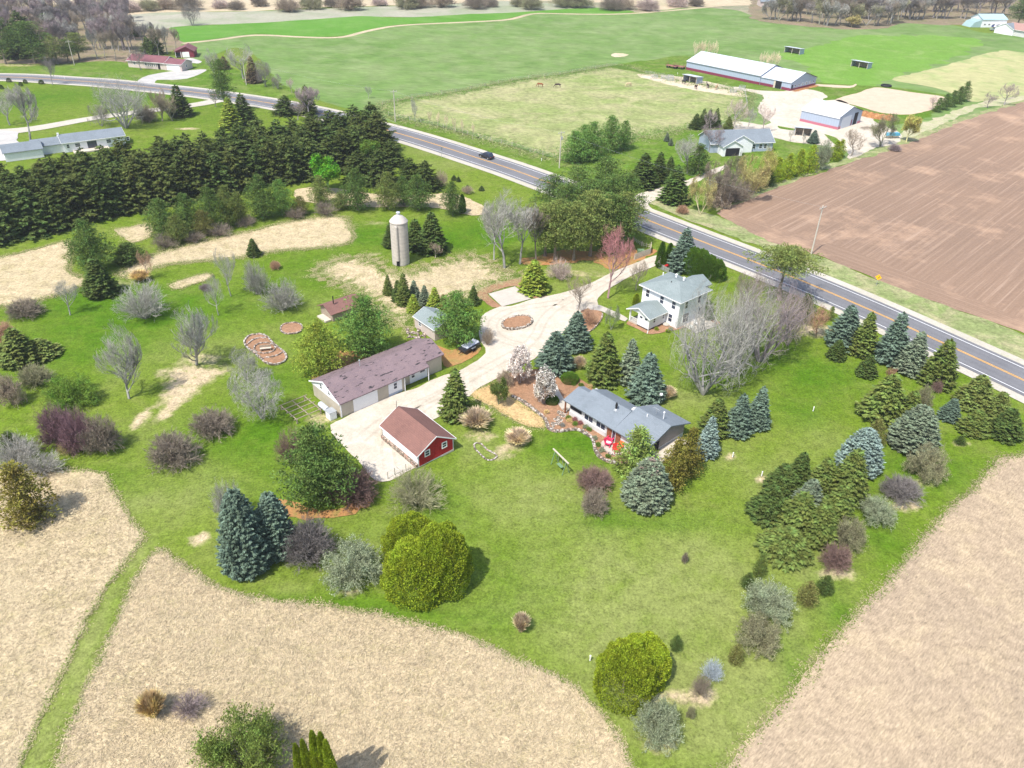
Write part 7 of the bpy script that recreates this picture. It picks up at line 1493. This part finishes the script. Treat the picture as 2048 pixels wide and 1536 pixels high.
# stone edged beds
def stone_edge(name, pts, w_, z, mat, label, raw=False, closed=True, cat='edging'):
    g = [P(*p) for p in pts] if not raw else pts; g = smooth_closed(g, .3, 0) if closed else np.array(g)
    if not closed:
        d = np.concatenate([[0], np.cumsum(np.linalg.norm(np.diff(g, axis=0), axis=1))]); t = np.arange(0, d[-1], .3); g = np.stack([np.interp(t, d, g[:, 0]), np.interp(t, d, g[:, 1])], 1)
        for _ in range(2): g[1:-1] = (g[:-2] + 2 * g[1:-1] + g[2:]) / 4
    m = MB(); r = random.Random(len(pts)); n = len(g)
    for i in range(n if closed else n - 1):
        a = Vector((*g[i], 0)); b_ = Vector((*g[(i + 1) % n], 0)); c = (a + b_) / 2; L = (b_ - a).length * .5
        if L < .05: continue
        u = (b_ - a).normalized() * L * r.uniform(.8, .98); v = Vector((-u.y, u.x, 0)).normalized() * w_ * r.uniform(.4, .6); hz = z * r.uniform(.75, 1.2)
        m.prism([c - u - v, c + u - v, c + u + v, c - u + v], (0, 0, hz))
    return tag(m.build(name, mat), label, cat)
def bed(cx, cy, rx, ry, rot=0, n=16, k=2.3): return [(cx + rx * math.copysign(abs(math.cos(t)) ** (2 / k), math.cos(t)) * math.cos(rot) - ry * math.copysign(abs(math.sin(t)) ** (2 / k), math.sin(t)) * math.sin(rot), cy + rx * math.copysign(abs(math.cos(t)) ** (2 / k), math.cos(t)) * math.sin(rot) + ry * math.copysign(abs(math.sin(t)) ** (2 / k), math.sin(t)) * math.cos(rot)) for t in (6.28318 * (i + .5) / n for i in range(n))]
B1 = bed(1034, 647, 30, 12, R(-10)); o = sheet('mulch_island', [P(*p) for p in B1], .34, 'mulch', .5, .02, raw=True, thick=.3); stone_edge('retaining_wall', B1, .35, .42, 'blockedge', 'low block wall ringing the mulched island in the drive circle', cat='low wall')
B2 = bed(583, 657, 22, 11, R(-4), 14); sheet('garden_bed', B2, .05, 'mulch', .5, .02); stone_edge('stone_edging', B2, .24, .2, 'stone', 'oval ring of pale stones around the mulched bed left of the yellow-green pine')
B3 = [(489, 683), (500, 672), (520, 669), (534, 674), (545, 686), (558, 697), (569, 706), (573, 716), (566, 725), (548, 730), (532, 726), (518, 714), (505, 703), (493, 694)]
sheet('garden_bed', B3, .05, 'mulch', .5, .02); stone_edge('stone_edging', B3, .28, .25, 'stone', 'long ring of pale stones around the terraced bed with the bench')
for i, pts in enumerate(([(493, 691), (506, 680), (520, 676), (534, 677)], [(524, 718), (540, 715), (553, 713), (566, 705)], [(508, 700), (510, 692), (520, 687), (534, 686), (547, 690), (552, 698), (545, 705), (530, 708), (515, 706), (508, 700)])):
    stone_edge('stone_terrace', pts, .22, .22, 'stone', ['upper curved line of stones across the terraced bed', 'lower curved line of stones across the terraced bed', 'oval of stones around the bench in the terraced bed'][i], closed=False)
q = P(532, 700); e = empty('bench', q[0], q[1], R(15), .06, 'low wooden bench in the middle of the terraced stone bed', 'bench')
MB().box(-.9, .9, -.45, .0, .42, .48).build('seat', 'palewood', e); MB().box(-.9, .9, .02, .08, .48, .85).build('backrest', 'wood', e)
for x in (-.75, .75): MB().box(x - .05, x + .05, -.4, .06, 0, .42).build('leg', 'wood', e)
stone_edge('stone_edging', [(948, 889), (952, 886), (962, 888), (968, 894), (976, 901), (990, 908), (994, 914), (985, 920), (974, 920), (966, 914), (958, 906), (950, 898)], .2, .12, 'stone', 'kidney-shaped ring of half-buried stones on the lawn right of the red gable')
stone_edge('stone_border', [(1024, 793), (1045, 803), (1061, 815), (1075, 826), (1084, 833), (1092, 842), (1094, 850), (1098, 860), (1114, 864), (1130, 862), (1149, 859), (1162, 862), (1171, 868), (1180, 873), (1186, 880), (1189, 898), (1193, 907), (1199, 915), (1206, 920), (1214, 923), (1226, 926), (1239, 928)], .42, .3, 'stone', 'winding border of pale stones between lawn and front flower bed', closed=False)
stone_edge('stone_border', [(1205, 627), (1203, 638), (1195, 650), (1186, 659), (1168, 669)], .22, .2, 'stone', 'curved stone edge of the mulch bed right of the drive', closed=False)
stone_edge('stone_border', [(1203, 893), (1208, 902), (1220, 909), (1236, 912), (1252, 909)], .3, .2, 'stone', 'curved stone rim of the patio with red chairs', closed=False)
rr = random.Random(8)
for k in range(26):     # stepping stones up the bed
    t = k / 26; x = 1106 + 26 * t + rr.uniform(-8, 8); y = 856 - 40 * t + rr.uniform(-2, 2); q = P(x, y); r0 = rr.uniform(.28, .45)
    o = MB().lathe([(r0, 0), (r0 * .95, .05), (.02, .055)], 7).build('stepping_stone', 'blockedge'); o.location = (q[0], q[1], .033); o.rotation_euler.z = rr.uniform(0, 6); o.scale = (1, rr.uniform(.6, 1), 1); tag(o, 'flat pale stepping stone on the path through the front flower bed', 'stepping stone', 'stepping stones in the front flower bed')
for k, (x, y, c) in enumerate([(1137, 838, 'leafy'), (1139, 843, 'gold'), (1149, 841, 'red'), (1160, 848, 'red'), (1150, 850, 'leafy'), (1171, 856, 'greeng'), (1178, 861, 'leafy'), (1189, 878, 'greeng'), (1196, 892, 'leafy'), (1203, 903, 'greeng'), (1216, 915, 'leafy'), (1228, 921, 'yellowt'), (1093, 826, 'gold'), (1155, 823, 'leafy'), (1147, 770, 'leafy'), (1162, 772, 'leafy'), (1180, 775, 'gold'), (1124, 852, 'gray'), (1313, 660, 'yarb'), (1341, 660, 'greeng'), (1335, 664, 'yarb')]):
    q = P(x, y); plant('leafbush', q[0], q[1], .55, .45, c, 'small sprouting perennial in the mulch of the flower beds', 'perennials in the flower beds')
# adirondack chairs and pots on the patio
def adirondack(x, y, rot, mat, label):
    q = P(x, y); e = empty('garden_chair', q[0], q[1], rot, .065, label, 'chair')
    MB().prism([(-.36, -.35, .40), (.36, -.35, .40), (.36, .3, .28), (-.36, .3, .28)], (0, 0, .04)).build('seat', mat, e)
    m = MB(); [m.prism([(-.33 + i * .135, .28, .3), (-.21 + i * .135, .28, .3), (-.21 + i * .135, .62, 1.0), (-.33 + i * .135, .62, 1.0)], (0, .03, .01)) for i in range(5)]; m.build('backrest', mat, e)
    for sx in (-1, 1): MB().box(sx * .42 - .07, sx * .42 + .07, -.45, .4, .58, .62).build('armrest', mat, e); MB().box(sx * .42 - .03, sx * .42 + .03, -.40, -.32, 0, .58).build('leg', mat, e); MB().box(sx * .42 - .03, sx * .42 + .03, .28, .34, 0, .58).build('leg', mat, e)
adirondack(1219, 884, R(150), 'pinkpaint', 'rose-red garden chair nearest the house wall on the patio'); adirondack(1216, 892, R(60), 'pinkpaint', 'rose-red garden chair facing inward at the left of the patio'); adirondack(1238, 899, R(-40), 'orangepaint', 'orange-red garden chair near the patio doors'); adirondack(1232, 904, R(20), 'redpaint', 'red garden chair at the rim of the patio')
q = P(1217, 889); e = empty('patio_table', q[0], q[1], 0, .065, 'small white table between the rose-red chairs', 'table'); MB().lathe([(.4, .42), (.4, .46), (.02, .465)], 14).build('tabletop', 'trim', e); MB().bar((0, 0, 0), (0, 0, .42), .05).build('leg', 'trim', e)
# lamp globe, swing frame, stakes
q = P(1319, 813); e = empty('lamp_post', q[0], q[1], 0, 0, 'garden lamp with a white globe between blue spruce and slate roof', 'lamp'); hh = top_height(q, 792); MB().bar((0, 0, 0), (0, 0, hh), .05).build('post', 'black', e)
MB().lathe([(.04, hh), (.2, hh + .1), (.27, hh + .27), (.2, hh + .44), (.03, hh + .54)], 16).build('globe', 'trim', e)
a = P(1109, 926); b_ = P(1131, 948); th = ang(a, b_); L = math.hypot(b_[0] - a[0], b_[1] - a[1]); e = empty('swing_frame', a[0], a[1], th, 0, 'wooden swing frame with green legs standing on the bright lawn', 'swing')
MB().box(-.5, L + .5, -.08, .08, 2.0, 2.14).build('beam', 'palewood', e)
for x in (0, L): 
    for sy in (-1, 1): MB().bar((x, sy * .55, 0), (x, 0, 2.0), .06, None, 4).build('leg', 'greenpaint', e)
MB().box(L * .3, L * .7, -.22, .22, .5, .56).build('swing_seat', 'greenpaint', e)
for x in (L * .32, L * .68): MB().bar((x, 0, .56), (x, 0, 2.0), .015, None, 4).build('rope', 'steel', e)
for x, y, l in ((1465, 914, 'short white stake left of the pair on the lawn above the grove'), (1523, 952, 'short white stake at the left edge of the grove'), (1626, 822, 'short white stake on the open lawn near the road spruces'), (1180, 1321, 'short white stake left of the lower yellow-green pair'), (130, 158, 'short white marker on the grass of the far-left ranch'), (1083, 322, 'small white marker on the verge beside the road'), (1355, 149, 'small white marker on the grass beside the dry lot shelter'), (2034, 856, 'thin white stake beside the corner spruces at the far right')):
    q = P(x, y); o = MB().lathe([(.07, 0), (.07, .7), (.1, .72), (.05, .8)], 8).build('marker_stake', 'trim'); o.location = (q[0], q[1], 0); tag(o, l, 'stake')

# ------------------------------------------------------------------ the air
def haze(density):
    m = bpy.data.materials.new('haze'); m.use_nodes = True; n = m.node_tree; n.nodes.clear()
    o = n.nodes.new('ShaderNodeOutputMaterial'); v = n.nodes.new('ShaderNodeVolumePrincipled'); v.inputs['Density'].default_value = density
    v.inputs['Color'].default_value = (.93, .96, 1.0, 1); v.inputs['Anisotropy'].default_value = .2; n.links.new(v.outputs[0], o.inputs['Volume'])
    M['haze'] = m; b = MB().box(-5010, 5010, -410, 6010, -2.0, CAM_H + 8).build('haze', 'haze'); b['kind'] = 'stuff'; b['label'] = 'thin pale spring haze over the far fields and woods'
haze(0.00017)

# ------------------------------------------------------------------ labels that tell members of a row apart
ORD = 'first second third fourth fifth sixth seventh eighth ninth tenth eleventh twelfth thirteenth fourteenth fifteenth sixteenth seventeenth eighteenth nineteenth twentieth'.split() + ['twenty-' + a for a in 'first second third fourth fifth sixth seventh eighth ninth'.split()]
def name_row(group, fmt):
    L = sorted([o for o in bpy.data.objects if o.get('group') == group and not o.parent], key=lambda o: pix(o.location.x, o.location.y, 0)[0])
    for o, w_ in zip(L, ORD): o['label'] = fmt % w_
for rk in ('front', 'second', 'third', 'rear'): name_row(rk + ' rank of the long windbreak', 'dark ragged spruce, %s from the left in the ' + rk + ' rank of the windbreak')
name_row('evergreens of the top-left woods', 'dark evergreen, %s from the left among the bare woods at top left')
name_row('thickets along the marsh edge', 'low thicket, %s from the left along the marsh edge at the top')
name_row('bare trees behind the ranch and maroon garage', 'leafless tree, %s from the left behind the ranch and maroon garage')
name_row('saplings behind the horse barn', 'faint pale sapling, %s from the left behind the horse barn')
name_row('saplings along the pasture verge', 'faint sapling, %s from the left between road and pasture')
name_row('small shrubs below the far-left road', 'small round shrub, %s from the left below the far-left road')
name_row('undergrowth along the front pine row', 'brown undergrowth bush, %s from the left along the front pine row')
